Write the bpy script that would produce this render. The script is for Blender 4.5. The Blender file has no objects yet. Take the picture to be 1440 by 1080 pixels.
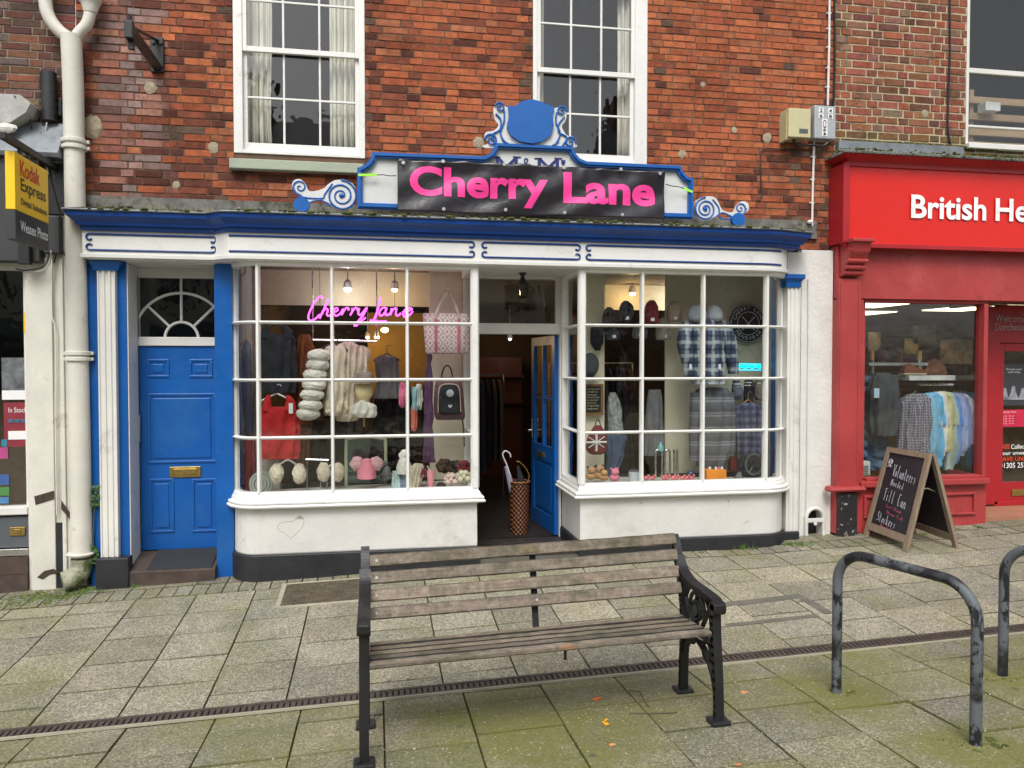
import bpy, bmesh, math, random
from math import sin, cos, pi, radians, atan, hypot, sqrt
from mathutils import Vector, noise
SC = bpy.context.scene
COL = SC.collection
R = random.Random(7)
# ------------------------------------------------------------------ camera
PH = atan(1080/6130); PT = atan(28/1080); CD = 7.0; CH = 1.8
cam = bpy.data.cameras.new('camera'); cam.lens = 27; cam.sensor_width = 36; cam.clip_end = 300
co = bpy.data.objects.new('camera', cam); COL.objects.link(co)
co.location = (0, -CD, CH); co.rotation_euler = (pi/2-PT, 0, -PH)
SC.camera = co
# ------------------------------------------------------------------ sky and sun (overcast)
w = bpy.data.worlds.new('World'); SC.world = w; w.use_nodes = True
nt = w.node_tree; nt.nodes.clear()
so = nt.nodes.new('ShaderNodeOutputWorld'); bg = nt.nodes.new('ShaderNodeBackground')
sk = nt.nodes.new('ShaderNodeTexSky'); sk.sky_type = 'NISHITA'; sk.sun_disc = False
sk.sun_elevation = radians(50); sk.sun_rotation = radians(200); sk.dust_density = 3
hs = nt.nodes.new('ShaderNodeHueSaturation'); hs.inputs['Saturation'].default_value = 0.22
nt.links.new(sk.outputs[0], hs.inputs['Color']); nt.links.new(hs.outputs[0], bg.inputs[0])
bg.inputs[1].default_value = 0.135
nt.links.new(bg.outputs[0], so.inputs[0])
sl = bpy.data.lights.new('sun', 'SUN'); sl.energy = 1.5; sl.angle = radians(24); sl.color = (1, .97, .92)
su = bpy.data.objects.new('sun', sl); COL.objects.link(su)
su.rotation_euler = (radians(38), 0, radians(-12))
SC.view_settings.view_transform = 'Standard'; SC.view_settings.look = 'None'
SC.view_settings.exposure = 0.6; SC.view_settings.gamma = 1
SC.render.engine = 'CYCLES'
SC.cycles.transparent_max_bounces = 24; SC.cycles.max_bounces = 8

# ------------------------------------------------------------------ places measured from the photograph, at their real depth
def ray(u, v):
    x = (u-720)/1080; y = -(v-540)/1080
    y2 = y*cos(PT)-sin(PT); z2 = y*sin(PT)+cos(PT)
    return z2*sin(PH)+x*cos(PH), z2*cos(PH)-x*sin(PH), y2
def P(u, v, Y=0.0):
    r = ray(u, v); t = (Y+CD)/r[1]
    return Vector((r[0]*t, Y, CH+r[2]*t))
def PX(u, v, X):
    r = ray(u, v); t = X/r[0]
    return Vector((X, r[1]*t-CD, CH+r[2]*t))
def X_(u, Y=0.0): return P(u, 512, Y).x
YD = -2.46
def gz(x, y):
    return .045*max(0, min(1, (y+1.5)/1.3))*max(0, min(1, (3.3-x)/1.2))-.031+.0317*max(-6, min(12, x))+(.04*min(y, 0.0) if y > YD else .04*YD-.065*(max(y, -11)-YD))
def G(u, v):
    r = ray(u, v); lo, hi = .5, 40
    for i in range(50):
        t = (lo+hi)/2
        if CH+r[2]*t > gz(r[0]*t, r[1]*t-CD): lo = t
        else: hi = t
    return Vector((r[0]*t, r[1]*t-CD, gz(r[0]*t, r[1]*t-CD)))

# ------------------------------------------------------------------ materials
def N(nt, t, **k):
    n = nt.nodes.new(t)
    for a, b in k.items(): setattr(n, a, b)
    return n
def ramp(nt, fac, stops):
    r = N(nt, 'ShaderNodeValToRGB'); nt.links.new(fac, r.inputs[0])
    e = r.color_ramp.elements
    while len(e) < len(stops): e.new(.5)
    for i, (p, c) in enumerate(stops):
        e[i].position = p; e[i].color = (*c, 1) if len(c) == 3 else c
    return r.outputs[0]
def noi(nt, scale, detail=4, rough=.6, vec=None, dist=0):
    n = N(nt, 'ShaderNodeTexNoise'); n.inputs['Scale'].default_value = scale
    n.inputs['Detail'].default_value = detail; n.inputs['Roughness'].default_value = rough
    n.inputs['Distortion'].default_value = dist
    if vec is not None: nt.links.new(vec, n.inputs['Vector'])
    return n.outputs['Fac']
def mix(nt, fac, a, b, mode='MIX'):
    m = N(nt, 'ShaderNodeMix', data_type='RGBA', blend_type=mode)
    for s, v in ((0, fac), (6, a), (7, b)):
        if isinstance(v, (int, float)): m.inputs[s].default_value = v
        elif isinstance(v, tuple): m.inputs[s].default_value = (*v[:3], 1)
        else: nt.links.new(v, m.inputs[s])
    return m.outputs[2]
def math_(nt, op, a, b=0.0, c=None):
    m = N(nt, 'ShaderNodeMath', operation=op)
    for s, v in ((0, a), (1, b), (2, c)):
        if v is None: continue
        if isinstance(v, (int, float)): m.inputs[s].default_value = v
        else: nt.links.new(v, m.inputs[s])
    return m.outputs[0]
def new(name):
    m = bpy.data.materials.new(name); m.use_nodes = True
    nt = m.node_tree; b = nt.nodes['Principled BSDF']
    return m, nt, b
def setc(nt, b, c):
    if isinstance(c, tuple): b.inputs['Base Color'].default_value = (*c[:3], 1)
    else: nt.links.new(c, b.inputs['Base Color'])
def bump(nt, b, h, s, d=.01):
    n = N(nt, 'ShaderNodeBump'); n.inputs['Strength'].default_value = s; n.inputs['Distance'].default_value = d
    nt.links.new(h, n.inputs['Height']); nt.links.new(n.outputs[0], b.inputs['Normal'])
CACHE = {}
def M(name, col, rough=.55, metal=0, var=.18, vs=6, bs=60, bp=.15, dirt=None, spots=None, spec=.5, tint=False, coat=0):
    """plain painted / fabric / stone surface: colour drift, worn patches (dirt=(colour, scale, threshold)), fine relief"""
    if name in CACHE: return CACHE[name]
    m, nt, b = new(name)
    pos = N(nt, 'ShaderNodeNewGeometry').outputs['Position']
    f = noi(nt, vs, 5, .65, pos)
    lo = tuple(c*(1-var) for c in col); hi = tuple(min(1, c*(1+var)) for c in col)
    c = ramp(nt, f, [(.3, lo), (.7, hi)])
    if tint:
        at = N(nt, 'ShaderNodeAttribute', attribute_name='tint')
        c = mix(nt, 1.0, at.outputs['Color'], ramp(nt, f, [(.3, (1-var,)*3), (.7, (1+var*.5,)*3)]), 'MULTIPLY')
    for d in ([dirt] if dirt and not isinstance(dirt, list) else (dirt or [])):
        n2 = noi(nt, d[1], 8, .7, pos, .3)
        k = ramp(nt, n2, [(d[2], (0, 0, 0)), (min(1, d[2]+(d[3] if len(d) > 3 else .06)), (1, 1, 1))])
        c = mix(nt, k, c, d[0])
    if spots:
        v = N(nt, 'ShaderNodeTexVoronoi'); v.inputs['Scale'].default_value = spots[1]; nt.links.new(pos, v.inputs['Vector'])
        k = ramp(nt, v.outputs['Distance'], [(spots[2]*.6, (1, 1, 1)), (spots[2], (0, 0, 0))])
        k2 = ramp(nt, noi(nt, spots[1]*.37, 2, .5, pos), [(.5, (0, 0, 0)), (.56, (1, 1, 1))])
        c = mix(nt, mix(nt, 1.0, k, k2, 'MULTIPLY'), c, spots[0])
    setc(nt, b, c)
    b.inputs['Metallic'].default_value = metal; b.inputs['Specular IOR Level'].default_value = spec
    rr = math_(nt, 'MULTIPLY_ADD', noi(nt, vs*3, 3, .6, pos), .3, rough-.15); nt.links.new(rr, b.inputs['Roughness'])
    if coat: b.inputs['Coat Weight'].default_value = coat; b.inputs['Coat Roughness'].default_value = .15
    if bp: bump(nt, b, noi(nt, bs, 6, .7, pos), bp)
    CACHE[name] = m
    return m
def emit(name, col, s):
    m, nt, b = new(name)
    b.inputs['Base Color'].default_value = (*col, 1); b.inputs['Emission Color'].default_value = (*col, 1)
    b.inputs['Emission Strength'].default_value = s
    CACHE[name] = m; return m
def glass_mat(name='window_glass', tintc=(.93, .96, .95), wav=.03, refl=1.0):
    m = bpy.data.materials.new(name); m.use_nodes = True; nt = m.node_tree; nt.nodes.clear()
    o = N(nt, 'ShaderNodeOutputMaterial'); t = N(nt, 'ShaderNodeBsdfTransparent'); g = N(nt, 'ShaderNodeBsdfGlossy')
    t.inputs[0].default_value = (*tintc, 1); g.inputs['Roughness'].default_value = .01
    lw = N(nt, 'ShaderNodeLayerWeight'); lw.inputs[0].default_value = .5
    pos = N(nt, 'ShaderNodeNewGeometry').outputs['Position']
    bn = N(nt, 'ShaderNodeBump'); bn.inputs['Strength'].default_value = wav; bn.inputs['Distance'].default_value = .1
    nt.links.new(noi(nt, 5, 2, .5, pos), bn.inputs['Height']); nt.links.new(bn.outputs[0], g.inputs['Normal'])
    k = math_(nt, 'MULTIPLY_ADD', math_(nt, 'POWER', lw.outputs['Facing'], 4.0), .9*refl, .095*refl)
    mx = N(nt, 'ShaderNodeMixShader'); nt.links.new(k, mx.inputs[0]); nt.links.new(t.outputs[0], mx.inputs[1]); nt.links.new(g.outputs[0], mx.inputs[2])
    nt.links.new(mx.outputs[0], o.inputs[0]); CACHE[name] = m
    return m
def plaid(name, base, stripes, rough=.85, period=.1):
    """woven check: stripes=[(colour, period m, width fraction, offset)]"""
    m, nt, b = new(name)
    tc = N(nt, 'ShaderNodeTexCoord').outputs['Object']
    sp = N(nt, 'ShaderNodeSeparateXYZ'); nt.links.new(tc, sp.inputs[0])
    wob = math_(nt, 'MULTIPLY', noi(nt, 9, 2), .03)
    c = base
    for colr, per, wd, off in stripes:
        for ax in (0, 2):
            a = math_(nt, 'ADD', math_(nt, 'ADD', sp.outputs[ax], wob), off+10)
            f = math_(nt, 'LESS_THAN', math_(nt, 'FRACT', math_(nt, 'DIVIDE', a, per)), wd)
            c = mix(nt, math_(nt, 'MULTIPLY', f, .55), c, colr)
    setc(nt, b, c); b.inputs['Roughness'].default_value = rough
    bump(nt, b, noi(nt, 300, 3), .2, .003); CACHE[name] = m
    return m
def wood(name, c1, c2, axis=0, scale=30, moss=None, rough=.75, extra=None, tint=False):
    m, nt, b = new(name)
    tc = N(nt, 'ShaderNodeNewGeometry').outputs['Position']
    mp = N(nt, 'ShaderNodeMapping'); nt.links.new(tc, mp.inputs[0])
    s = [1, 1, 1]; s[axis] = .05; mp.inputs['Scale'].default_value = s
    f = noi(nt, scale*2.2, 6, .7, mp.outputs[0]); c = ramp(nt, f, [(.3, c1), (.7, c2)])
    if tint:
        c = mix(nt, ramp(nt, noi(nt, 22, 7, .8, tc), [(.46, (0,)*3), (.62, (.75,)*3)]), c, (.30, .28, .22)); c = mix(nt, ramp(nt, noi(nt, 31, 6, .8, tc, .5), [(.56, (0,)*3), (.66, (.8,)*3)]), c, (.05, .04, .03))
    if extra: c = mix(nt, ramp(nt, noi(nt, 3.4, 4, .6, tc), [(extra[1], (0, 0, 0)), (extra[1]+.03, (1, 1, 1))]), c, extra[0])
    if moss: c = mix(nt, ramp(nt, noi(nt, 6, 7, .7, tc), [(moss[1], (0, 0, 0)), (moss[1]+.22, (.8,)*3)]), c, moss[0])
    if tint: c = mix(nt, 1.0, c, N(nt, 'ShaderNodeAttribute', attribute_name='tint').outputs['Color'], 'MULTIPLY')
    setc(nt, b, c); b.inputs['Roughness'].default_value = rough
    bump(nt, b, f, .5, .004); CACHE[name] = m
    return m

# ------------------------------------------------------------------ mesh building
class MB:
    def __init__(s): s.v = []; s.f = []; s.m = []; s.c = []
    def face(s, idx, mi=0, c=None): s.f.append(tuple(idx)); s.m.append(mi); s.c.append(c)
    def add(s, vs):
        o = len(s.v); s.v += [tuple(p) for p in vs]; return o
    def box(s, a, b, mi=0, c=None, bev=0.0):
        x0, y0, z0 = [min(a[i], b[i]) for i in range(3)]; x1, y1, z1 = [max(a[i], b[i]) for i in range(3)]
        if bev > 0:
            e = min(bev, (x1-x0)/2.01, (y1-y0)/2.01, (z1-z0)/2.01)
            bm = bmesh.new(); bmesh.ops.create_cube(bm, size=1)
            for q in bm.verts: q.co = ((x0+x1)/2+q.co.x*(x1-x0), (y0+y1)/2+q.co.y*(y1-y0), (z0+z1)/2+q.co.z*(z1-z0))
            bmesh.ops.bevel(bm, geom=list(bm.edges), offset=e, segments=2, affect='EDGES', profile=.5)
            s.bm(bm, mi, c); return s
        o = s.add([(x, y, z) for z in (z0, z1) for y in (y0, y1) for x in (x0, x1)])
        for q in ((0, 2, 3, 1), (4, 5, 7, 6), (0, 1, 5, 4), (2, 6, 7, 3), (0, 4, 6, 2), (1, 3, 7, 5)): s.face([o+i for i in q], mi, c)
        return s
    def bm(s, bm, mi=0, c=None):
        bm.verts.ensure_lookup_table(); o = s.add([v.co for v in bm.verts])
        for f in bm.faces: s.face([o+v.index for v in f.verts], mi, c)
        bm.free()
    def obox(s, p0, p1, wd, th, up=(0, 0, 1), mi=0):
        """bar from p0 to p1, wd across, th along up"""
        p0, p1 = Vector(p0), Vector(p1); d = (p1-p0).normalized(); u = Vector(up); sd = d.cross(u).normalized(); u = sd.cross(d).normalized()
        o = s.add([p+sd*a*wd/2+u*b*th/2 for p in (p0, p1) for a, b in ((-1, -1), (1, -1), (1, 1), (-1, 1))])
        for q in ((0, 3, 2, 1), (4, 5, 6, 7), (0, 1, 5, 4), (1, 2, 6, 5), (2, 3, 7, 6), (3, 0, 4, 7)): s.face([o+i for i in q], mi)
        return s
    def tube(s, pts, r, n=10, mi=0, closed=False, flat=1.0):
        pts = [Vector(p) for p in pts]; k = len(pts); rs = r if isinstance(r, (list, tuple)) else [r]*k
        t0 = (pts[1]-pts[0]).normalized(); a = Vector((0, 0, 1)) if abs(t0.z) < .9 else Vector((0, 1, 0))
        nrm = t0.cross(a).normalized(); o = len(s.v)
        for i, p in enumerate(pts):
            if closed: t = pts[(i+1) % k]-pts[i-1]
            else: t = pts[min(i+1, k-1)]-pts[max(i-1, 0)]
            t.normalize(); nrm = (nrm-t*nrm.dot(t)).normalized(); b = t.cross(nrm)
            for j in range(n):
                an = 2*pi*j/n; s.v.append(tuple(p+(nrm*cos(an)+b*sin(an)*flat)*rs[i]))
        for i in range(k if closed else k-1):
            i2 = (i+1) % k
            for j in range(n): s.face((o+i*n+j, o+i*n+(j+1) % n, o+i2*n+(j+1) % n, o+i2*n+j), mi)
        if not closed:
            s.face([o+j for j in range(n)][::-1], mi); s.face([o+(k-1)*n+j for j in range(n)], mi)
        return s
    def loft(s, rows, n=22, folds=None, mi=0, ex=1.0, jit=0.0, cr=0.0):
        """closed body of horizontal rings: rows=(cx, cy, cz, half width, half depth)"""
        o = len(s.v)
        for ri, (cx, cy, cz, hw, hd) in enumerate(rows):
            for j in range(n):
                a = 2*pi*j/n; ca, sa = cos(a), sin(a)
                if ex != 1: ca = math.copysign(abs(ca)**ex, ca); sa = math.copysign(abs(sa)**ex, sa)
                q = 1.0
                if folds: q += folds[1]*sin(folds[0]*a+folds[2]+ri*.25)*min(1, ri/2)
                x = cx+hw*ca*(1 if not folds else 1+(q-1)*.4); y = cy+hd*sa*q
                if jit: x += R.uniform(-jit, jit); y += R.uniform(-jit, jit)
                if cr:
                    q2 = noise.noise(Vector((x*16, y*9, cz*7)))*cr+noise.noise(Vector((x*34+5, y*20, cz*22)))*cr*.6
                    y -= q2; x += q2*.5*ca
                s.v.append((x, y, cz+(R.uniform(-jit, jit) if jit else 0)))
        k = len(rows)
        for i in range(k-1):
            for j in range(n): s.face((o+i*n+j, o+(i+1)*n+j, o+(i+1)*n+(j+1) % n, o+i*n+(j+1) % n), mi)
        s.face([o+j for j in range(n)], mi); s.face([o+(k-1)*n+j for j in range(n)][::-1], mi)
        return s
    def prism(s, pts, y0, y1, mi=0, c=None):
        """outline in the XZ plane, from y0 to y1"""
        k = len(pts); o = s.add([(x, y0, z) for x, z in pts]+[(x, y1, z) for x, z in pts])
        s.face([o+i for i in range(k)], mi, c); s.face([o+k+i for i in range(k)][::-1], mi, c)
        for i in range(k): s.face((o+i, o+k+i, o+k+(i+1) % k, o+(i+1) % k), mi, c)
        return s
    def sphere(s, c, r, n=12, mi=0, sq=(1, 1, 1), jit=0.0):
        o = len(s.v); m = n//2+1
        for i in range(m+1):
            th = pi*i/m
            for j in range(n):
                a = 2*pi*j/n; q = 1+(R.uniform(-jit, jit) if jit else 0)
                s.v.append((c[0]+r*sq[0]*sin(th)*cos(a)*q, c[1]+r*sq[1]*sin(th)*sin(a)*q, c[2]+r*sq[2]*cos(th)*q))
        for i in range(m):
            for j in range(n): s.face((o+i*n+j, o+(i+1)*n+j, o+(i+1)*n+(j+1) % n, o+i*n+(j+1) % n), mi)
        return s
    def sweep(s, path, prof, closed=True, mi=0):
        """profile (outward offset, z) carried along a plan path"""
        k = len(path); nr = []
        for i in range(k):
            ns = []
            for a, b in ((i-1, i), (i, i+1)):
                if a < 0 or b >= k: continue
                d = Vector((path[b][0]-path[a][0], path[b][1]-path[a][1])).normalized(); ns.append(Vector((d.y, -d.x)))
            m = sum(ns, Vector((0, 0))).normalized(); nr.append(m/max(.35, m.dot(ns[0])))
        o = len(s.v); n = len(prof)
        for i in range(k):
            for q, z in prof: s.v.append((path[i][0]+nr[i].x*q, path[i][1]+nr[i].y*q, z))
        for i in range(k-1):
            for j in range(n if closed else n-1): s.face((o+i*n+j, o+i*n+(j+1) % n, o+(i+1)*n+(j+1) % n, o+(i+1)*n+j), mi)
        if closed: s.face([o+j for j in range(n)][::-1], mi); s.face([o+(k-1)*n+j for j in range(n)], mi)
        return s
    def build(s, name, mat, parent=None, smooth=False, loc=None):
        mats = mat if isinstance(mat, (list, tuple)) else [mat]
        if parent is not None:
            off = parent['_w'].to_list() if '_w' in parent else [0, 0, 0]
            base = off; lc = (0, 0, 0)
        else:
            if loc is None:
                xs = [q[0] for q in s.v]; ys = [q[1] for q in s.v]; zs = [q[2] for q in s.v]
                loc = ((min(xs)+max(xs))/2, (min(ys)+max(ys))/2, min(zs))
            base = list(loc); lc = loc
        me = bpy.data.meshes.new(name)
        me.from_pydata([(q[0]-base[0], q[1]-base[1], q[2]-base[2]) for q in s.v], [], s.f)
        for mm in mats: me.materials.append(mm)
        me.polygons.foreach_set('material_index', s.m)
        if any(c is not None for c in s.c):
            ca = me.color_attributes.new('tint', 'FLOAT_COLOR', 'CORNER'); buf = []
            for f, c in zip(s.f, s.c): buf += [*(c or (1, 1, 1)), 1.0]*len(f)
            ca.data.foreach_set('color', buf)
        bm = bmesh.new(); bm.from_mesh(me); bmesh.ops.recalc_face_normals(bm, faces=bm.faces); bm.to_mesh(me); bm.free()
        if smooth: me.shade_smooth()
        ob = bpy.data.objects.new(name, me); COL.objects.link(ob); ob.location = lc
        ob['_w'] = [float(q) for q in base]
        if parent is not None: ob.parent = parent
        if smooth:
            try: me.set_sharp_from_angle(angle=radians(50))
            except Exception: pass
        return ob
def tag(o, label=None, cat=None, group=None, kind=None):
    if label: o['label'] = label
    if cat: o['category'] = cat
    if group: o['group'] = group
    if kind: o['kind'] = kind
    return o
def thing(name, label, cat, loc, group=None):
    o = bpy.data.objects.new(name, None); COL.objects.link(o); o.location = loc; o['_w'] = [float(q) for q in loc]
    o.empty_display_size = .1
    return tag(o, label, cat, group)
def cm(pts, k=6, closed=False):
    """smooth curve through points"""
    pts = [Vector(p) for p in pts]; n = len(pts); out = []
    rng = range(n) if closed else range(n-1)
    for i in rng:
        if closed: a, b, c, d = pts[i-1], pts[i], pts[(i+1) % n], pts[(i+2) % n]
        else: a, b, c, d = pts[max(i-1, 0)], pts[i], pts[i+1], pts[min(i+2, n-1)]
        for j in range(k):
            t = j/k
            out.append(.5*((2*b)+(c-a)*t+(2*a-5*b+4*c-d)*t*t+(3*b-a-3*c+d)*t**3))
    if not closed: out.append(pts[-1])
    return out
def rows(L, Y, dy=0.0):
    """rows in photo units (v, left, right, half depth) -> loft rows at depth Y"""
    out = []
    for v, a, b, hd in L:
        p, q = P(a, v, Y), P(b, v, Y); out.append(((p.x+q.x)/2, Y+dy, (p.z+q.z)/2, abs(q.x-p.x)/2, hd))
    return out
def smoothrows(L, k=4):
    return [tuple(p) for p in _cmn(L, k)]
def _cmn(L, k):
    n = len(L); out = []
    for i in range(n-1):
        a, b, c, d = L[max(i-1, 0)], L[i], L[i+1], L[min(i+2, n-1)]
        for j in range(k):
            t = j/k; out.append([.5*((2*b[m])+(c[m]-a[m])*t+(2*a[m]-5*b[m]+4*c[m]-d[m])*t*t+(3*b[m]-a[m]-3*c[m]+d[m])*t**3) for m in range(len(b))])
    out.append(list(L[-1])); return out
def text(body, name, mat, parent, O, U, V, Nn, bold=0.0, th=.003, wave=None, cuts=0, spacing=1.0, label=None):
    """lettering as a mesh: its box is fitted to origin O, width vector U, height vector V, standing th off along Nn"""
    cu = bpy.data.curves.new(name, 'FONT'); cu.body = body; cu.size = 1; cu.offset = bold; cu.resolution_u = 4
    cu.space_character = spacing; cu.align_x = 'CENTER' if '\n' in body else 'LEFT'
    t = bpy.data.objects.new('tmp', cu); COL.objects.link(t)
    dg = bpy.context.evaluated_depsgraph_get(); me = bpy.data.meshes.new_from_object(t.evaluated_get(dg))
    bpy.data.objects.remove(t)
    bm = bmesh.new(); bm.from_mesh(me)
    xs = [q.co.x for q in bm.verts]; ys = [q.co.y for q in bm.verts]
    x0, x1, y0, y1 = min(xs), max(xs), min(ys), max(ys)
    for i in range(1, cuts):
        bmesh.ops.bisect_plane(bm, geom=bm.verts[:]+bm.edges[:]+bm.faces[:], plane_co=(x0+(x1-x0)*i/cuts, 0, 0), plane_no=(1, 0, 0))
    for i in range(1, cuts//5):
        bmesh.ops.bisect_plane(bm, geom=bm.verts[:]+bm.edges[:]+bm.faces[:], plane_co=(0, y0+(y1-y0)*i/(cuts//5), 0), plane_no=(0, 1, 0))
    base = list(parent['_w']) if parent is not None else [0, 0, 0]; O, U, V, Nn = map(Vector, (O, U, V, Nn))
    for q in bm.verts:
        a = (q.co.x-x0)/(x1-x0); b = (q.co.y-y0)/(y1-y0)
        p = O+U*a+V*b+Nn*th
        if wave: p = p+Nn*wave(p)
        q.co = p-Vector(base)
    bm.to_mesh(me); bm.free(); me.name = name
    me.materials.clear(); me.materials.append(mat)
    o = bpy.data.objects.new(name, me); COL.objects.link(o); o['_w'] = base
    if parent is not None: o.parent = parent
    if label: o['label'] = label
    return o
def copy_tree(o, parent=None):
    c = o.copy(); COL.objects.link(c)
    if parent is not None: c.parent = parent
    for ch in [q for q in bpy.data.objects if q.parent == o]: copy_tree(ch, c)
    return c
# ------------------------------------------------------------------ shared materials
WHITE = M('white_gloss_paint', (.73, .73, .70), .4, var=.06, vs=3, bs=25, bp=.16, dirt=[((.46, .44, .38), 4, .60, .16), ((.22, .20, .16), 30, .715, .02)])
WHITEO = M('old_white_paint', (.66, .65, .61), .5, var=.08, vs=2.5, bs=30, bp=.2, dirt=[((.36, .33, .26), 3.5, .6, .16), ((.16, .13, .10), 18, .73, .02)])
CREAM = M('cream_masonry_paint', (.62, .60, .53), .65, var=.1, vs=3, bs=18, bp=.35, dirt=[((.34, .31, .23), 3, .6, .15), ((.12, .10, .08), 15, .73, .015)])
RENDER = M('rough_white_render', (.68, .67, .64), .8, var=.08, vs=4, bs=26, bp=1.0, dirt=[((.38, .36, .30), 4, .64, .1), ((.2, .17, .13), 30, .76, .02)])
STALL = M('white_render', (.63, .62, .59), .6, var=.09, vs=1.7, bs=10, bp=.55, dirt=[((.38, .35, .28), 1.5, .53, .35), ((.30, .27, .2), 11, .64, .08), ((.18, .16, .12), 38, .71, .02), ((.48, .46, .40), 2.2, .58, .2), ((.40, .38, .33), 9, .70, .05)])
BLUE = M('blue_gloss_paint', (.002, .088, .345), .35, var=.12, vs=3, bs=20, bp=.12, dirt=[((.02, .12, .34), 2.2, .5, .3), ((.012, .05, .17), 6, .62, .12), ((.45, .47, .5), 30, .765, .01)])
NAVY = M('dark_blue_paint', (.006, .04, .20), .35, var=.15, vs=3, bs=20, bp=.1)
BLACKP = M('black_masonry_paint', (.018, .019, .022), .5, var=.3, bs=30, bp=.35, dirt=[((.13, .13, .12), 22, .72, .02)])
BRASS = M('worn_brass', (.42, .30, .10), .35, metal=.9, var=.25, vs=30)
CHROME = M('steel', (.6, .6, .6), .25, metal=1, var=.05)
IRON = M('black_iron', (.012, .012, .014), .42, var=.3, bs=80, bp=.25)
LEAD = M('lead_flashing', (.20, .22, .24), .55, metal=.3, var=.25, vs=8, bs=20, bp=.4, dirt=[((.07, .08, .045), 7, .58, .1)])
GLASS = glass_mat()
CREAMW = M('cream_wall', (.74, .67, .50), .8, var=.05, vs=3, bp=.1)
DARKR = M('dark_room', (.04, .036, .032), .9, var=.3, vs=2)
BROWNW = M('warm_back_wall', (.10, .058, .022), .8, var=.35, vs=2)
GREYR = M('upper_room', (.16, .16, .16), .9, var=.1, vs=2)

def pb(mb, u0, v0, u1, v1, Y0, Y1, mi=0, bev=0.0, vr=None):
    um = (u0+u1)/2
    mb.box((X_(u0, Y0), Y0, P(um, v1, Y0).z), (X_(u1, Y0), Y1, P(um, v0, Y0).z), mi, None, bev); return mb
def vprism(mb, pts, z0, z1, mi=0):
    k = len(pts); o = mb.add([(x, y, z0) for x, y in pts]+[(x, y, z1) for x, y in pts])
    mb.face([o+i for i in range(k)], mi); mb.face([o+k+i for i in range(k)][::-1], mi)
    for i in range(k): mb.face((o+i, o+k+i, o+k+(i+1) % k, o+(i+1) % k), mi)
    return mb

# ------------------------------------------------------------------ ground
DIRT = M('joint_dirt', (.055, .05, .035), .95, var=.4, vs=12, bs=60, bp=.5, dirt=[((.06, .085, .02), 9, .52, .1)])
g = MB()
xs = [-30, -12, -8, -6]+[i*.5 for i in range(-11, 22)]+[12, 18, 40]; ys = [-30, -17, -14, -11, -9, -7, -5, -3.5, -2.61, YD+.0, -1.5, -.85, -.2, 0, .6]
gi = [[g.add([(x, y, gz(x, y)-.03)]) for x in xs] for y in ys]
for j in range(len(ys)-1):
    for i in range(len(xs)-1): g.face((gi[j][i], gi[j][i+1], gi[j+1][i+1], gi[j+1][i]))
tag(g.build('ground', DIRT, loc=(0, 0, 0)), kind='structure')

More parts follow.
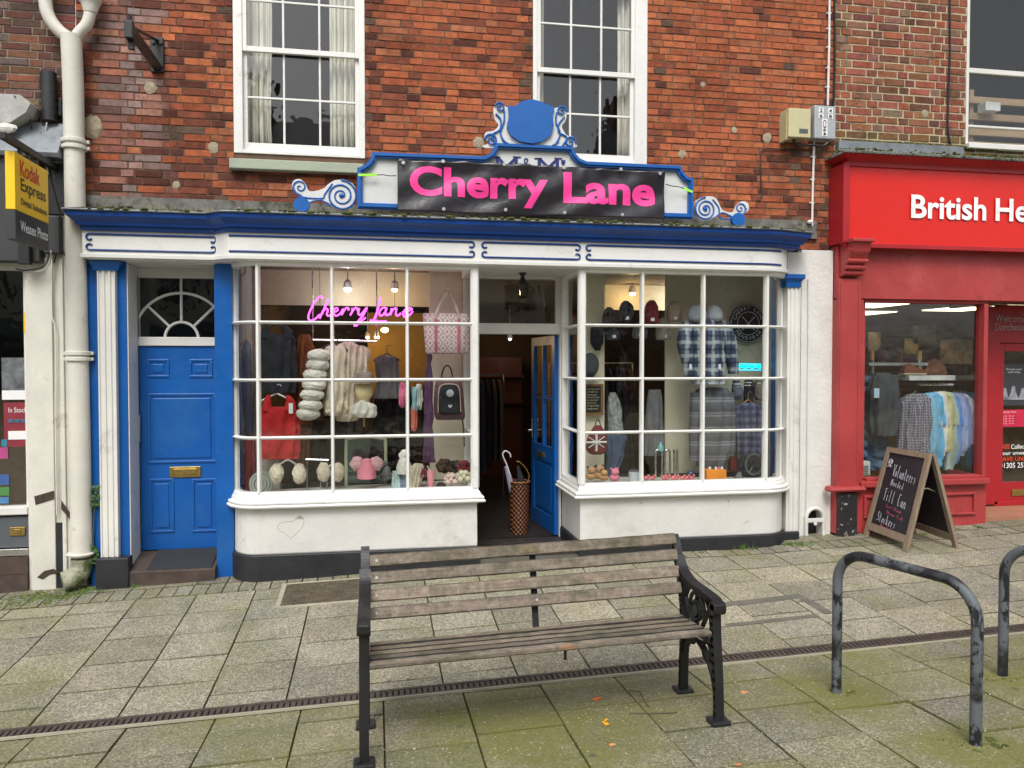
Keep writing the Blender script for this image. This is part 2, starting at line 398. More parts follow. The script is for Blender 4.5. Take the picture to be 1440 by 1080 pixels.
def slab_mat():
    m, nt, b = new('concrete_slab')
    pos = N(nt, 'ShaderNodeNewGeometry').outputs['Position']
    at = N(nt, 'ShaderNodeAttribute', attribute_name='tint').outputs['Color']
    c = mix(nt, 1.0, at, ramp(nt, noi(nt, 2.2, 6, .7, pos), [(.25, (.66, .66, .65)), (.75, (1.22, 1.2, 1.16))]), 'MULTIPLY')
    fine = noi(nt, 70, 5, .8, pos)
    c = mix(nt, 1.0, c, ramp(nt, fine, [(.32, (.42, .42, .42)), (.5, (.95, .95, .94)), (.66, (1.6, 1.56, 1.48))]), 'MULTIPLY')
    vo = N(nt, 'ShaderNodeTexVoronoi'); vo.inputs['Scale'].default_value = 120; nt.links.new(pos, vo.inputs['Vector']); bw = N(nt, 'ShaderNodeRGBToBW'); nt.links.new(vo.outputs['Color'], bw.inputs[0])
    c = mix(nt, 1.0, c, ramp(nt, bw.outputs[0], [(.2, (.62, .61, .6)), (.5, (1,)*3), (.8, (1.45, 1.42, 1.34))]), 'MULTIPLY')
    # green algae: broad patches, strongest around the rack feet, by the walls and on the street side of the drain
    sp = N(nt, 'ShaderNodeSeparateXYZ'); nt.links.new(pos, sp.inputs[0])
    near = math_(nt, 'MULTIPLY', math_(nt, 'LESS_THAN', sp.outputs[1], -2.5), .12)
    wall = math_(nt, 'MULTIPLY', math_(nt, 'GREATER_THAN', sp.outputs[1], -.9), .05)
    al = math_(nt, 'ADD', math_(nt, 'ADD', noi(nt, 1.3, 7, .72, pos), near), wall)
    for fx, fy in ((2.49, -3.25), (2.72, -4.0), (3.5, -3.27), (3.72, -3.99), (.9, -3.2)):
        d = N(nt, 'ShaderNodeVectorMath', operation='DISTANCE'); d.inputs[1].default_value = (fx, fy, 0)
        mp = N(nt, 'ShaderNodeMapping'); mp.inputs['Scale'].default_value = (1, 1, 0); nt.links.new(pos, mp.inputs[0]); nt.links.new(mp.outputs[0], d.inputs[0])
        k = math_(nt, 'MULTIPLY', math_(nt, 'MAXIMUM', math_(nt, 'SUBTRACT', .46 if fx != .9 else .9, d.outputs['Value']), 0), .75 if fx != .9 else .22)
        al = math_(nt, 'ADD', al, k)
    k = ramp(nt, al, [(.50, (0, 0, 0)), (.80, (.9, .9, .9))])
    k = mix(nt, .5, k, ramp(nt, noi(nt, 40, 5, .7, pos), [(.35, (.2,)*3), (.6, (1,)*3)]), 'MULTIPLY')
    c = mix(nt, k, c, (.15, .155, .028))
    # pale lichen and gum flecks
    v = N(nt, 'ShaderNodeTexVoronoi'); v.inputs['Scale'].default_value = 26; nt.links.new(pos, v.inputs['Vector'])
    fl = ramp(nt, v.outputs['Distance'], [(.10, (1, 1, 1)), (.16, (0, 0, 0))])
    fl2 = ramp(nt, math_(nt, 'ADD', noi(nt, 7, 3, .6, pos), math_(nt, 'MULTIPLY', near, .9)), [(.58, (0, 0, 0)), (.64, (1, 1, 1))])
    c = mix(nt, mix(nt, 1.0, fl, fl2, 'MULTIPLY'), c, (.52, .50, .42))
    v2 = N(nt, 'ShaderNodeTexVoronoi'); v2.inputs['Scale'].default_value = 3.1; nt.links.new(pos, v2.inputs['Vector'])
    c = mix(nt, ramp(nt, v2.outputs['Distance'], [(.055, (.6,)*3), (.075, (0,)*3)]), c, (.07, .065, .055))
    c = mix(nt, ramp(nt, noi(nt, 3.2, 8, .8, pos, .8), [(.60, (0,)*3), (.70, (.5,)*3)]), c, (.09, .085, .07))
    setc(nt, b, c); b.inputs['Roughness'].default_value = .72; b.inputs['Specular IOR Level'].default_value = .4
    bump(nt, b, mix(nt, .5, noi(nt, 120, 4, .8, pos), noi(nt, 7, 3, .5, pos)), .5, .01)
    return m
SLAB = slab_mat()
rs = random.Random(3)
def slab(mb, x0, x1, y0, y1, tone, lift=.0, gap=.0022, bev=.0035, gy=None):
    x0 += gap; x1 -= gap; y0 += gy or gap*1.6; y1 -= gy or gap*1.6; edge = tuple(q*m for q, m in zip(tone, (.36, .35, .26)))
    if x1-x0 < .03 or y1-y0 < .03: return
    h = [rs.uniform(-.0035, .0035)+lift for _ in range(4)]
    cs = [(x0, y0), (x1, y0), (x1, y1), (x0, y1)]; cx, cy = (x0+x1)/2, (y0+y1)/2
    o = mb.add([(x, y, gz(x, y)-.03) for x, y in cs]+[(x, y, gz(x, y)-.007+h[i]) for i, (x, y) in enumerate(cs)] +
               [(x+(bev if x < cx else -bev), y+(bev if y < cy else -bev), gz(x, y)+h[i]) for i, (x, y) in enumerate(cs)])
    for a, b2 in ((0, 4), (4, 8)):
        for i in range(4): mb.face((o+a+i, o+a+(i+1) % 4, o+b2+(i+1) % 4, o+b2+i), 0, edge)
    mb.face((o+8, o+9, o+10, o+11), 0, tone)
pv = MB(); CW = .455
def tone(dark=0):
    k = rs.uniform(.82, 1.1)*(.9 if dark else 1); q = rs.uniform(-.012, .012)
    return (.288*k+q, .275*k+q*.6, .222*k)
for c in range(-16, 26):
    x0 = -.07+c*CW
    y = -.50
    if True:
        yy = -.50-(.0 if c % 2 else 0)
        first = rs.choice((.22, .3, .38)); L = first
        while yy > YD+.02:
            y2 = max(YD+.01, yy-L)
            if y2-(YD+.01) < .09: y2 = YD+.01
            slab(pv, x0, x0+CW, y2, yy, tone()); yy = y2; L = rs.choice((.40, .40, .40, .38, .42, .30))
    yy = YD-.145; L = rs.choice((.2, .3, .42))
    while yy > -10:
        y2 = yy-L; slab(pv, x0+.1, x0+.1+CW, y2, yy, tone(1), lift=rs.uniform(-.004, .004)); yy = y2; L = rs.choice((.40, .42, .38))
for i in range(-60, 92):   # row of small setts along the shopfronts
    x = i*.125
    slab(pv, x, x+.125, -.49, -.27, tuple(q*.85 for q in tone()), gap=.002, gy=.003)
    if i % 2 == 0: slab(pv, x, x+.25, -.26, 0.02, tuple(q*.8 for q in tone()), gap=.002, gy=.003)
tag(pv.build('pavement', SLAB, loc=(0, 0, 0)), kind='structure')
# inlaid cover strips to the right of the bench (a recessed cover frame in the paving)
COVM = M('inlaid_cover_concrete', (.135, .125, .10), .85, var=.25, vs=9, bs=90, bp=.6)
cv = MB()
def gq(mb, pts, h, mi=0, t=.012):
    k = len(pts); o = mb.add([(x, y, gz(x, y)+h) for x, y in pts]+[(x, y, gz(x, y)+h-t) for x, y in pts])
    mb.face([o+i for i in range(k)], mi)
    for i in range(k): mb.face((o+i, o+k+i, o+k+(i+1) % k, o+(i+1) % k), mi)
a = G(1000, 853); b_ = G(1128, 838); c_ = G(1168, 862); d_ = G(1020, 880)
def strip(p, q, wd): 
    d = Vector((q.x-p.x, q.y-p.y)).normalized(); n = Vector((-d.y, d.x))*wd/2
    gq(cv, [(p.x-n.x, p.y-n.y), (q.x-n.x, q.y-n.y), (q.x+n.x, q.y+n.y), (p.x+n.x, p.y+n.y)], .004)
strip(a, b_, .085); strip(G(1130, 842), G(1166, 863), .075); strip(d_, G(1150, 866), .05)
tag(cv.build('cover_frame', COVM), 'dark inlaid cover frame strips in the paving right of the bench', 'drain cover')
# metal ribbed cover by the left bay
RUST = M('rusty_iron', (.085, .055, .04), .6, metal=.3, var=.4, vs=14, bs=60, bp=.5, dirt=[((.16, .13, .07), 12, .6, .1)])
q = [G(395, 853), G(402, 823), G(505, 817), G(508, 846)]
mc = MB(); x0, x1 = (q[0].x+q[1].x)/2, (q[2].x+q[3].x)/2+.05; y0, y1 = q[0].y, q[1].y
gq(mc, [(x0, y0), (x1, y0), (x1, y1), (x0, y1)], .006, 0)
n = 34
for i in range(9):
    yy = y0+.03+(y1-y0-.06)*i/8
    pts = [(x0+.02+(x1-x0-.04)*j/n, yy+.008*(1 if j % 2 else -1)) for j in range(n+1)]
    mc.tube([(x, y, gz(x, y)+.007) for x, y in pts], .0035, 5)
cvr = tag(mc.build('metal_cover', M('weathered_cover_metal', (.10, .082, .055), .7, metal=.2, var=.4, vs=14, bs=60, bp=.5, dirt=[((.15, .14, .07), 12, .55, .1)])), 'rusty ribbed metal cover set in the paving before the left bay', 'drain cover')
fr = MB()
for s in ([(x0-.035, y0-.03), (x1+.035, y0-.03), (x1+.035, y0), (x0-.035, y0)], [(x0-.035, y1), (x1+.035, y1), (x1+.035, y1+.03), (x0-.035, y1+.03)],
          [(x0-.035, y0), (x0, y0), (x0, y1), (x0-.035, y1)], [(x1, y0), (x1+.035, y0), (x1+.035, y1), (x1, y1)]): gq(fr, s, .005)
fr.build('frame', M('pale_mortar', (.36, .33, .25), .85, var=.15), cvr)
# slotted drain
dr = MB(); bars = MB()
for xa in range(-9, 14):
    for yy in (YD-.012, YD-.128):
        p0 = (xa*.75, yy, gz(xa*.75, yy)+.001); p1 = (xa*.75+.745, yy, gz(xa*.75+.745, yy)+.001)
        bars.obox(p0, p1, .022, .02)
for i in range(int(17.2/.034)):
    x = -6.8+i*.034
    bars.obox((x, YD-.02, gz(x, YD)-.001), (x+.0, YD-.12, gz(x, YD)-.001), .0225, .018)
dt = thing('drain_channel', 'long rusty slotted drain channel crossing the paving beneath the bench', 'drain', (0, YD, gz(0, YD)))
bars.build('grate', M('worn_grate_iron', (.075, .058, .048), .65, metal=.1, var=.3, vs=14, bs=60, bp=.4), dt)
for yy in (YD+.0, YD-.14): dr.box((-7, yy-.006, 0), (-6.99, yy+.006, .001))
tr = MB(); o = tr.add([(-7, YD-.001, gz(-7, YD)-.026), (11, YD-.001, gz(11, YD)-.026), (11, YD-.139, gz(11, YD)-.026), (-7, YD-.139, gz(-7, YD)-.026)]); tr.face((o, o+1, o+2, o+3))
tr.build('channel', M('drain_dark', (.02, .017, .014), .9), dt)
ed = MB(); ed.obox((-7, YD-.152, gz(-7, YD)+.000), (11, YD-.152, gz(11, YD)+.000), .012, .014); ed.build('edging', M('pale_mortar', (.36, .33, .25)), dt)

# ------------------------------------------------------------------ brickwork, brick by brick
def brick_material(name, mortar, moss=None):
    m, nt, b = new(name+'_brick')
    pos = N(nt, 'ShaderNodeNewGeometry').outputs['Position']
    at = N(nt, 'ShaderNodeAttribute', attribute_name='tint').outputs['Color']
    c = mix(nt, 1.0, at, ramp(nt, noi(nt, 14, 6, .75, pos), [(.25, (.5, .48, .46)), (.5, (1, 1, 1)), (.75, (1.35, 1.25, 1.2))]), 'MULTIPLY')
    c = mix(nt, ramp(nt, noi(nt, 38, 6, .75, pos, .4), [(.60, (0,)*3), (.68, (.85,)*3)]), c, (.035, .022, .018))
    c = mix(nt, ramp(nt, noi(nt, 60, 4, .7, pos), [(.66, (0,)*3), (.71, (.8,)*3)]), c, tuple(q*1.1 for q in mortar))
    c = mix(nt, ramp(nt, noi(nt, 1.9, 9, .8, pos, .6), [(.50, (0,)*3), (.64, (.62,)*3)]), c, mix(nt, 1.0, c, (.42, .38, .38), 'MULTIPLY'))
    c = mix(nt, ramp(nt, noi(nt, 24, 7, .8, pos, .3), [(.56, (0,)*3), (.66, (.6,)*3)]), c, mix(nt, 1.0, c, (.45, .38, .36), 'MULTIPLY'))
    setc(nt, b, c); b.inputs['Roughness'].default_value = .85; b.inputs['Specular IOR Level'].default_value = .25
    bump(nt, b, noi(nt, 45, 8, .8, pos), .8, .012)
    m2 = M(name+'_mortar', mortar, .95, var=.3, vs=12, bs=90, bp=.8, dirt=[((.10, .085, .06), 3, .52, .12)])
    return [m, m2]
def brick_wall(x0, x1, z0, z1, openings, mats, pal, parent, Y=0.0, gap=.0055, course=.0645, rg=None, proud=.006):
    rg = rg or random.Random(11); mb = MB()
    nz = int((z1-z0)/course)+1
    for k in range(nz):
        za = z0+k*course+gap/2; zb = za+course-gap
        if zb > z1: break
        iv = [(x0, x1)]
        for (a, b, c, d) in openings:
            if zb > c+.01 and za < d-.01:
                nv = []
                for (p, q) in iv:
                    if b <= p or a >= q: nv.append((p, q))
                    else:
                        if a > p: nv.append((p, a))
                        if b < q: nv.append((b, q))
                iv = nv
        x = x0-(0 if k % 2 else .168)-.0; hdr = k % 2
        while x < x1:
            wd = (.108 if hdr else .218)+rg.uniform(-.006, .006); hdr = not hdr
            for (p, q) in iv:
                a = max(x+gap/2, p); b = min(x+wd+gap/2, q)
                if b-a < .03: continue
                zc = rg.uniform(-.0018, .0018); yf = Y-proud+rg.uniform(-.003, .003); e = rg.uniform(.002, .006)
                t = pal((a+b)/2, (za+zb)/2, rg, wd < .15)
                j = lambda s=.0018: rg.uniform(-s, s)
                o = mb.add([(a+j(), Y+.004, za+zc), (b+j(), Y+.004, za+zc), (b+j(), Y+.004, zb+zc), (a+j(), Y+.004, zb+zc),
                            (a+e+j(), yf+j(), za+e+zc+j()), (b-e+j(), yf+j(), za+e+zc+j()), (b-e+j(), yf+j(), zb-e+zc+j()), (a+e+j(), yf+j(), zb-e+zc+j())])
                for i in range(4): mb.face((o+i, o+(i+1) % 4, o+4+(i+1) % 4, o+4+i), 0, t)
                mb.face((o+4, o+5, o+6, o+7), 0, t)
            x += wd+gap
    gx = sorted({x0, x1, *[a for o_ in openings for a in o_[:2] if x0 < a < x1]}); gzz = sorted({z0, z1, *[a for o_ in openings for a in o_[2:] if z0 < a < z1]})
    for i in range(len(gx)-1):
        for j2 in range(len(gzz)-1):
            cx, cz = (gx[i]+gx[i+1])/2, (gzz[j2]+gzz[j2+1])/2
            if any(a < cx < b and c < cz < d for a, b, c, d in openings): continue
            o = mb.add([(gx[i], Y, gzz[j2]), (gx[i+1], Y, gzz[j2]), (gx[i+1], Y, gzz[j2+1]), (gx[i], Y, gzz[j2+1])]); mb.face((o, o+1, o+2, o+3), 1, (1, 1, 1))
    for a, b, c, d in openings:      # reveals
        a, b, c, d = max(a, x0), min(b, x1), max(c, z0), min(d, z1)
        for pq in (((a, c), (a, d)), ((b, c), (b, d)), ((a, c), (b, c)), ((a, d), (b, d))):
            (xa, zA), (xb, zB) = pq; o = mb.add([(xa, Y, zA), (xb, Y, zB), (xb, Y+.25, zB), (xa, Y+.25, zA)]); mb.face((o, o+1, o+2, o+3), 1, (1, 1, 1))
    return mb.build('wall', mats, parent)
def lerp(a, b, t): return tuple(p+(q-p)*t for p, q in zip(a, b))
W1 = (X_(332), X_(515), P(420, 219, 0).z, P(420, -78, 0).z)
W2 = (X_(749), X_(908), P(830, 231, 0).z, P(830, -42, 0).z)
def pal_c(x, z, rg, hdr):
    base = [(.40, .115, .05), (.45, .138, .058), (.34, .092, .042), (.38, .135, .066), (.23, .07, .04), (.12, .042, .028), (.13, .085, .06)]
    f = noise.noise(Vector((x*1.1, z*1.6, 2)))+.5*noise.noise(Vector((x*3.1, z*4, 7)))
    wts = [.34, .26, .2, .13, .05, .015, .005] if f < .22 else ([.2, .1, .26, .16, .2, .06, .02] if f < .55 else [.08, .04, .2, .16, .34, .15, .03])
    if x < -1.5: wts = [.10, .08, .16, .12, .24, .24, .06]
    if x < -1.85: wts = [.03, .03, .14, .12, .28, .32, .08]
    if z < 3.55 and -2.0 < x < .2: wts = [.10, .05, .2, .1, .28, .24, .03]
    if x > 3.6 and z < 4.0: wts = [.14, .1, .16, .14, .22, .18, .06]
    if x > 3.75 and z < 3.35: wts = [.03, .02, .12, .1, .3, .33, .1]
    if z < 3.18: wts = [.02, .02, .1, .08, .3, .34, .14]
    if W1[0]-.16 < x < W1[1]+.2 and not (W1[0] < x < W1[1]) and z < W1[3]: wts = [.05, .1, .15, .15, .3, .17, .08]
    if W2[0]-.2 < x < W2[0]: wts = [.05, .1, .15, .15, .3, .17, .08]
    c = rg.choices(base, wts)[0]; k = rg.uniform(.8, 1.15); c = tuple(q*k for q in c)
    k2 = max(0, 1-abs(x+2.02)/.36)*(.6+.6*noise.noise(Vector((x*5, z*2.5, 4))))
    if k2 > 0 and rg.random() < .8: c = lerp(c, (.34, .28, .27), min(1, k2*rg.uniform(.4, 1.3)))
    return c
def pal_l(x, z, rg, hdr):
    c = rg.choices([(.15, .065, .045), (.11, .055, .045), (.20, .085, .055), (.26, .09, .05), (.17, .11, .085)], [.3, .3, .2, .08, .12])[0]
    return tuple(q*rg.uniform(.8, 1.2) for q in c)
def pal_r(x, z, rg, hdr):
    c = rg.choices([(.27, .095, .055), (.22, .08, .05), (.32, .12, .07), (.15, .07, .05), (.24, .13, .09)], [.32, .26, .18, .12, .12])[0]
    if z < P(1260, 185, 0).z: c = lerp(c, (.10, .10, .04), rg.uniform(.3, .7))
    return tuple(q*rg.uniform(.82, 1.15) for q in c)
XL = X_(114); XR = X_(1169)
bld = thing('brick_building', 'old orange brick building with blue and white bow fronted clothes shop', 'building', (1, 0, 0))
brick_wall(XL, XR, 2.93, 6.7, [W1, W2], brick_material('old', (.15, .082, .052)), pal_c, bld)
Mb = brick_material('dull', (.26, .23, .18))
lb = thing('photo_shop_building', 'dull purple brick building with grey photo shop front at far left', 'building', (-4, 0, 0))
brick_wall(-6.5, XL-.006, 2.9, 6.7, [], Mb, pal_l, lb, rg=random.Random(5))
rb = thing('charity_shop_building', 'brown brick building with bright red charity shop front at right', 'building', (6.5, 0, 0))
W3 = (X_(1352), X_(1352)+1.6, P(1400, 205, 0).z, P(1400, -120, 0).z)
brick_wall(XR+.006, 10.5, 3.2, 7.2, [W3], brick_material('buff', (.47, .395, .26)), pal_r, rb, gap=.0115, course=.077, rg=random.Random(8))
# building bodies behind the fronts (closed rooms keep daylight out)
def room(name, parent, mat, x0, x1, y0, y1, z0, z1, front=False):
    mb = MB(); o = mb.add([(x, y, z) for z in (z0, z1) for y in (y0, y1) for x in (x0, x1)])
    fs = [(0, 1, 3, 2), (4, 6, 7, 5), (2, 3, 7, 6), (0, 2, 6, 4), (1, 5, 7, 3)]+([(0, 4, 5, 1)] if front else [])
    for q in fs: mb.face([o+i for i in q])
    return mb.build(name, mat, parent)
room('upper_room', bld, GREYR, XL+.03, XR-.03, .26, 3.4, 3.02, 6.8)
rm = MB(); rm.box((XL, .01, 6.7), (XR, 4, 6.9)); rm.build('roof', LEAD, bld)
rm = MB(); rm.box((-6.5, .01, 6.7), (XL-.01, 4, 6.9)); rm.build('roof', LEAD, lb)
rm = MB(); rm.box((XR+.01, .01, 7.2), (10.5, 4, 7.4)); rm.build('roof', LEAD, rb)
room('upper_room', rb, GREYR, XR+.1, 10.4, .26, 4.4, 3.4, 7.2)

# ------------------------------------------------------------------ sash windows
def sash_window(parent, op, side_w, cols, rows_up, rows_lo, zmeet, sill=None, mat=WHITE, lab=None):
    x0, x1, z0, z1 = op; mb = MB()
    L, Rr = side_w
    mb.box((x0, -.012, z0), (x0+L, .10, z1), bev=.004); mb.box((x1-Rr, -.012, z0), (x1, .10, z1), bev=.004)
    mb.box((x0+L, -.01, z1-.06), (x1-Rr, .10, z1)); mb.box((x0+L, -.014, z0), (x1-Rr, .10, z0+.03), bev=.004)
    gx0, gx1 = x0+L, x1-Rr; b = .018
    def sash(ya, yb, za, zb, n, top, bot):
        mb.box((gx0, ya, za), (gx0+.035, yb, zb), bev=.003); mb.box((gx1-.035, ya, za), (gx1, yb, zb), bev=.003)
        mb.box((gx0+.035, ya, za), (gx1-.035, yb, za+bot), bev=.003); mb.box((gx0+.035, ya, zb-top), (gx1-.035, yb, zb), bev=.003)
        for i in range(1, cols):
            x = gx0+.035+(gx1-gx0-.07)*i/cols; mb.box((x-b/2, ya+.004, za+bot), (x+b/2, yb, zb-top), bev=.004)
        for i in range(1, n):
            z = za+bot+(zb-top-za-bot)*i/n; mb.box((gx0+.035, ya+.006, z-b/2), (gx1-.035, yb-.003, z+b/2), bev=.004)
    sash(.035, .07, z0+.03, zmeet+.02, rows_lo, .035, .075)
    sash(.002, .033, zmeet-.028, z1-.06, rows_up, .045, .045)
    o = mb.build('sash_window', mat, parent)
    gl = MB()
    for y, za, zb in ((.055, z0+.05, zmeet), (.02, zmeet, z1-.08)):
        k = gl.add([(gx0+.01, y, za), (gx1-.01, y, za), (gx1-.01, y, zb), (gx0+.01, y, zb)]); gl.face((k, k+1, k+2, k+3))
    gl.build('window_pane', GLASS, o)
    if sill:
        s = MB(); s.box(sill[0], sill[1], bev=.006); s.build('window_sill', sill[2], o)
    return o
GREENS = M('sage_sill_paint', (.33, .37, .28), .6, var=.12, vs=5, bs=30, bp=.3, dirt=[((.12, .13, .08), 12, .68, .08)])
sa = P(322, 222, -.09); sb = P(511, 236, -.09)
sash_window(bld, W1, (.075, .05), 3, 2, 2, P(425, 72, 0).z, ((sa.x, -.09, P(420, 240, -.09).z), (sb.x, .02, P(420, 226, -.09).z), GREENS))
sash_window(bld, W2, (.04, .12), 3, 2, 2, P(825, 101, 0).z)
# charity shop upper window: bigger panes
mb = MB(); x0, x1, z0, z1 = W3
mb.box((x0, -.01, z0), (x0+.03, .1, z1)); mb.box((x1-.06, -.01, z0), (x1, .1, z1)); mb.box((x0, -.06, z0-.05), (x1+.05, .1, z0), bev=.004)
for v, t in ((100, .05), (178, .022), (203, .03)):
    z = P(1400, v, 0).z; mb.box((x0+.03, .02, z-t/2), (x1-.06, .06, z+t/2), bev=.004)
sw = mb.build('sash_window', WHITEO, rb)
gl = MB(); k = gl.add([(x0+.02, .045, z0), (x1-.03, .045, z0), (x1-.03, .045, z1), (x0+.02, .045, z1)]); gl.face((k, k+1, k+2, k+3)); gl.build('window_pane', GLASS, sw)
# curtains
CURT = M('cream_curtain', (.80, .76, .68), .9, var=.08, vs=3, bs=150, bp=.2)
def curtain(x0, x1, z0, z1, Y, label, nf):
    n = 60; mb = MB(); a = []
    for i in range(n+1):
        t = i/n; a.append((x0+(x1-x0)*t, Y+.035*sin(nf*2*pi*t)+.012*sin(nf*5.3*pi*t+1)))
    for zi in range(7):
        z = z0+(z1-z0)*zi/6; k = 1+.12*sin(zi*1.3)
        for x, y in a: mb.v.append((x0+(x-x0)*(1-.06*(6-zi)/6*sin(zi)), Y+(y-Y)*k, z))
    for zi in range(6):
        for i in range(n): mb.face((zi*(n+1)+i, zi*(n+1)+i+1, (zi+1)*(n+1)+i+1, (zi+1)*(n+1)+i))
    o = mb.build('curtain', CURT, smooth=True); sm = o.modifiers.new('thick', 'SOLIDIFY'); sm.thickness = .004
    tag(o, label, 'curtain', 'cream curtains in the upper windows'); return o
zt = W1[3]-.05
curtain(X_(343, .16), X_(386, .16), W1[2], zt, .16, 'cream curtain drawn to the left side of the left upper window', 4)
curtain(X_(466, .16), X_(508, .16), W1[2], zt, .16, 'cream curtain drawn to the right side of the left upper window', 5)
curtain(X_(750, .16), X_(764, .16), W2[2], zt, .16, 'thin cream curtain edge at the left of the right upper window', 2)
curtain(X_(868, .16), X_(890, .16), W2[2], zt, .16, 'narrow cream curtain at the right of the right upper window', 3)
# pale slats and a box seen through the charity shop upper window
PINE = wood('pine', (.30, .19, .10), (.42, .29, .17), 0)
sh = thing('storage_shelf', 'pine slatted shelf behind the upper right window', 'shelf', (X_(1400, .35), .35, P(1400, 205, .35).z))
for v in (140, 163, 185, 203):
    s = MB(); p = P(1362, v, .35); s.box((p.x, .34, p.z-.035), (p.x+1.5, .38, p.z+.035)); s.build('slat', PINE, sh)
for dx in (.0, 1.45):
    s = MB(); p = P(1362, 205, .39); s.box((p.x+dx, .381, W3[2]), (p.x+dx+.05, .41, p.z+.6)); s.build('post', PINE, sh)
bx = MB(); p = P(1378, 158, .3); bx.box((p.x, .22, p.z), (p.x+.18, .335, p.z+.09), bev=.003)
tag(bx.build('storage_box', WHITE), 'small white box against the pine slats in upper right window', 'box')
# ------------------------------------------------------------------ the blue and white shopfront
def quarter(xa, ya, xb, yb, n=7, inv=False):
    """quarter ellipse from (xa,ya) heading along Y to (xb,yb) heading along X"""
    out = []
    for i in range(n+1):
        t = pi/2*i/n
        if not inv: out.append((xb+(xa-xb)*cos(t), ya+(yb-ya)*sin(t)))
        else: out.append((xa+(xb-xa)*sin(t), yb+(ya-yb)*cos(t)))
    return out
YB = -.3; YE = .42
LX0, LX1, LXC = X_(326, 0), X_(362, YB), X_(673, YB)
RXC, RX1, RX0 = X_(815, YB), X_(1079, YB), X_(1099, -.02)
lpath = quarter(LX0, 0.02, LX1, YB)+[(LXC, YB), (LXC, YE)]
rpath = [(RXC, YE), (RXC, YB)]+quarter(RX1, YB, RX0, 0.0, inv=True)
ZS, ZH = .69, 2.655
def bay(path, posts, name, ground_at):
    fr = MB()
    fr.sweep(path, [(-.07, ZS), (0, ZS), (.0, ZS+.005), (-.012, ZS+.028), (-.07, ZS+.028)])      # bottom rail
    fr.sweep(path, [(-.07, ZH-.03), (-.012, ZH-.03), (0, ZH-.015), (0, ZH+.04), (-.07, ZH+.04)])     # head
    for v in (455.5, 533.5, 611.5):
        z = P(672, v, YB).z
        fr.sweep(path, [(-.052, z-.015), (-.018, z-.015), (-.002, z-.006), (.002, z+.002), (-.018, z+.012), (-.052, z+.012)])
    for (x, y, nx, ny, wd) in posts:
        n = Vector((nx, ny)).normalized(); t = Vector((-n.y, n.x)); pts = []
        for a, b in ((-.5, -.055), (.5, -.055), (.5, -.02), (.3, .004), (-.3, .004), (-.5, -.02)):
            q = Vector((x, y))+t*a*wd+n*b; pts.append((q.x, q.y))
        vprism(fr, pts, ZS+.02, ZH-.02)
    o = fr.build('bay_window', WHITE, bld)
    gl = MB(); gl.sweep(path, [(-.035, ZS+.01), (-.035, ZH)], closed=False); gl.build('window_pane', GLASS, o)
    sl_ = MB(); sl_.sweep(path, [(-.09, .575), (.0, .575), (.012, .583), (.04, .586), (.052, .593), (.055, .603), (.048, .613), (.03, .617), (.042, .622), (.044, .634), (.036, .642), (.016, .648), (.012, .672), (.0, ZS-.001), (-.09, ZS-.001)])
    sl_.build('window_sill', WHITE, o)
    st = MB(); st.sweep(path, [(-.12, .19), (-.016, .19), (-.012, .20), (-.014, .574), (-.12, .574)]); st.build('stall_riser', STALL, o)
    pl = MB(); pl.sweep(path, [(-.12, -.15), (.012, -.15), (.012, .180), (.004, .188), (-.12, .188)]); pl.build('plinth', BLACKP, o)
    hd = MB(); k = len(path); a = hd.add([(x, y+(.03 if y < .3 else 0), ZS-.012) for x, y in path]); hd.face([a+i for i in range(k)]); hd.build('display_board', M('display_board', (.5, .48, .44), .7), o)
    c = MB(); a = c.add([(x, y, ZH+.03) for x, y in path]+[]); c.face([a+i for i in range(k)]); c.build('bay_ceiling', WHITE, o)
    return o
bay(lpath, [(LX0+.01, -.04, -1, -.1, .04), (LX1, YB, -.1, -1, .034), (X_(467, YB), YB, 0, -1, .03), (X_(573, YB), YB, 0, -1, .03), (LXC-.03, YB, 0, -1, .075), (LXC, YB+.05, 1, 0, .05), (LXC, .38, 1, 0, .06)], 'left', 0)
bay(rpath, [(RXC+.03, YB, 0, -1, .07), (RXC, YB+.05, -1, 0, .05), (RXC, .37, -1, 0, .08), (X_(904, YB), YB, 0, -1, .03), (X_(990, YB), YB, 0, -1, .03), (RX1, YB, .1, -1, .034), (RX0-.004, -.03, 1, -.1, .03)], 'right', 0)

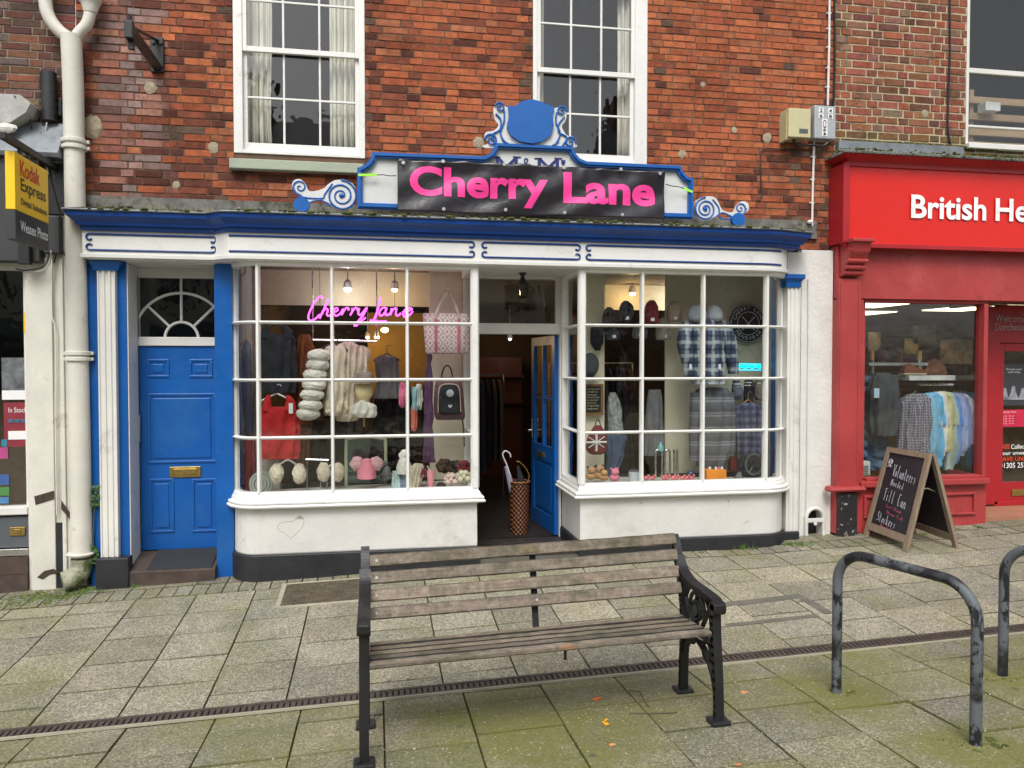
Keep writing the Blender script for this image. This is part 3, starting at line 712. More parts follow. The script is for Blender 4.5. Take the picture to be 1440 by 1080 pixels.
# frieze with blue lining, cornice
YF0, YF1 = -.22, -.345
fz = [(X_(118, YF0), .01), (X_(118, YF0), YF0), (X_(298, YF0), YF0)]
fz += [(X_(298+u, YF0), YF0+(YF1-YF0)*(.5-.5*cos(pi*u/34))) for u in (5, 10, 16, 22, 28)]+[(X_(336, YF1), YF1), (X_(1072, YF1), YF1)]
fz += quarter(X_(1072, YF1), YF1, X_(1107, -.1), .0, 8, inv=True)[1:]
ZF0, ZF1, ZF2 = P(660, 373, YF1).z, P(660, 366, YF1).z, P(660, 336, YF1).z
f = MB(); f.sweep(fz, [(-.3, ZF0), (-.035, ZF0), (-.02, ZF0+.006), (.012, ZF0+.012), (.014, ZF1-.004), (0, ZF1), (0, ZF2), (-.3, ZF2)])
frieze = f.build('frieze', WHITE, bld)
def along(path, xa, xb):
    pts = []
    for i in range(len(path)-1):
        (x0, y0), (x1, y1) = path[i], path[i+1]
        if x1-x0 < 1e-5: continue
        n = 3 if abs(y1-y0) > 1e-4 else max(2, int((x1-x0)/.2))
        for j in range(n):
            t = j/n; x = x0+(x1-x0)*t
            if xa <= x <= xb: pts.append((x, y0+(y1-y0)*t))
    def yat(x):
        for i in range(len(path)-1):
            (x0, y0), (x1, y1) = path[i], path[i+1]
            if x0 <= x <= x1 and x1 > x0: return y0+(y1-y0)*(x-x0)/(x1-x0)
        return path[-1][1]
    return [(xa, yat(xa))]+[p for p in pts if xa+.01 < p[0] < xb-.01]+[(xb, yat(xb))]
zt, zb = ZF2-.026, ZF1+.03
for ua, ub, yf, hl, hr in ((123, 307, YF0, 1, 1), (318, 668, YF1, 0, 1), (677, 816, YF1, 1, 1), (823, 1105, YF1, 1, 0)):
    ln = MB(); xa, xb = X_(ua, yf), X_(ub, yf); pa = along(fz, xa+.03, xb-.03)
    for z, s in ((zt, -1), (zb, 1)):
        pts = [(x, y-.004, z) for x, y in pa]
        r_ = .024
        if hl: pts = [(xa+.03+r_*cos(t)*1.0-.0, pa[0][1]-.004, z+s*(r_+r_*sin(t)*1)) for t in [radians(a) for a in (40, 80, 120, 160, 200, 230)]]+pts
        if hr: pts = pts+[(xb-.03-r_*cos(t), pa[-1][1]-.004, z+s*(r_+r_*sin(t))) for t in [radians(a) for a in (230, 200, 160, 120, 80, 40)]]
        ln.tube(pts, .009, 6)
    ln.build('painted_line', NAVY, frieze)
cpath = [(X_(120, -.22), .02), (X_(120, -.22), YF0-.02), (X_(298, YF0), YF0-.02)]+[(x, y-.02) for x, y in fz[3:8]]+[(X_(336, YF1), YF1-.02), (X_(1072, YF1), YF1-.02)]
cpath += quarter(X_(1072, YF1), YF1-.02, X_(1110, -.24), -.24, 6, inv=False)[1:0]
cpath += [(X_(1090, YF1), YF1-.005), (X_(1102, -.3), -.31), (X_(1120, -.26), -.27), (X_(1122, -.26), .0)]
z0 = ZF2; c = MB()
prof = [(-.2, z0), (.0, z0), (.012, z0+.012), (.014, z0+.035), (.04, z0+.04), (.045, z0+.06), (.07, z0+.085), (.095, z0+.105), (.10, z0+.138), (-.2, z0+.138)]
c.sweep(cpath, prof); cornice = c.build('cornice', M('cornice_blue_paint', (.003, .05, .26), .38, var=.15, vs=3, bs=25, bp=.15, dirt=[((.01, .03, .09), 7, .62, .08)]), bld)
c = MB(); c.sweep(cpath, [(-.40, z0+.23), (.11, z0+.14), (.118, z0+.148), (.11, z0+.158), (-.40, z0+.26)]); c.build('lead_flashing', LEAD, cornice)
c = MB(); c.box((X_(100), -.03, z0+.15), (X_(1145), -.009, z0+.325), bev=.004); c.build('flashing_upstand', M('weathered_flashing', (.15, .145, .13), .85, var=.4, vs=9, bs=30, bp=.8, dirt=[((.05, .05, .03), 6, .5, .12), ((.3, .29, .26), 22, .62, .06)]), cornice)

# pilasters either side
def flute_plan(x0, x1, yf, yb, n):
    pts = [(x0, yb), (x0, yf)]; w_ = (x1-x0)/n
    for i in range(n):
        a = x0+i*w_
        pts += [(a+w_*.2, yf), (a+w_*.32, yf+.012), (a+w_*.68, yf+.012), (a+w_*.8, yf)]
    return pts+[(x1, yf), (x1, yb)]
def zz(u, v, Y): return P(u, v, Y).z
Lp = MB(); Lp.box((X_(124, -.08), -.08, -.1), (X_(179, -.08), .3, zz(150, 366, -.08)), bev=.004)
lp = Lp.build('pilaster', BLUE, bld)
q = MB(); vprism(q, flute_plan(X_(138, -.14), X_(163, -.14), -.14, -.081, 3), zz(150, 787, -.14), zz(150, 380, -.14)); q.build('fluted_shaft', WHITEO, lp)
q = MB(); x0, x1 = X_(133, -.15), X_(168, -.15)
q.sweep([(x0, -.081), (x0, -.15), (x1, -.15), (x1, -.081)], [(-.03, zz(150, 380, -.15)), (0, zz(150, 380, -.15)), (.01, zz(150, 374, -.15)), (.025, zz(150, 370, -.15)), (.025, zz(150, 367, -.15)), (-.03, zz(150, 367, -.15))]); q.build('capital', BLUE, lp)
q = MB(); q.box((X_(130, -.2), -.2, -.16), (X_(177, -.2), -.081, zz(150, 786, -.2)), bev=.008); q.build('pedestal', BLACKP, lp)
Rp = MB(); Rp.box((X_(1093, -.02), -.02, .0), (X_(1112, -.02), .1, zz(1100, 378, -.02))); rp = Rp.build('pilaster', BLUE, bld)
q = MB(); vprism(q, flute_plan(X_(1107, -.12), X_(1125, -.12), -.12, .0, 3), zz(1115, 748, -.12), zz(1115, 404, -.12)); q.build('fluted_shaft', WHITEO, rp)
q = MB(); x0, x1 = X_(1105, -.13), X_(1124, -.13); z0_, z1_ = zz(1115, 404, -.13), zz(1115, 386, -.13)
q.sweep([(x0, .0), (x0, -.13), (x1, -.13), (x1, .0)], [(-.02, z0_), (0, z0_), (.005, z0_+.05), (.02, z0_+.07), (.035, z0_+.085), (.035, z1_), (-.02, z1_)]); q.build('capital', BLUE, rp)
q = MB(); q.box((X_(1106, -.1), -.1, z1_), (X_(1132, -.1), .01, ZF2)); q.build('pilaster_block', WHITEO, rp)
q = MB(); q.box((X_(1101, -.15), -.15, -.05), (X_(1127, -.15), .0, zz(1115, 748, -.15)), bev=.01); q.build('pedestal', BLACKP, rp)
# rough rendered pier with boot-scraper niche
q = MB(); xa, xb = X_(1126, -.05), X_(1170, -.05); na, nb = X_(1136, -.05), X_(1157, -.05); zt_, zm = zz(1147, 713, -.05), 0
arch = [(na, -.05)]+[(na, zt_-.1)]+[((na+nb)/2-(nb-na)/2*cos(pi*i/8), zt_-.1+.1*sin(pi*i/8)) for i in range(1, 8)]+[(nb, zt_-.1), (nb, -.05)]
q.prism([(xa, -.05)]+arch+[(xb, -.05), (xb, 2.92), (xa, 2.92)], -.05, .04)
pier = q.build('rendered_pier', RENDER, bld)
q = MB(); q.box((na-.02, .05, -.05), (nb+.02, .2, zt_+.02)); q.build('niche_back', BLACKP, pier)
bs = thing('boot_scraper', 'arched white cast iron boot scraper at the foot of the rendered pier', 'boot scraper', ((na+nb)/2, -.07, gz(na, 0)))
q = MB(); r_ = (nb-na)/2+.012; cx = (na+nb)/2; zc = zt_-.1; g0 = gz(cx, 0)
q.tube([(cx-r_, -.07, g0), (cx-r_, -.07, zc)]+[(cx-r_*cos(pi*i/10), -.07, zc+r_*sin(pi*i/10)) for i in range(1, 10)]+[(cx+r_, -.07, zc), (cx+r_, -.07, g0)], .018, 8)
q.box((cx-r_, -.085, g0+.13), (cx+r_, -.055, g0+.17), bev=.005); q.sphere((cx, -.08, g0+.115), .018)
q.build('frame', WHITEO, bs)

# blue house door on the left
YD1 = .22
x0, x1 = X_(187, YD1), X_(309, YD1); zb_, zt_ = zz(248, 772, YD1), zz(248, 487, YD1)
def panelled(name, parent, mat, x0, x1, z0, z1, Y, th, panels, loc=None):
    mb = MB(); mb.box((x0, Y, z0), (x1, Y+th, z1), bev=.003)
    for a, b, c_, d in panels:
        e = .022
        for q0, q1 in (((a, c_), (b, c_+e)), ((a, d-e), (b, d)), ((a, c_+e), (a+e, d-e)), ((b-e, c_+e), (b, d-e))):
            mb.box((q0[0], Y-.010, q0[1]), (q1[0], Y+.001, q1[1]), bev=.004)
        mb.box((a+e+.022, Y-.008, c_+e+.022), (b-e-.022, Y+.001, d-e-.022), bev=.006)
    return mb.build(name, mat, parent)
def px4(u0, v0, u1, v1, Y): return (X_(u0, Y), X_(u1, Y), zz((u0+u1)/2, v1, Y), zz((u0+u1)/2, v0, Y))
door = panelled('door', bld, BLUE, x0, x1, zb_, zt_, YD1, .05, [px4(207, 505, 238, 531, YD1), px4(266, 505, 299, 531, YD1), px4(207, 553, 303, 651, YD1), px4(208, 673, 243, 749, YD1), px4(268, 673, 303, 748, YD1)])
door['label'] = 'blue panelled front door with brass letterbox'
q = MB(); a = px4(237, 656, 281, 671, YD1); q.box((a[0], YD1-.012, a[2]), (a[1], YD1-.0005, a[3]), bev=.004); q.box((a[0]+.03, YD1-.018, a[2]+.022), (a[1]-.03, YD1-.012, a[3]-.018), bev=.003); q.build('letterbox', BRASS, door)
q = MB(); p0 = P(196, 584, YD1-.04); p1 = P(196, 621, YD1-.04); q.tube([(p0.x, YD1, p0.z), (p0.x, YD1-.04, p0.z), (p1.x, YD1-.04, p1.z), (p1.x, YD1, p1.z)], .009, 8); q.build('handle', CHROME, door)
q = MB()
for u, v in ((196, 690), (192, 557)):
    q = MB(); p = P(u, v, YD1); q.tube([(p.x, YD1-.01, p.z), (p.x, YD1+.01, p.z)], .014, 12); q.build('lock', BRASS, door)
# frame, reveals, soffit, transom light with fan
fr = MB(); xr = X_(179, -.07)
fr.box((xr, -.07, zb_-.12), (xr+.012, YD1+.0, zz(248, 372, -.07)), bev=.002)
fr.box((xr+.012, YD1-.03, zb_-.02), (x0-.001, YD1+.05, zz(248, 388, YD1)))
fr.box((x0, YD1-.02, zt_+.003), (x1, YD1+.05, zz(248, 474, YD1)), bev=.006)
fr.box((x0, YD1-.01, zz(248, 391, YD1)), (x1, YD1+.05, zz(248, 360, YD1)))
fr.box((xr+.013, -.10, zz(248, 371, -.1)), (X_(306, -.1), YD1-.03, zz(248, 371, -.1)+.03))
xc = X_(255.5, YD1); za = zz(255, 475, YD1)
R1 = zz(255, 412, YD1)-za; R2 = zz(255, 453, YD1)-za
for rr in (R1, R2): fr.tube([(xc-rr*cos(pi*i/24), YD1+.01, za+rr*sin(pi*i/24)) for i in range(25)], .013, 6)
for an in (90, 45, 135):
    fr.tube([(xc+R2*cos(radians(an)), YD1+.01, za+R2*sin(radians(an))), (xc+(R1 if an != 90 else R1)*cos(radians(an)), YD1+.01, za+R1*sin(radians(an)))], .012, 6)
fr.tube([(xc, YD1+.01, za+R1), (xc, YD1+.01, zz(255, 391, YD1))], .012, 6)
fo = fr.build('door_frame', WHITEO, bld)
gl = MB(); k = gl.add([(x0, YD1+.02, za), (x1, YD1+.02, za), (x1, YD1+.02, zz(248, 390, YD1)), (x0, YD1+.02, zz(248, 390, YD1))]); gl.face((k, k+1, k+2, k+3)); gl.build('window_pane', GLASS, fo)
q = MB(); q.box((X_(302, -.1), -.1, -.1), (X_(327, -.1), YD1+.05, zz(315, 371, -.1)), bev=.004); q.build('door_post', BLUE, bld)
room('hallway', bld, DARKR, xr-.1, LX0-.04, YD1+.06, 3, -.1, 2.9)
# step and mat
STEPM = M('brown_step_stone', (.065, .045, .035), .8, var=.3, vs=9, bs=60, bp=.5)
TILEB = M('dark_quarry_tile', (.032, .026, .023), .45, var=.3, vs=14, bs=40, bp=.15)
def slope_slab(mb, xa, xb, ya, yb, za, zb2, zbot):
    o = mb.add([(x, y, z) for x in (xa, xb) for y, z in ((ya, zbot), (yb, zbot), (yb, zb2), (ya+.012, za), (ya, za-.012))]); mb.face([o+i for i in range(5)]); mb.face([o+5+i for i in range(5)][::-1])
    for i in range(5): mb.face((o+i, o+(i+1) % 5, o+5+(i+1) % 5, o+5+i))
q = MB(); slope_slab(q, xr, X_(302, -.1), -.18, YD1, zb_-.085, zb_-.008, -.15); q.build('doorstep', STEPM, bld)
MATM = M('doormat_bristle', (.03, .032, .038), .95, var=.5, vs=120, bs=250, bp=1.0)
q = MB(); slope_slab(q, X_(211, 0), X_(300, 0), -.165, YD1-.02, zb_-.068, zb_+.006, zb_-.1); tag(q.build('doormat', MATM), 'dark blue grey bristle doormat on the blue front door step', 'doormat')

# ------------------------------------------------------------------ the open centre entrance
ZT = .083; DX0, DX1 = LXC, RXC
q = MB(); q.box((DX0, YB+.01, -.1), (DX1, YE, ZT-.006)); lob = q.build('entrance_floor', M('tile_joint', (.11, .10, .085), .9), bld)
q = MB(); n = 9
for i in range(n):
    for j in range(4):
        a = DX0+(DX1-DX0)*i/n; b = YB+.01+(YE-YB-.01)*j/4; q.box((a+.003, b+.003, ZT-.02), (a+(DX1-DX0)/n-.003, b+(YE-YB)/4-.006, ZT), bev=.002)
q.build('floor_tile', TILEB, lob)
fr = MB(); ztt = zz(728, 470, YE); zt2 = zz(728, 455, YE); zg0 = zz(728, 453, YE); zg1 = zz(728, 392, YE); xj = X_(786, YE)
fr.box((xj, YE-.03, ZT), (DX1, YE+.09, ZF0), bev=.004); fr.box((DX0, YE-.03, ZT), (DX0+.035, YE+.09, ZF0), bev=.004)
fr.box((DX0+.035, YE-.04, ztt), (xj, YE+.09, zt2), bev=.006); fr.box((DX0+.035, YE-.01, zg1), (xj, YE+.09, ZF0))
fr.box((xj-.03, YE-.01, zt2), (xj, YE+.05, zg1))
fr.box((DX0, YF1+.12, ZF0-.002), (DX1, YE+.1, ZF0+.03))
df = fr.build('door_frame', WHITEO, bld); df['label'] = 'white frame of the open shop entrance'
gl = MB(); k = gl.add([(DX0+.03, YE+.03, zt2), (xj-.02, YE+.03, zt2), (xj-.02, YE+.03, zg1), (DX0+.03, YE+.03, zg1)]); gl.face((k, k+1, k+2, k+3)); gl.build('window_pane', GLASS, df)
# door leaf, opened inwards
hx = xj-.02; A = Vector((hx, YE+.02, 0)); Bv = Vector((X_(750, YE+.8), YE+.8, 0)); d = (Bv-A); Ld = d.length; d.normalize(); nn = Vector((-d.y, d.x, 0))
zd0, zd1 = ZT+.012, ztt-.01
lf = MB()
def dbar(a, b, z0_, z1_, th=.042):
    p, r_ = A+d*a, A+d*b
    pts = [(p-nn*th/2), (r_-nn*th/2), (r_+nn*th/2), (p+nn*th/2)]
    vprism(lf, [(t.x, t.y) for t in pts], z0_, z1_)
zl = zd0+.86
dbar(0, .09, zd0, zd1); dbar(Ld-.09, Ld, zd0, zd1); dbar(.09, Ld-.09, zd0, zd0+.16); dbar(.09, Ld-.09, zl-.16, zl); dbar(.09, Ld-.09, zd1-.09, zd1)
dbar(Ld/2-.02, Ld/2+.02, zl, zd1-.09); dbar(.09, Ld-.09, zd0+.16, zl-.16, .02); dbar(.13, Ld-.13, zd0+.2, zl-.2, .034)
dbar(.09, Ld-.09, zl+.48, zl+.50, .03)
leaf = lf.build('door', BLUE, bld); leaf['label'] = 'blue half glazed shop door standing open inwards'
gl = MB(); p, r_ = A+d*.09, A+d*(Ld-.09); k = gl.add([(p.x, p.y, zl), (r_.x, r_.y, zl), (r_.x, r_.y, zd1-.09), (p.x, p.y, zd1-.09)]); gl.face((k, k+1, k+2, k+3)); gl.build('door_glass', GLASS, leaf)
q = MB(); p = A+d*(Ld-.05)+nn*.0; 
for s in (-1, 1): t = p+nn*s*.03; q.box((t.x-.006, t.y-.02, zl+.05), (t.x+.006, t.y+.02, zl+.25), bev=.003); q.tube([(t.x, t.y, zl+.13), (t.x+s*-.05, t.y, zl+.13), (t.x+s*-.05, t.y-.1, zl+.13)], .009, 8)
q.build('handle', CHROME, leaf)
q = MB(); p = A+d*(Ld*.55); q.obox((p.x-nn.x*.025-d.x*.11, p.y-nn.y*.025-d.y*.11, zl-.1), (p.x-nn.x*.025+d.x*.11, p.y-nn.y*.025+d.y*.11, zl-.1), .012, .05); q.obox((p.x+nn.x*.025-d.x*.11, p.y+nn.y*.025-d.y*.11, zl-.1), (p.x+nn.x*.025+d.x*.11, p.y+nn.y*.025+d.y*.11, zl-.1), .012, .05); q.build('letterbox', BRASS, leaf)

# ------------------------------------------------------------------ shop interior
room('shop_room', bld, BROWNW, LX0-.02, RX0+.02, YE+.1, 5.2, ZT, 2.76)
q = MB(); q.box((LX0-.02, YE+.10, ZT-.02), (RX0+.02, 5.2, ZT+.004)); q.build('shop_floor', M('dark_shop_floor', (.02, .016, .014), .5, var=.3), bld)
q = MB(); q.box((LX0-.02, YE+.1, 2.72), (RX0+.02, 5.2, 2.755)); q.build('shop_ceiling', M('shop_ceiling', (.22, .18, .13), .8), bld)
# backing panels of the windows
def backing(u0, u1, v0, v1, Y, mat=CREAMW, th=.03):
    m_ = MB(); pb(m_, u0, v0, u1, v1, Y, Y+th); return m_.build('display_panel', mat, bld)
backing(604, 668, 375, 690, .44); backing(819, 850, 378, 690, .44); backing(936, 1104, 378, 700, .50)
backing(326, 366, 376, 696, .50, CREAMW)
backing(366, 604, 374, 430, .8); backing(517, 604, 440, 620, 4.3, M('mustard_wall', (.42, .25, .07), .8, var=.15, vs=2)); backing(850, 940, 380, 436, 1.6)
# blistered paint patch on the left bay and smaller ones
PEEL = M('bare_plaster', (.40, .375, .32), .9, var=.35, vs=9, bs=60, bp=.5); CRK = M('paint_crack', (.16, .15, .13), .9, bp=0)
def patch(pts, Y=YB-.0):
    q = MB(); pv_ = cm([P(u, v, Y) for u, v in pts], 3, True); q.prism([(a.x, a.z) for a in pv_], Y+.0135, Y+.03); o = q.build('bare_patch', PEEL, bld)
    q = MB(); q.tube([(a.x, Y+.0125, a.z+R.uniform(-.002, .002)) for a in pv_], .0012, 4, closed=True); q.build('patch_edge', CRK, o)
patch([(390, 740), (397, 735), (412, 733), (420, 726), (427, 730), (425, 742), (417, 750), (409, 757), (400, 750), (392, 746)])
#patch([(372, 748), (377, 744), (380, 750), (376, 756)]); patch([(1045, 712), (1052, 708), (1056, 716), (1049, 720)])
# side of bay lobby boxes: low panels under the display boards
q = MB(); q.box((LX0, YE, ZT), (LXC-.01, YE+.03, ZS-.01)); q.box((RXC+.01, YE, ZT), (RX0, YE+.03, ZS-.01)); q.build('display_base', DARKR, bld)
ZD = ZS-.01   # display floor
# ------------------------------------------------------------------ sign board with scrolls above the cornice
YS = -.34
SB = M('sign_blue_paint', (.003, .10, .38), .4, var=.1, vs=4, bs=30, bp=.1, dirt=[((.02, .07, .2), 8, .68, .08)])
SW = M('sign_white_paint', (.62, .63, .62), .5, var=.06, vs=5, bs=40, bp=.15, dirt=[((.40, .38, .32), 6, .62, .12)])
def pp(u, v, Y=YS): p = P(u, v, Y); return (p.x, p.z)
sb_ = thing('shop_sign_board', 'white sign board with blue moulded edge, shield crest and scrolls above the cornice', 'sign', P(740, 300, YS))
out = [(503, 293), (503, 238), (509, 236), (517, 231), (522, 224), (524, 216), (680, 222), (690, 217), (694, 209), (696, 203), (804, 208), (807, 217), (814, 225), (824, 229), (955, 235), (958, 243), (964, 250), (973, 253), (972, 308)]
q = MB(); q.prism([pp(*a) for a in out], YS, YS+.03); q.build('board', SW, sb_)
q = MB(); c_ = [Vector((pp(*a)[0], YS-.012, pp(*a)[1])) for a in out]; k = len(c_)
def inset(pl, d):
    n = len(pl); out_ = []
    for i in range(n):
        a, b, c = pl[i-1], pl[i], pl[(i+1) % n]; e1 = Vector((b[0]-a[0], b[1]-a[1])).normalized(); e2 = Vector((c[0]-b[0], c[1]-b[1])).normalized()
        n1, n2 = Vector((e1.y, -e1.x)), Vector((e2.y, -e2.x)); m = (n1+n2).normalized(); m = m/max(.5, m.dot(n1)); out_.append((b[0]+m.x*d, b[1]+m.y*d))
    return out_
def ring(mb, pl, d0, d1, y0, y1):
    A_, B_ = inset(pl, d0), inset(pl, d1); n = len(pl); o = mb.add([(x, y0, z) for x, z in A_]+[(x, y0, z) for x, z in B_]+[(x, y1, z) for x, z in A_]+[(x, y1, z) for x, z in B_])
    for i in range(n):
        j = (i+1) % n
        for p, q_ in ((0, n), (n, 3*n), (3*n, 2*n), (2*n, 0)): mb.face((o+p+i, o+p+j, o+q_+j, o+q_+i))
pl_ = [(a.x, a.z) for a in c_]
ring(q, pl_, -.004, .042, YS-.034, YS-.0); ring(q, pl_, .008, .026, YS-.05, YS-.034)
q.build('moulding', SB, sb_)
# shield and crest
Yc = YS-.02
sh = [(714, 150), (722, 151), (735, 143), (748, 141), (762, 145), (772, 150), (779, 152), (776, 163), (778, 178), (774, 191), (762, 200), (747, 203), (730, 200), (718, 192), (712, 180), (715, 165)]
q = MB(); q.prism([(v.x, v.z) for v in [P(u, v, Yc) for u, v in sh]], Yc-.03, Yc); q.build('shield', SB, sb_)
q = MB()
crest = [(684, 208), (690, 200), (682, 196), (683, 186), (694, 184), (701, 176), (696, 168), (694, 152), (702, 145), (712, 150), (745, 160), (780, 152), (790, 151), (797, 157), (795, 170), (790, 178), (797, 190), (806, 192), (809, 201), (801, 208)]
q.prism([(v.x, v.z) for v in cm([P(u, v, Yc) for u, v in crest], 3, True)], Yc, Yc+.02); q.build('crest', SW, sb_)
def spiral(mb, c, r, turns, a0, dirn, Y, th0, th1):
    pts, rs_ = [], []; n = int(turns*18)
    for i in range(n+1):
        t = i/n; a = a0+dirn*2*pi*turns*t; rr = r*(1-t)**.8
        pts.append((c[0]+rr*cos(a), Y, c[1]+rr*sin(a))); rs_.append(th0+(th1-th0)*t)
    mb.tube(pts, rs_, 6)
q = MB(); q2 = MB()
def curl(u, v, rpx, turns, a0, dirn, mb=q, Y=Yc-.012, t0=.009, t1=.005): c0 = pp(u, v, Y); spiral(mb, c0, rpx/157., turns, a0, dirn, Y, t0, t1)
for u, v, r_, a0, dn in ((691, 197, 9, pi, -1), (802, 200, 8, 0, 1), (703, 151, 7, pi*.9, -1), (790, 156, 7, 0, 1)): curl(u, v, r_, 1.6, a0, dn)
for pts in ([(697, 160), (704, 168), (703, 182), (692, 190), (699, 205)], [(709, 155), (709, 170), (704, 188), (712, 203)], [(794, 164), (786, 174), (786, 186), (797, 193), (790, 206)], [(783, 158), (782, 172), (788, 188), (781, 203)], [(700, 207), (720, 206), (745, 208), (770, 208), (790, 209)], [(706, 196), (716, 203), (730, 207)], [(786, 198), (776, 205), (764, 208)]):
    q.tube(cm([P(u, v, Yc-.01) for u, v in pts], 5), .0075, 6)
q.build('crest_carving', SB, sb_)
# side scrolls
def scroll(cx, cy, R_, sx, sy, sr, dx, dy, mir):
    s = MB(); Y = YS+.02; e = -1 if mir else 1
    body = [(cx-e*R_*.2, cy-R_*1.0), (cx+e*R_*.75, cy-R_*.75), (cx+e*R_, cy), (cx+e*R_*.7, cy+R_*.8), (cx, cy+R_), (cx-e*R_*.9, cy+R_*.5), (cx-e*R_*1.5, cy+R_*.35), (dx+e*4, dy-1), (dx+e*4, dy-9), (sx+e*2, sy+sr*1.2), (sx-e*sr, sy+sr*.4), (sx-e*sr*.9, sy-sr*.7), (sx, sy-sr), (sx+e*sr*.8, sy-sr*.3), (sx+e*sr*1.4, sy+sr*.7), (sx+e*(abs(cx-sx)*.55), sy+sr*.4), (cx-e*R_*.8, cy-R_*.75)]
    s.prism([(v.x, v.z) for v in cm([P(u, v, Y) for u, v in body], 3, True)], Y-.035, Y)
    s.build('scroll', SW, sb_)
    s = MB(); Yt = Y-.038
    curl(cx, cy, R_*.98, 2.6, pi/2 if not mir else pi/2, -1 if not mir else 1, s, Yt, .009, .006)
    curl(sx, sy, sr, 1.6, -pi/2, -1 if not mir else 1, s, Yt, .008, .005)
    s.tube(cm([P(u, v, Yt) for u, v in ((sx-e*sr, sy), (sx, sy+sr*1.3), (sx+e*sr*3, sy+sr*1.6), (cx-e*R_*1.1, cy-R_*.1), (cx-e*R_*.6, cy-R_*.8))], 5), .007, 6)
    s.tube(cm([P(u, v, Yt) for u, v in ((dx+e*8, dy-2), (cx-e*R_*1.4, cy+R_*.3), (cx-e*R_*.7, cy+R_*.75))], 5), .007, 6)
    c0 = pp(dx, dy, Yt); n_ = 20; s.prism([(c0[0]+.066*cos(2*pi*i/n_), c0[1]+.062*sin(2*pi*i/n_)) for i in range(n_)], Yt-.012, Yt+.03)
    c0 = pp(cx, cy, Yt); s.sphere((c0[0], Yt, c0[1]), .02, 10)
    s.build('scroll_lining', SB, sb_)
scroll(480, 275, 21, 422, 263, 10, 424, 288, False)
scroll(992, 294, 17, 1041, 293, 9, 1038, 309, True)
LETN = M('navy_lettering', (.01, .02, .16), .5)
a = P(697, 238, YS); b = P(770, 241, YS)
for s_, u0, u1 in (('M', 697, 728), ('&', 735, 746), ('M', 756, 786), ("'", 789, 795)):
    v0, v1 = (247, 220) if s_ == 'M' else ((238, 222) if s_ == '&' else (232, 223))
    p = P(u0, v0, YS-.003); q_ = P(u1, v0, YS-.003); r_ = P(u0, v1+2*(u0 > 740), YS-.003)
    text(s_, 'painted_letter', LETN, sb_, p, (q_.x-p.x, 0, 0), (0, 0, r_.z-p.z), (0, -1, 0), bold=.0)
    if s_ == 'M':
        for u in (u0+1, u1-1): q = MB(); t = P(u, v1+2*(u0 > 740), YS-.004); q.box((t.x-.035, YS-.006, t.z-.012), (t.x+.035, YS-.001, t.z)); q.build('painted_serif', LETN, sb_)
# ------------------------------------------------------------------ vinyl banner
BAN = new('black_vinyl'); bm_, nt_, bs_ = BAN; bs_.inputs['Base Color'].default_value = (.022, .020, .024, 1); bs_.inputs['Roughness'].default_value = .3; bs_.inputs['Specular IOR Level'].default_value = .5
bump(nt_, bs_, noi(nt_, 7, 3, .5, N(nt_, 'ShaderNodeNewGeometry').outputs['Position'], 1.2), .12, .05)
PINKV = M('pink_vinyl', (.86, .055, .30), .35, var=.04, bp=.05)
Yb = YS-.075
tl, tr_, bl, br = P(559, 223, Yb), P(935, 241, Yb), P(559, 297, Yb), P(935, 308, Yb)
def bwave(p):
    x = (p.x-tl.x)/(tr_.x-tl.x); z = (p.z-bl.z)/(tl.z-bl.z)
    return .012*sin(9*x+3*z+1)+.007*sin(23*x-9*z)+.010*(max(0, z-.75)*4)*sin(75*x+2*sin(9*x))*.6+.008*noise.noise(Vector((x*9, z*3, 1)))-.006*sin(3.1*z)
ban = MB(); nx, nz = 150, 26
for j in range(nz+1):
    for i in range(nx+1):
        a, b = i/nx, j/nz; p = (bl*(1-a)+br*a)*(1-b)+(tl*(1-a)+tr_*a)*b
        p = p+Vector((0, -1, 0))*bwave(p); p.z += .004*sin(a*60)*(b > .97)
        ban.v.append(tuple(p))
for j in range(nz):
    for i in range(nx): ban.face((j*(nx+1)+i, j*(nx+1)+i+1, (j+1)*(nx+1)+i+1, (j+1)*(nx+1)+i))
bo = ban.build('banner', bm_, smooth=True)
tag(bo, 'black shiny vinyl banner with bold pink shop name tied over the old sign', 'banner')
md = bo.modifiers.new('thick', 'SOLIDIFY'); md.thickness = .002
def bt(body, u0, u1, v0, v1, vs0):
    p = P(u0, v1, Yb); q_ = P(u1, v1+ (u1-u0)*.035, Yb); r_ = P(u0, v0, Yb)
    text(body, 'lettering', PINKV, bo, p, (q_.x-p.x, 0, (q_.z-p.z)*.9), (0, 0, r_.z-p.z), (0, -1, 0), bold=.034, th=.004, wave=bwave, cuts=60, spacing=1.0)
bt('Cherry', 576, 770, 232, 287, 0); bt('Lane', 792, 922, 242, 286, 0)
q = MB()
for u, v in ((623, 227), (709, 231), (793, 236), (873, 238), (624, 294), (711, 295), (794, 299), (875, 302), (567, 229), (928, 244)):
    p = P(u, v, Yb-.012); q.tube([(p.x, p.y, p.z), (p.x, p.y-.006, p.z)], .015, 12); q.tube([(p.x, p.y-.006, p.z), (p.x, p.y-.009, p.z)], .008, 8)
q.build('eyelet', M('steel_eyelet', (.6, .6, .6), .35, metal=.7), bo)
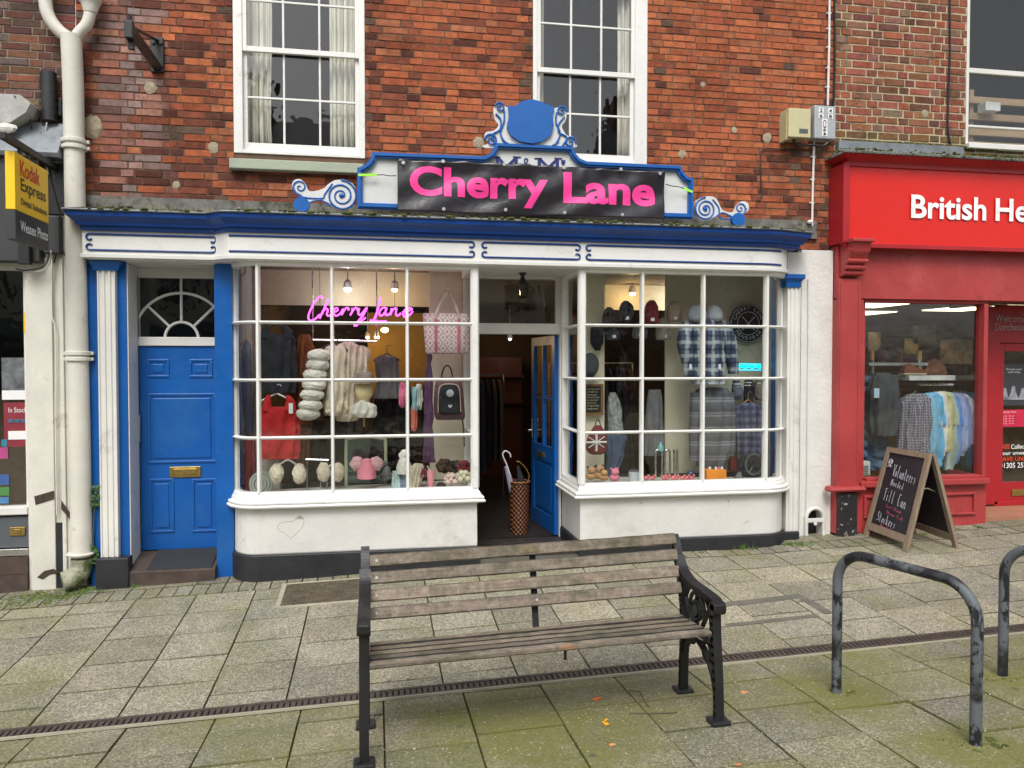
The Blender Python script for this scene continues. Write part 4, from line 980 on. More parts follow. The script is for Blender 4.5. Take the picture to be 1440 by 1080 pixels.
# bungee hooks and bright straps
NEONY = M('fluorescent_strap', (.35, .85, .05), .6, bp=0)
for us, ue, uh, v, lab in ((504, 530, 557, 246, 'fluorescent green strap and hook at the left end of the banner'), (974, 962, 936, 268, 'fluorescent green strap and hook at the right end of the banner')):
    s = MB(); a, b = P(us, v+(2 if us > 700 else 0), YS-.05), P(ue, v-(3 if us > 700 else 0), YS-.05); s.obox(a, b, .006, .02)
    so_ = tag(s.build('strap', NEONY), lab, 'strap')
    s = MB(); c_ = P(uh, v-(9 if us > 700 else -1), YS-.07); s.tube([b, b.lerp(c_, .3)+Vector((0, 0, .004)), b.lerp(c_, .7)-Vector((0, 0, .004)), c_], .004, 6); s.build('hook', IRON, so_)

# ------------------------------------------------------------------ photo shop front, far left
GREYF = M('dark_grey_fascia', (.035, .036, .038), .5, var=.1, vs=2)
GREYP = M('grey_paint', (.085, .095, .105), .5, var=.1, vs=3, dirt=[((.4, .4, .38), 24, .74, .02)])
q = MB(); x0 = X_(36, -.05)
q.box((x0, -.05, -.25), (X_(118, -.05), .12, zz(80, 175, -.05)), bev=.006)
pier2 = q.build('pier', CREAM, lb)
q = MB()
for u0, u1, Y in ((40, 74, -.075), (84, 90, -.07)): q.box((X_(u0, Y), Y, -.2), (X_(u1, Y), -.051, zz(60, 362, Y)), bev=.006)
q.build('pier_moulding', CREAM, pier2)
q = MB(); q.box((X_(75, -.06), -.062, -.2), (X_(84, -.06), -.051, zz(80, 735, -.06)), bev=.003)
q.build('tar_joint', BLACKP, pier2)
q = MB()
for pts in ([(48, 698), (76, 690), (76, 702), (50, 710)], [(86, 704), (103, 728), (103, 735), (86, 716)]):
    q.prism([pp(u, v, -.079) for u, v in pts], -.079, -.073)
q.prism([pp(u, v, -.079) for u, v in [(52, 812), (62, 803), (75, 800), (84, 806), (70, 808), (60, 815)]], -.079, -.073)
q.build('cracked_patch', M('exposed_brown_render', (.05, .035, .025), .9, var=.4, vs=30, bs=60, bp=.6), pier2)
q = MB(); q.box((-6.5, -.17, zz(30, 368, -.17)), (X_(58, -.17), -.051, zz(30, 216, -.17)), bev=.01); q.build('fascia', GREYF, lb)
q = MB(); zt_ = zz(30, 214, -.2); zc_ = zz(60, 178, -.05)
q.sweep([(-6.5, -.0), (X_(98, -.05), -.0)], [(.0, zt_-.02), (.22, zt_-.03), (.235, zt_), (.08, zc_-.02), (.05, zc_+.03), (0, zc_+.03)]); q.build('lead_flashing', LEAD, lb)
q = MB(); a = [pp(u, v, -.22) for u, v in ((-30, 130), (28, 133), (43, 145), (36, 158), (14, 172), (-30, 174))]; q.prism(a, -.22, -.0)
q.build('stone_corbel', M('weathered_stone', (.42, .42, .40), .8, var=.2, vs=6, bs=40, bp=.5), lb)
q = MB(); p = P(8, 180, -.2)
q.sphere((p.x, p.y, p.z), .05, 10, sq=(1.6, .6, .9), jit=.12); q.build('rosette', WHITEO, lb)
q = MB(); q.box((-6.5, -.02, zz(20, 380, 0)), (x0-.001, .06, zz(20, 366, 0))); q.box((-6.5, -.06, zz(20, 724, -.05)), (x0-.001, .06, zz(20, 713, -.05)), bev=.006)
q.box((x0-.03, .0, zz(20, 716, 0)), (x0-.002, .06, zz(20, 378, 0))); sw2 = q.build('shop_window', WHITEO, lb)
gl = MB(); k = gl.add([(-6.5, .03, zz(20, 716, 0)), (x0-.02, .03, zz(20, 716, 0)), (x0-.02, .03, zz(20, 375, 0)), (-6.5, .03, zz(20, 375, 0))]); gl.face((k, k+1, k+2, k+3)); gl.build('window_pane', GLASS, sw2)
q = MB(); q.box((-6.5, -.03, zz(20, 770, -.03)), (x0-.001, .06, zz(20, 727, -.03)), bev=.004); a = px4(10, 741, 45, 753, -.035)
sr_ = q.build('stall_riser', GREYP, lb)
q = MB(); q.box((a[0], -.042, a[2]), (x0-.03, -.031, a[3]), bev=.003); q.box((a[0]+.03, -.047, a[2]+.018), (x0-.06, -.042, a[3]-.018), bev=.002); q.build('letterbox', BRASS, sr_)
q = MB(); q.box((-6.5, -.06, zz(20, 781, -.03)), (x0-.001, .06, zz(20, 771, -.03)), bev=.004); q.build('weather_bar', CHROME, sr_)
q = MB(); q.box((-6.5, -.07, zz(20, 808, -.07)), (x0-.001, .06, zz(20, 782, -.03))); q.box((-6.5, -.08, -.4), (x0-.001, .06, zz(20, 809, -.08))); q.build('step', STEPM, lb)
room('shop_room', lb, DARKR, -6.5, x0+.3, .13, 3, -.4, 2.7)
q = MB(); q.box((-6.5, 1.2, -.3), (x0+.3, 1.24, zz(20, 560, .4))); q.build('display_panel', M('brown_display', (.10, .065, .035), .7, var=.3), lb)
# notices in its window
def flat(name, u0, v0, u1, v1, Y, mat, label, cat, xr_=None, th=.003, group=None):
    m_ = MB(); a = px4(u0, v0, u1, v1, Y); m_.box((a[0], Y, a[2]), (a[1] if xr_ is None else xr_, Y+th, a[3])); return tag(m_.build(name, mat), label, cat, group)
REDP = M('red_poster', (.22, .022, .035), .5, bp=0); WH = M('white_print', (.75, .75, .75), .6, bp=0, var=.02); GRP = M('grey_print', (.12, .13, .14), .5, var=.6, vs=14, bp=0)
p1 = flat('poster', 4, 566, 38, 628, .022, REDP, 'red poster with camera pictures in the photo shop window', 'poster')
e = px4(11, 573, 37, 580, .02); text('In Stock', 'lettering', WH, p1, (e[0], .021, e[2]), (e[1]-e[0], 0, 0), (0, 0, e[3]-e[2]), (0, -1, 0))
CAMB = M('camera_print_blue', (.05, .12, .2), .5, bp=0)
for u in (15, 24, 33):
    q = MB(); a = P(u, 592, .018); q.box((a.x-.02, .018, a.z-.015), (a.x+.02, .021, a.z+.015), bev=.004); q.tube([(a.x, .0165, a.z), (a.x, .020, a.z)], .011, 10); q.build('camera_picture', CAMB, p1)
q = MB(); a = px4(10, 606, 38, 618, .02); q.box((a[0], .018, a[2]), (a[1], .021, a[3])); q.build('white_panel', WH, p1)
flat('poster', 2, 503, 38, 551, .022, GRP, 'grey photographic poster high in the photo shop window', 'poster')
flat('notice', 2, 549, 38, 562, .018, WH, 'white printed strip under the grey poster', 'notice')
flat('price_tab', 34, 440, 38, 468, -.005, M('yellow_tab', (.8, .5, .02), .5, bp=0), 'narrow yellow sticker on the photo shop window edge', 'sticker')
flat('window_sticker', 0, 618, 8, 628, .018, M('cyan_sticker', (.03, .2, .3), .5, bp=0), 'small cyan sticker above the pink sticker', 'sticker')
flat('window_sticker', -4, 629, 9, 645, .018, M('pink_sticker', (.4, .06, .2), .5, bp=0), 'small pink sticker on photo shop window', 'sticker')
flat('window_sticker', -4, 667, 10, 682, .018, M('blue_sticker', (.04, .1, .28), .5, bp=0), 'small blue and white sticker above the green roundel', 'sticker')
flat('window_sticker', -4, 685, 10, 697, .018, M('green_sticker', (.06, .2, .05), .5, bp=0), 'small green sticker on photo shop window', 'sticker')
flat('window_sticker', -4, 699, 9, 708, .018, M('sky_sticker', (.06, .18, .35), .5, bp=0), 'pale blue sticker lowest in the photo shop window', 'sticker')

# projecting double sided sign
YELL = M('yellow_sign_face', (.88, .56, .01), .45, var=.03, bp=.03)
XK = P(69, 270, -.32).x
def kq(u, v, X=XK): return PX(u, v, X)
n0, n1 = kq(21, 250).y, kq(68, 270).y
zt0, zmid, zb0 = kq(21, 213).z, kq(21, 294).z, kq(22, 336).z
ks = thing('hanging_sign', 'yellow and black double sided photo shop sign projecting over the pavement', 'sign', (XK-.08, (n0+n1)/2, zb0))
q = MB(); q.box((XK-.065, n0, zmid), (XK, n1, zt0), bev=.004); q.build('yellow_panel', YELL, ks)
q = MB(); q.box((XK-.063, n0+.005, zb0), (XK-.002, n1+.0, zmid-.002), bev=.004); q.build('black_panel', GREYF, ks)
def kt(s, v0, v1, a, b, mat, nm='lettering'):
    zA, zB = zt0-(zt0-zb0)*v0, zt0-(zt0-zb0)*v1; Ln = n1-n0
    text(s, nm, mat, ks, (XK, n0+Ln*a, zB), (0, Ln*(b-a), 0), (0, 0, zA-zB), (1, 0, 0), bold=.015, th=.003)
REDL = M('red_lettering', (.65, .03, .02), .5, bp=0); DKL = M('dark_lettering', (.03, .03, .03), .5, bp=0)
kt('Kodak', .06, .25, .14, .72, REDL); kt('Express', .27, .46, .15, .90, DKL); kt('Digital Solutions', .50, .60, .15, .93, DKL); kt('Wessex Photo', .765, .89, .12, .95, WH)
q = MB(); za = zt0+.06; q.box((XK-.06, n0-.10, za), (XK-.015, -.055, za+.05), bev=.004)
for t in (.3, .55, .8): y = n0+(n1-n0)*t; q.box((XK-.045, y-.02, zt0-.005), (XK-.03, y+.02, za))
q.box((XK-.12, -.085, zmid+.12), (XK+.1, -.052, za+.06), bev=.004); q.build('bracket', IRON, ks)
jb = MB(); jb.box((X_(62, -.15), -.14, zz(74, 356, -.14)), (X_(86, -.14), -.051, zz(74, 303, -.14)), bev=.008)
tag(jb.build('junction_box', GREYF), 'dark grey electrical box on the cream pier below the yellow sign', 'electrical box')
jb = MB(); p = P(36, 340, -.2); jb.box((X_(30, -.2), -.23, zz(36, 372, -.2)), (X_(46, -.2), -.171, zz(36, 330, -.2)), bev=.006)
tag(jb.build('lamp_housing', IRON), 'black box fitting under the dark grey fascia end', 'light fitting')
# loose cables
def cable(name, pts, Y, r, mat, label):
    m_ = MB(); m_.tube(cm([P(u, v, Y if len(t) == 0 else t[0]) for u, v, *t in pts], 6), r, 6); return tag(m_.build(name, mat), label, 'cable')
BLKC = M('black_cable', (.015, .015, .015), .5, bp=0); GRC = M('pale_cable', (.45, .44, .40), .6, bp=0)
cable('cable', [(20, 135, -.23), (38, 150), (46, 185), (58, 208), (66, 222), (74, 262), (84, 300), (86, 325), (76, 370)], -.09, .006, BLKC, 'black cable looping down past the yellow sign')
cable('cable', [(70, 355), (62, 374), (38, 380), (22, 378)], -.16, .006, BLKC, 'black cable slack beneath the grey fascia')
cable('cable', [(72, 352), (66, 376), (45, 383), (30, 380)], -.15, .007, GRC, 'pale cable slack beneath the grey fascia')
cable('cable', [(66, 172), (63, 195), (64, 225), (68, 245)], -.1, .006, GRC, 'pale cable under the black joint on the dull brick wall')
cable('cable', [(73, 356), (73, 440), (78, 470), (78, 590), (80, 724)], -.085, .007, CREAM, 'painted conduit running down the cream pier')
cable('cable', [(88, 352), (96, 368), (100, 374)], -.1, .005, BLKC, 'short black cable tucked behind the drainpipe')
# black cable joint
q = MB(); p0, p1 = P(68, 102, -.07), P(69, 170, -.07)
q.loft([(p0.x, -.07, p0.z+.01, .02, .02)]+[(p0.x+(p1.x-p0.x)*t, -.07, p0.z+(p1.z-p0.z)*t, .062+.006*sin(t*40), .05) for t in [i/12 for i in range(13)]]+[(p1.x, -.07, p1.z-.01, .03, .03)], 14)
cj = tag(q.build('cable_joint', IRON, smooth=True), 'black capsule shaped cable joint fixed to the dull brick wall', 'cable joint')
q = MB(); q.box((p1.x-.03, -.05, p1.z+.05), (p1.x+.09, .0, p1.z+.2), bev=.01); q.build('clamp', IRON, cj)

# ------------------------------------------------------------------ drainpipe
dp = thing('drainpipe', 'thick cream painted drainpipe with forked top and mossy shoe between the two shops', 'drainpipe', (X_(112, -.1), -.1, gz(X_(112), 0)))
YP = -.12; PIPE = CREAM
q = MB(); q.tube([P(100, 50, YP)]+[P(u, v, YP) for u, v in ((103, 120), (105, 250), (108, 420), (112, 600), (115, 782))], [.078, .078, .077, .078, .08, .08], 20); q.build('pipe', PIPE, dp, smooth=True)
q = MB(); q.tube(cm([P(u, v, YP) for u, v in ((62, -60), (64, 2), (70, 26), (84, 44), (97, 54), (100, 66))], 5), .05, 14); q.build('branch', PIPE, dp, smooth=True)
q = MB(); q.tube(cm([P(u, v, YP) for u, v in ((128, -5), (127, 16), (122, 34), (110, 48), (102, 62))], 5), .045, 14)
p = P(127, 6, YP); q.loft([(p.x, YP, p.z-.07, .05, .05), (p.x, YP, p.z-.03, .062, .06), (p.x, YP, p.z+.01, .075, .07), (p.x, YP, p.z+.02, .085, .08), (p.x, YP, p.z+.16, .085, .08)], 18)
q.build('branch', PIPE, dp, smooth=True)
for u, v in ((104, 199), (104.5, 208), (110, 497), (110, 505)):
    q = MB(); p = P(u, v, YP); q.loft([(p.x, YP, p.z-.018, .09, .09), (p.x, YP, p.z-.012, .098, .098), (p.x, YP, p.z+.012, .098, .098), (p.x, YP, p.z+.018, .09, .09)], 20)
    for s in (-1, 1): q.box((p.x+s*.085-.03, YP-.0, p.z-.014), (p.x+s*.085+.03, YP+.03, p.z+.014), bev=.006)
    q.build('bracket', PIPE, dp)
q = MB(); p = P(114, 778, YP); q.loft([(p.x-.0, YP, p.z-.01, .105, .10), (p.x, YP, p.z, .11, .105), (p.x, YP, p.z+.008, .105, .1)], 20); q.build('bracket', PIPE, dp)
MOSSY = M('mossy_stone', (.30, .30, .22), .9, var=.4, vs=10, bs=50, bp=.7, dirt=[((.09, .12, .03), 9, .5, .1)])
q = MB(); q.tube(cm([P(115, 785, YP), P(114, 800, YP), P(104, 812, -.16), P(88, 818, -.2)], 5), [.085]*12+[.08]*4, 16); q.build('shoe', MOSSY, dp, smooth=True)
# black iron sign bracket
XB = X_(228, 0); pb0 = P(228, 55, 0); pb1 = P(228, 104, 0); e = PX(182, 36, XB)
ib = thing('sign_bracket', 'empty black iron sign bracket projecting from the orange brick wall', 'bracket', (XB, 0, pb1.z))
q = MB(); q.box((XB-.055, -.04, pb1.z), (XB+.05, -.008, pb0.z+.0), bev=.006)
for z in (pb0.z-.05, pb1.z+.05): q.tube([(XB+.03, -.055, z), (XB+.03, -.04, z)], .014, 8); q.tube([(XB-.03, -.055, z), (XB-.03, -.04, z)], .014, 8)
q.build('wall_plate', IRON, ib)
q = MB(); q.obox((XB, -.04, pb0.z-.03), (XB, e.y, e.z), .03, .012); q.build('top_arm', IRON, ib)
q = MB(); q.obox((XB, -.04, pb1.z+.04), (XB, e.y+.02, e.z-.02), .055, .055); q.build('strut', IRON, ib)
q = MB(); q.box((XB-.03, e.y-.03, e.z-.10), (XB+.03, e.y+.03, e.z+.03), bev=.006); q.tube([(XB, e.y, e.z+.03), (XB, e.y, e.z+.07)], .02, 8); q.box((XB-.02, e.y+.02, e.z-.16), (XB+.02, e.y+.06, e.z-.06)); q.build('end_block', IRON, ib)
# service boxes and conduits on the right
CRB = M('cream_box_plastic', (.50, .46, .27), .5, var=.08, vs=6, bp=.05, dirt=[((.2, .18, .1), 14, .68, .06)])
q = MB(); pb(q, 1106, 152, 1137, 193, -.17, -.0, bev=.008); c1 = q.build('service_box', CRB); tag(c1, 'cream plastic service box beside the grey numbered box', 'service box')
q = MB(); pb(q, 1103, 157, 1108, 196, -.14, -.0, bev=.004); q.build('side_cover', CRB, c1)
q = MB(); a = px4(1121, 181, 1133, 187, -.172); q.box((a[0], -.174, a[2]), (a[1], -.1705, a[3])); q.build('label_plate', GREYP, c1)
GB = M('grey_box_plastic', (.36, .38, .40), .4, var=.05, bp=.03)
q = MB(); pb(q, 1142, 148, 1172, 195, -.13, -.0, bev=.012); c2 = q.build('service_box', GB); tag(c2, 'grey metal service box with stuck on white number tiles', 'service box')
def gt(s, u0, v0, u1, v1, Y, parent, mat, bold=.01, rot=False):
    a = px4(u0, v0, u1, v1, Y)
    if not rot: text(s, 'number', mat, parent, (a[0], Y, a[2]), (a[1]-a[0], 0, 0), (0, 0, a[3]-a[2]), (0, -1, 0), bold=bold)
    else: text(s, 'number', mat, parent, (a[0], Y, a[3]), (0, 0, a[2]-a[3]), (a[1]-a[0], 0, 0), (0, -1, 0), bold=bold)
for s, u0, v0, u1, v1 in (('2', 1149, 152, 1153, 157), ('6', 1149, 160, 1153, 165), ('4', 1162, 153, 1166, 158), ('8', 1162, 161, 1166, 166)):
    q = MB(); a = px4(u0-1.5, v0-1, u1+1.5, v1+1, -.131); q.box((a[0], -.133, a[2]), (a[1], -.1305, a[3])); q.build('number_tile', WH, c2); gt(s, u0, v0, u1, v1, -.1335, c2, DKL)
q = MB(); a = px4(1152.5, 167, 1160, 191, -.131); q.box((a[0], -.133, a[2]), (a[1], -.1305, a[3])); q.build('number_tile', WH, c2); gt('C364', 1154, 168.5, 1158.5, 190, -.1335, c2, DKL, .01, True)
WC = M('white_conduit_plastic', (.68, .68, .66), .5, bp=.05)
def conduit(pts, r, label, clips=()):
    m_ = MB(); m_.tube([P(u, v, -.03) for u, v in pts], r, 8); o_ = tag(m_.build('conduit', WC), label, 'conduit')
    if clips:
        m_ = MB()
        for u, v in clips: p = P(u, v, -.03); m_.box((p.x-r-.012, -.03, p.z-.006), (p.x+r+.012, -.006, p.z+.006), bev=.002)
        m_.build('clip', WC, o_)
    return o_
conduit([(1167, -60), (1166, 60), (1164, 148)], .011, 'white conduit rising from the grey box up the brick wall', [(1166.5, 18), (1166, 40), (1165.5, 66), (1165, 95), (1164.5, 122)])
CDT = conduit([(1145, 195), (1143, 260), (1142, 318)], .011, 'white conduit dropping from the grey box to the cornice', [(1144, 220), (1143, 252), (1142.5, 285)])
m_ = MB(); p = P(1139, 312, -.05); m_.sphere((p.x, -.05, p.z), .028, 10, sq=(1, 1, .7)); m_.build('cap', WC, CDT)
cable('cable', [(1115, 195), (1122, 205), (1140, 204), (1158, 205), (1165, 198)], -.1, .012, BLKC, 'thick black cable under the two service boxes')
cable('cable', [(1140, 209, -.02), (1100, 210), (1076, 209), (1070, 218), (1070, 255), (1071, 272), (1067, 282)], -.02, .006, BLKC, 'thin black cable running left along the bricks from the boxes')
cable('cable', [(1335, -80, -.02), (1336, 60), (1334, 130), (1333, 180), (1338, 210)], -.02, .01, BLKC, 'black cable down the brown brick beside upper right window')
cable('cable', [(1173, -80, -.01), (1174, 60), (1173, 130), (1172, 150)], -.02, .012, BLKC, 'dark cable in the seam between the two brick walls')
cable('cable', [(1137, 392, -.065), (1137, 470), (1136, 560), (1135, 690), (1133, 745)], -.065, .009, RENDER, 'painted white conduit down the rendered pier')
# lime patches where fixings were removed
PATCH = M('mortar_patch', (.34, .29, .2), .9, var=.25, vs=20, bs=50, bp=.8)
for u, v, r_ in ((673, 201, .055), (1078, 194, .05), (959, 217, .04), (1032, 183, .03), (988, 119, .025), (248, 260, .035), (130, 178, .09), (300, 208, .045), (1300, 160, .04), (212, 124, .05)):
    m_ = MB(); p = P(u, v, 0); m_.sphere((p.x, -.006, p.z), r_, 12, sq=(1, .16, 1.0), jit=.15); m_.build('mortar_patch', PATCH, bld if u < 1168 else rb)

# ------------------------------------------------------------------ charity shop front, right
REDB = M('red_fascia_panel', (.64, .012, .006), .35, var=.04, vs=2, bp=.03)
REDD = M('dark_red_paint', (.36, .012, .018), .4, var=.1, vs=3, bp=.08)
REDM = M('faded_red_paint', (.36, .040, .040), .5, var=.12, vs=2.5, bs=30, bp=.15, dirt=[((.46, .085, .08), 1.6, .5, .3), ((.22, .025, .025), 5, .60, .12), ((.5, .36, .32), 36, .765, .01)])
XE = 10.5; YR = -.22
q = MB(); q.box((X_(1186, YR), YR, zz(1300, 345, YR)), (XE, 0.0, zz(1300, 236, YR))); q.build('fascia', REDB, rb)
q = MB(); x0 = X_(1178, YR)
q.box((X_(1181, YR), YR-.03, zz(1300, 345, YR)), (X_(1190, YR), .0, zz(1300, 236, YR)), bev=.004)
q.box((X_(1184, YR), YR-.02, zz(1300, 239, YR)), (XE, YR+.01, zz(1300, 233, YR)), bev=.004); q.box((X_(1184, YR), YR-.02, zz(1300, 351, YR)), (XE, YR+.01, zz(1300, 345, YR)), bev=.004)
q.build('fascia_frame', REDD, rb)
zc0, zc1 = zz(1300, 236, YR), zz(1300, 220, -.45)
q = MB(); cp = [(X_(1191, YR), 0), (X_(1191, YR), YR), (XE, YR)]
q.sweep(cp, [(-.2, zc0), (0, zc0), (.02, zc0+.012), (.035, zc0+.025), (.07, zc0+.045), (.10, zc0+.06), (.115, zc0+.066), (.115, zc0+.085), (-.2, zc0+.085)]); q.build('cornice', REDD, rb)
q = MB(); q.sweep(cp, [(-.22, zc0+.09), (.13, zc0+.078), (.13, zc0+.10), (-.22, zc0+.18)])
for i in range(150):
    x = X_(1184, YR)-.12+i*.04; q.tube([(x, YR-.14, zc0+.082), (x, YR-.11, zc0+.095)], .014, 6)
q.build('lead_flashing', M('mossy_lead', (.22, .23, .21), .8, var=.4, vs=12, bs=40, bp=.6, dirt=[((.06, .075, .02), 8, .5, .1)]), rb)
q = MB(); q.box((XR+.02, -.06, zz(1230, 214, -.05)), (X_(1345), -.009, zz(1230, 200, -.05)), bev=.005); q.build('flashing_upstand', LEAD, rb)
a = P(1276, 309, YR-.004); b = P(1276, 275, YR-.004); c_ = P(1477, 318, YR-.004)
WHL = M('white_sign_letters', (.85, .85, .85), .4, bp=0)
sg = thing('shop_name_lettering', 'white raised shop name letters on the bright red fascia', 'sign', a)
text('British', 'lettering', WHL, sg, (X_(1277, YR), YR-.012, zz(1330, 309, YR)), (X_(1382, YR)-X_(1277, YR), 0, 0), (0, 0, zz(1330, 276, YR)-zz(1330, 309, YR)), (0, -1, 0), bold=.022)
text('Heart', 'lettering', WHL, sg, (X_(1395, YR), YR-.012, zz(1420, 312, YR)), (X_(1487, YR)-X_(1395, YR), 0, 0), (0, 0, zz(1420, 280, YR)-zz(1420, 312, YR)), (0, -1, 0), bold=.022)
# frieze band, pilaster, console
YW = -.12
q = MB(); q.box((X_(1177, YW), YW, zz(1300, 421, YW)), (XE, .1, zz(1300, 346, YR)-.002)); q.build('frieze', REDM, rb)
q = MB(); xa, xb = X_(1179, -.17), X_(1210, -.17)
q.box((X_(1177, -.13), -.13, zz(1190, 750, -.13)), (X_(1214, -.13), .1, zz(1190, 421, -.13)), bev=.003)
q.box((xa, -.17, zz(1190, 684, -.17)), (xb, -.131, zz(1190, 392, -.17)), bev=.005)
for xx in (xa+.012, xb-.03): q.box((xx, -.178, zz(1190, 676, -.17)), (xx+.016, -.169, zz(1190, 398, -.17)), bev=.004)
pr_ = q.build('pilaster', REDM, rb)
q = MB(); za_, zb2 = zz(1198, 343, -.2), zz(1198, 388, -.2)
prof = [(-.13, zb2), (-.20, zb2+.01), (-.21, zb2+.07), (-.25, zb2+.14), (-.31, zb2+.22), (-.33, za_-.03), (-.34, za_), (-.13, za_)]
k0 = q.add([(X_(1186, -.2), y, z) for y, z in prof]+[(X_(1211, -.2), y, z) for y, z in prof]); nn_ = len(prof)
q.face([k0+i for i in range(nn_)]); q.face([k0+nn_+i for i in range(nn_)][::-1])
for i in range(nn_): q.face((k0+i, k0+(i+1) % nn_, k0+nn_+(i+1) % nn_, k0+nn_+i))
for i, z in enumerate((zb2+.03, zb2+.08, zb2+.14, za_-.07)): q.tube([(X_(1184.5, -.2), -.2-.03*i, z), (X_(1212.5, -.2), -.2-.03*i, z)], .022, 8)
q.box((X_(1183, -.2), -.37, za_), (X_(1214, -.2), -.13, za_+.03), bev=.006)
q.build('console', REDM, pr_)
q = MB(); q.sweep([(X_(1172, -.18), -.1), (X_(1172, -.18), -.18), (X_(1213, -.18), -.18), (X_(1213, -.18), -.1)], [(-.03, zz(1190, 692, -.2)), (.02, zz(1190, 692, -.2)), (.035, zz(1190, 689, -.2)), (.02, zz(1190, 685, -.2)), (-.03, zz(1190, 684, -.2))]); q.build('base_moulding', REDM, pr_)
q = MB(); q.box((X_(1180, -.15), -.165, .0), (X_(1207, -.15), -.131, zz(1190, 693, -.16)), bev=.004); q.build('pilaster_base', M('peeling_black_paint', (.02, .02, .022), .5, var=.3, bs=40, bp=.5, dirt=[((.45, .43, .39), 20, .63, .02), ((.22, .04, .03), 7, .62, .03)]), pr_)
# window
YG = -.03
xa, xb = X_(1213, YG), X_(1376, YG); zt_, zb_ = zz(1295, 424, YG), zz(1295, 668, YG)
q = MB(); q.box((xa-.02, YG-.05, zt_-.02), (X_(1390, -.1), YG+.05, zz(1300, 419, YW)), bev=.004); q.box((xb, YG-.07, zb_-.1), (X_(1388, -.1)+.01, YG+.05, zt_-.02), bev=.006)
q.box((X_(1209, -.17)-.01, YG-.02, zb_-.03), (xa+.012, YG+.05, zt_-.02), bev=.003)
wn = q.build('shop_window', REDM, rb)
q = MB(); q.box((X_(1213, -.16), -.17, zb_-.09), (X_(1392, -.16)+.02, YG+.05, zb_-.03), bev=.01); q.box((xa, -.12, zb_-.03), (xb, YG+.05, zb_-.005), bev=.004); q.build('window_sill', REDM, wn)
gl = MB(); k = gl.add([(xa, YG, zb_), (xb, YG, zb_), (xb, YG, zt_), (xa, YG, zt_)]); gl.face((k, k+1, k+2, k+3)); gl.build('window_pane', GLASS, wn)
q = MB(); z2 = zb_-.09; xs_ = X_(1386, -.1)
q.box((X_(1213, -.1), -.10, .02), (xs_+.03, .05, z2), bev=.003)
for a, b in ((1216, 1292), (1318, 1374)):
    x0_, x1_ = X_(a, -.1), X_(b, -.1); zA, zB = zz(1345, 724, -.1), zz(1345, 692, -.1); e = .03
    for r0, r1 in (((x0_, zA), (x1_, zA+e)), ((x0_, zB-e), (x1_, zB)), ((x0_, zA+e), (x0_+e, zB-e)), ((x1_-e, zA+e), (x1_, zB-e))): q.box((r0[0], -.125, r0[1]), (r1[0], -.099, r1[1]), bev=.008)
q.build('stall_riser', REDM, wn)
# recessed door
YDR = .45; zs_ = zz(1420, 708, YDR)
q = MB(); xl = X_(1391, YDR)
q.box((xs_+.03, -.06, .02), (xs_+.05, YDR, zb_-.02), bev=.002); q.box((xs_+.025, -.06, zt_-.03), (xs_+.05, YDR, zz(1420, 421, YW))); gl2 = MB(); k = gl2.add([(xs_+.04, -.05, zb_-.02), (xs_+.04, YDR-.05, zb_-.02), (xs_+.04, YDR-.05, zt_), (xs_+.04, -.05, zt_)]); gl2.face((k, k+1, k+2, k+3)); gl2.build('return_glass', GLASS, wn)
q.box((xl-.1, YDR-.03, zs_), (X_(1403, YDR), YDR+.06, zt_), bev=.004); q.box((X_(1403, YDR), YDR-.02, zz(1420, 482, YDR)), (XE, YDR+.06, zt_+.02))
dfr = q.build('door_frame', REDD, rb)
q = MB(); xd = X_(1404, YDR); xg = X_(1410, YDR)+.02
q.box((xd, YDR, zs_+.01), (xg, YDR+.045, zz(1420, 483, YDR)), bev=.003); q.box((xg, YDR, zs_+.01), (xg+.9, YDR+.045, zz(1420, 678, YDR)), bev=.003); q.box((xg, YDR, zz(1420, 494, YDR)), (xg+.9, YDR+.045, zz(1420, 483, YDR)), bev=.003)
q.box((xg+.8, YDR, zz(1420, 678, YDR)), (xg+.9, YDR+.045, zz(1420, 494, YDR)), bev=.003)
dr_ = q.build('door', REDD, rb); dr_['label'] = 'red glazed charity shop door with posters'
gl = MB(); k = gl.add([(xg, YDR+.02, zz(1420, 678, YDR)), (xg+.8, YDR+.02, zz(1420, 678, YDR)), (xg+.8, YDR+.02, zz(1420, 494, YDR)), (xg, YDR+.02, zz(1420, 494, YDR))]); gl.face((k, k+1, k+2, k+3)); gl.build('door_glass', GLASS, dr_)
q = MB(); a = px4(1426, 688, 1450, 697, YDR-.01); q.box((a[0], YDR-.012, a[2]), (a[1], YDR-.0005, a[3]), bev=.003); q.build('letterbox', BRASS, dr_)
q = MB(); q.box((xd-.05, YDR-.03, zs_-.02), (xg+1.0, YDR-.001, zs_+.035), bev=.004); q.build('threshold', REDD, dr_)
q = MB(); q.box((xs_+.05, -.05, -.0), (XE, YDR+.1, zs_-.02), bev=.004); q.build('entrance_ramp', M('terracotta_screed', (.34, .15, .09), .8, var=.15, vs=4, bs=60, bp=.3), rb)
FLT = M('faint_lettering', (.45, .30, .30), .6, bp=0)
def lt(s, u0, v0, u1, v1, Y, parent, mat, bold=.012, nm='lettering'):
    a = px4(u0, v0, u1, v1, Y); text(s, nm, mat, parent, (a[0], Y, a[2]), (a[1]-a[0], 0, 0), (0, 0, a[3]-a[2]), (0, -1, 0), bold=bold)
lt('Welcome to', 1398, 443, 1454, 453, YDR-.034, dfr, FLT); lt('Dorchester', 1398, 455, 1446, 465, YDR-.034, dfr, FLT)
PH1 = M('photo_print', (.25, .26, .30), .5, var=.9, vs=9, bp=0)
ps = flat('poster', 1408, 512, 1462, 570, YDR+.012, M('poster_dark', (.04, .04, .045), .5, bp=0), 'dark poster of seated people on the red door glass', 'poster')
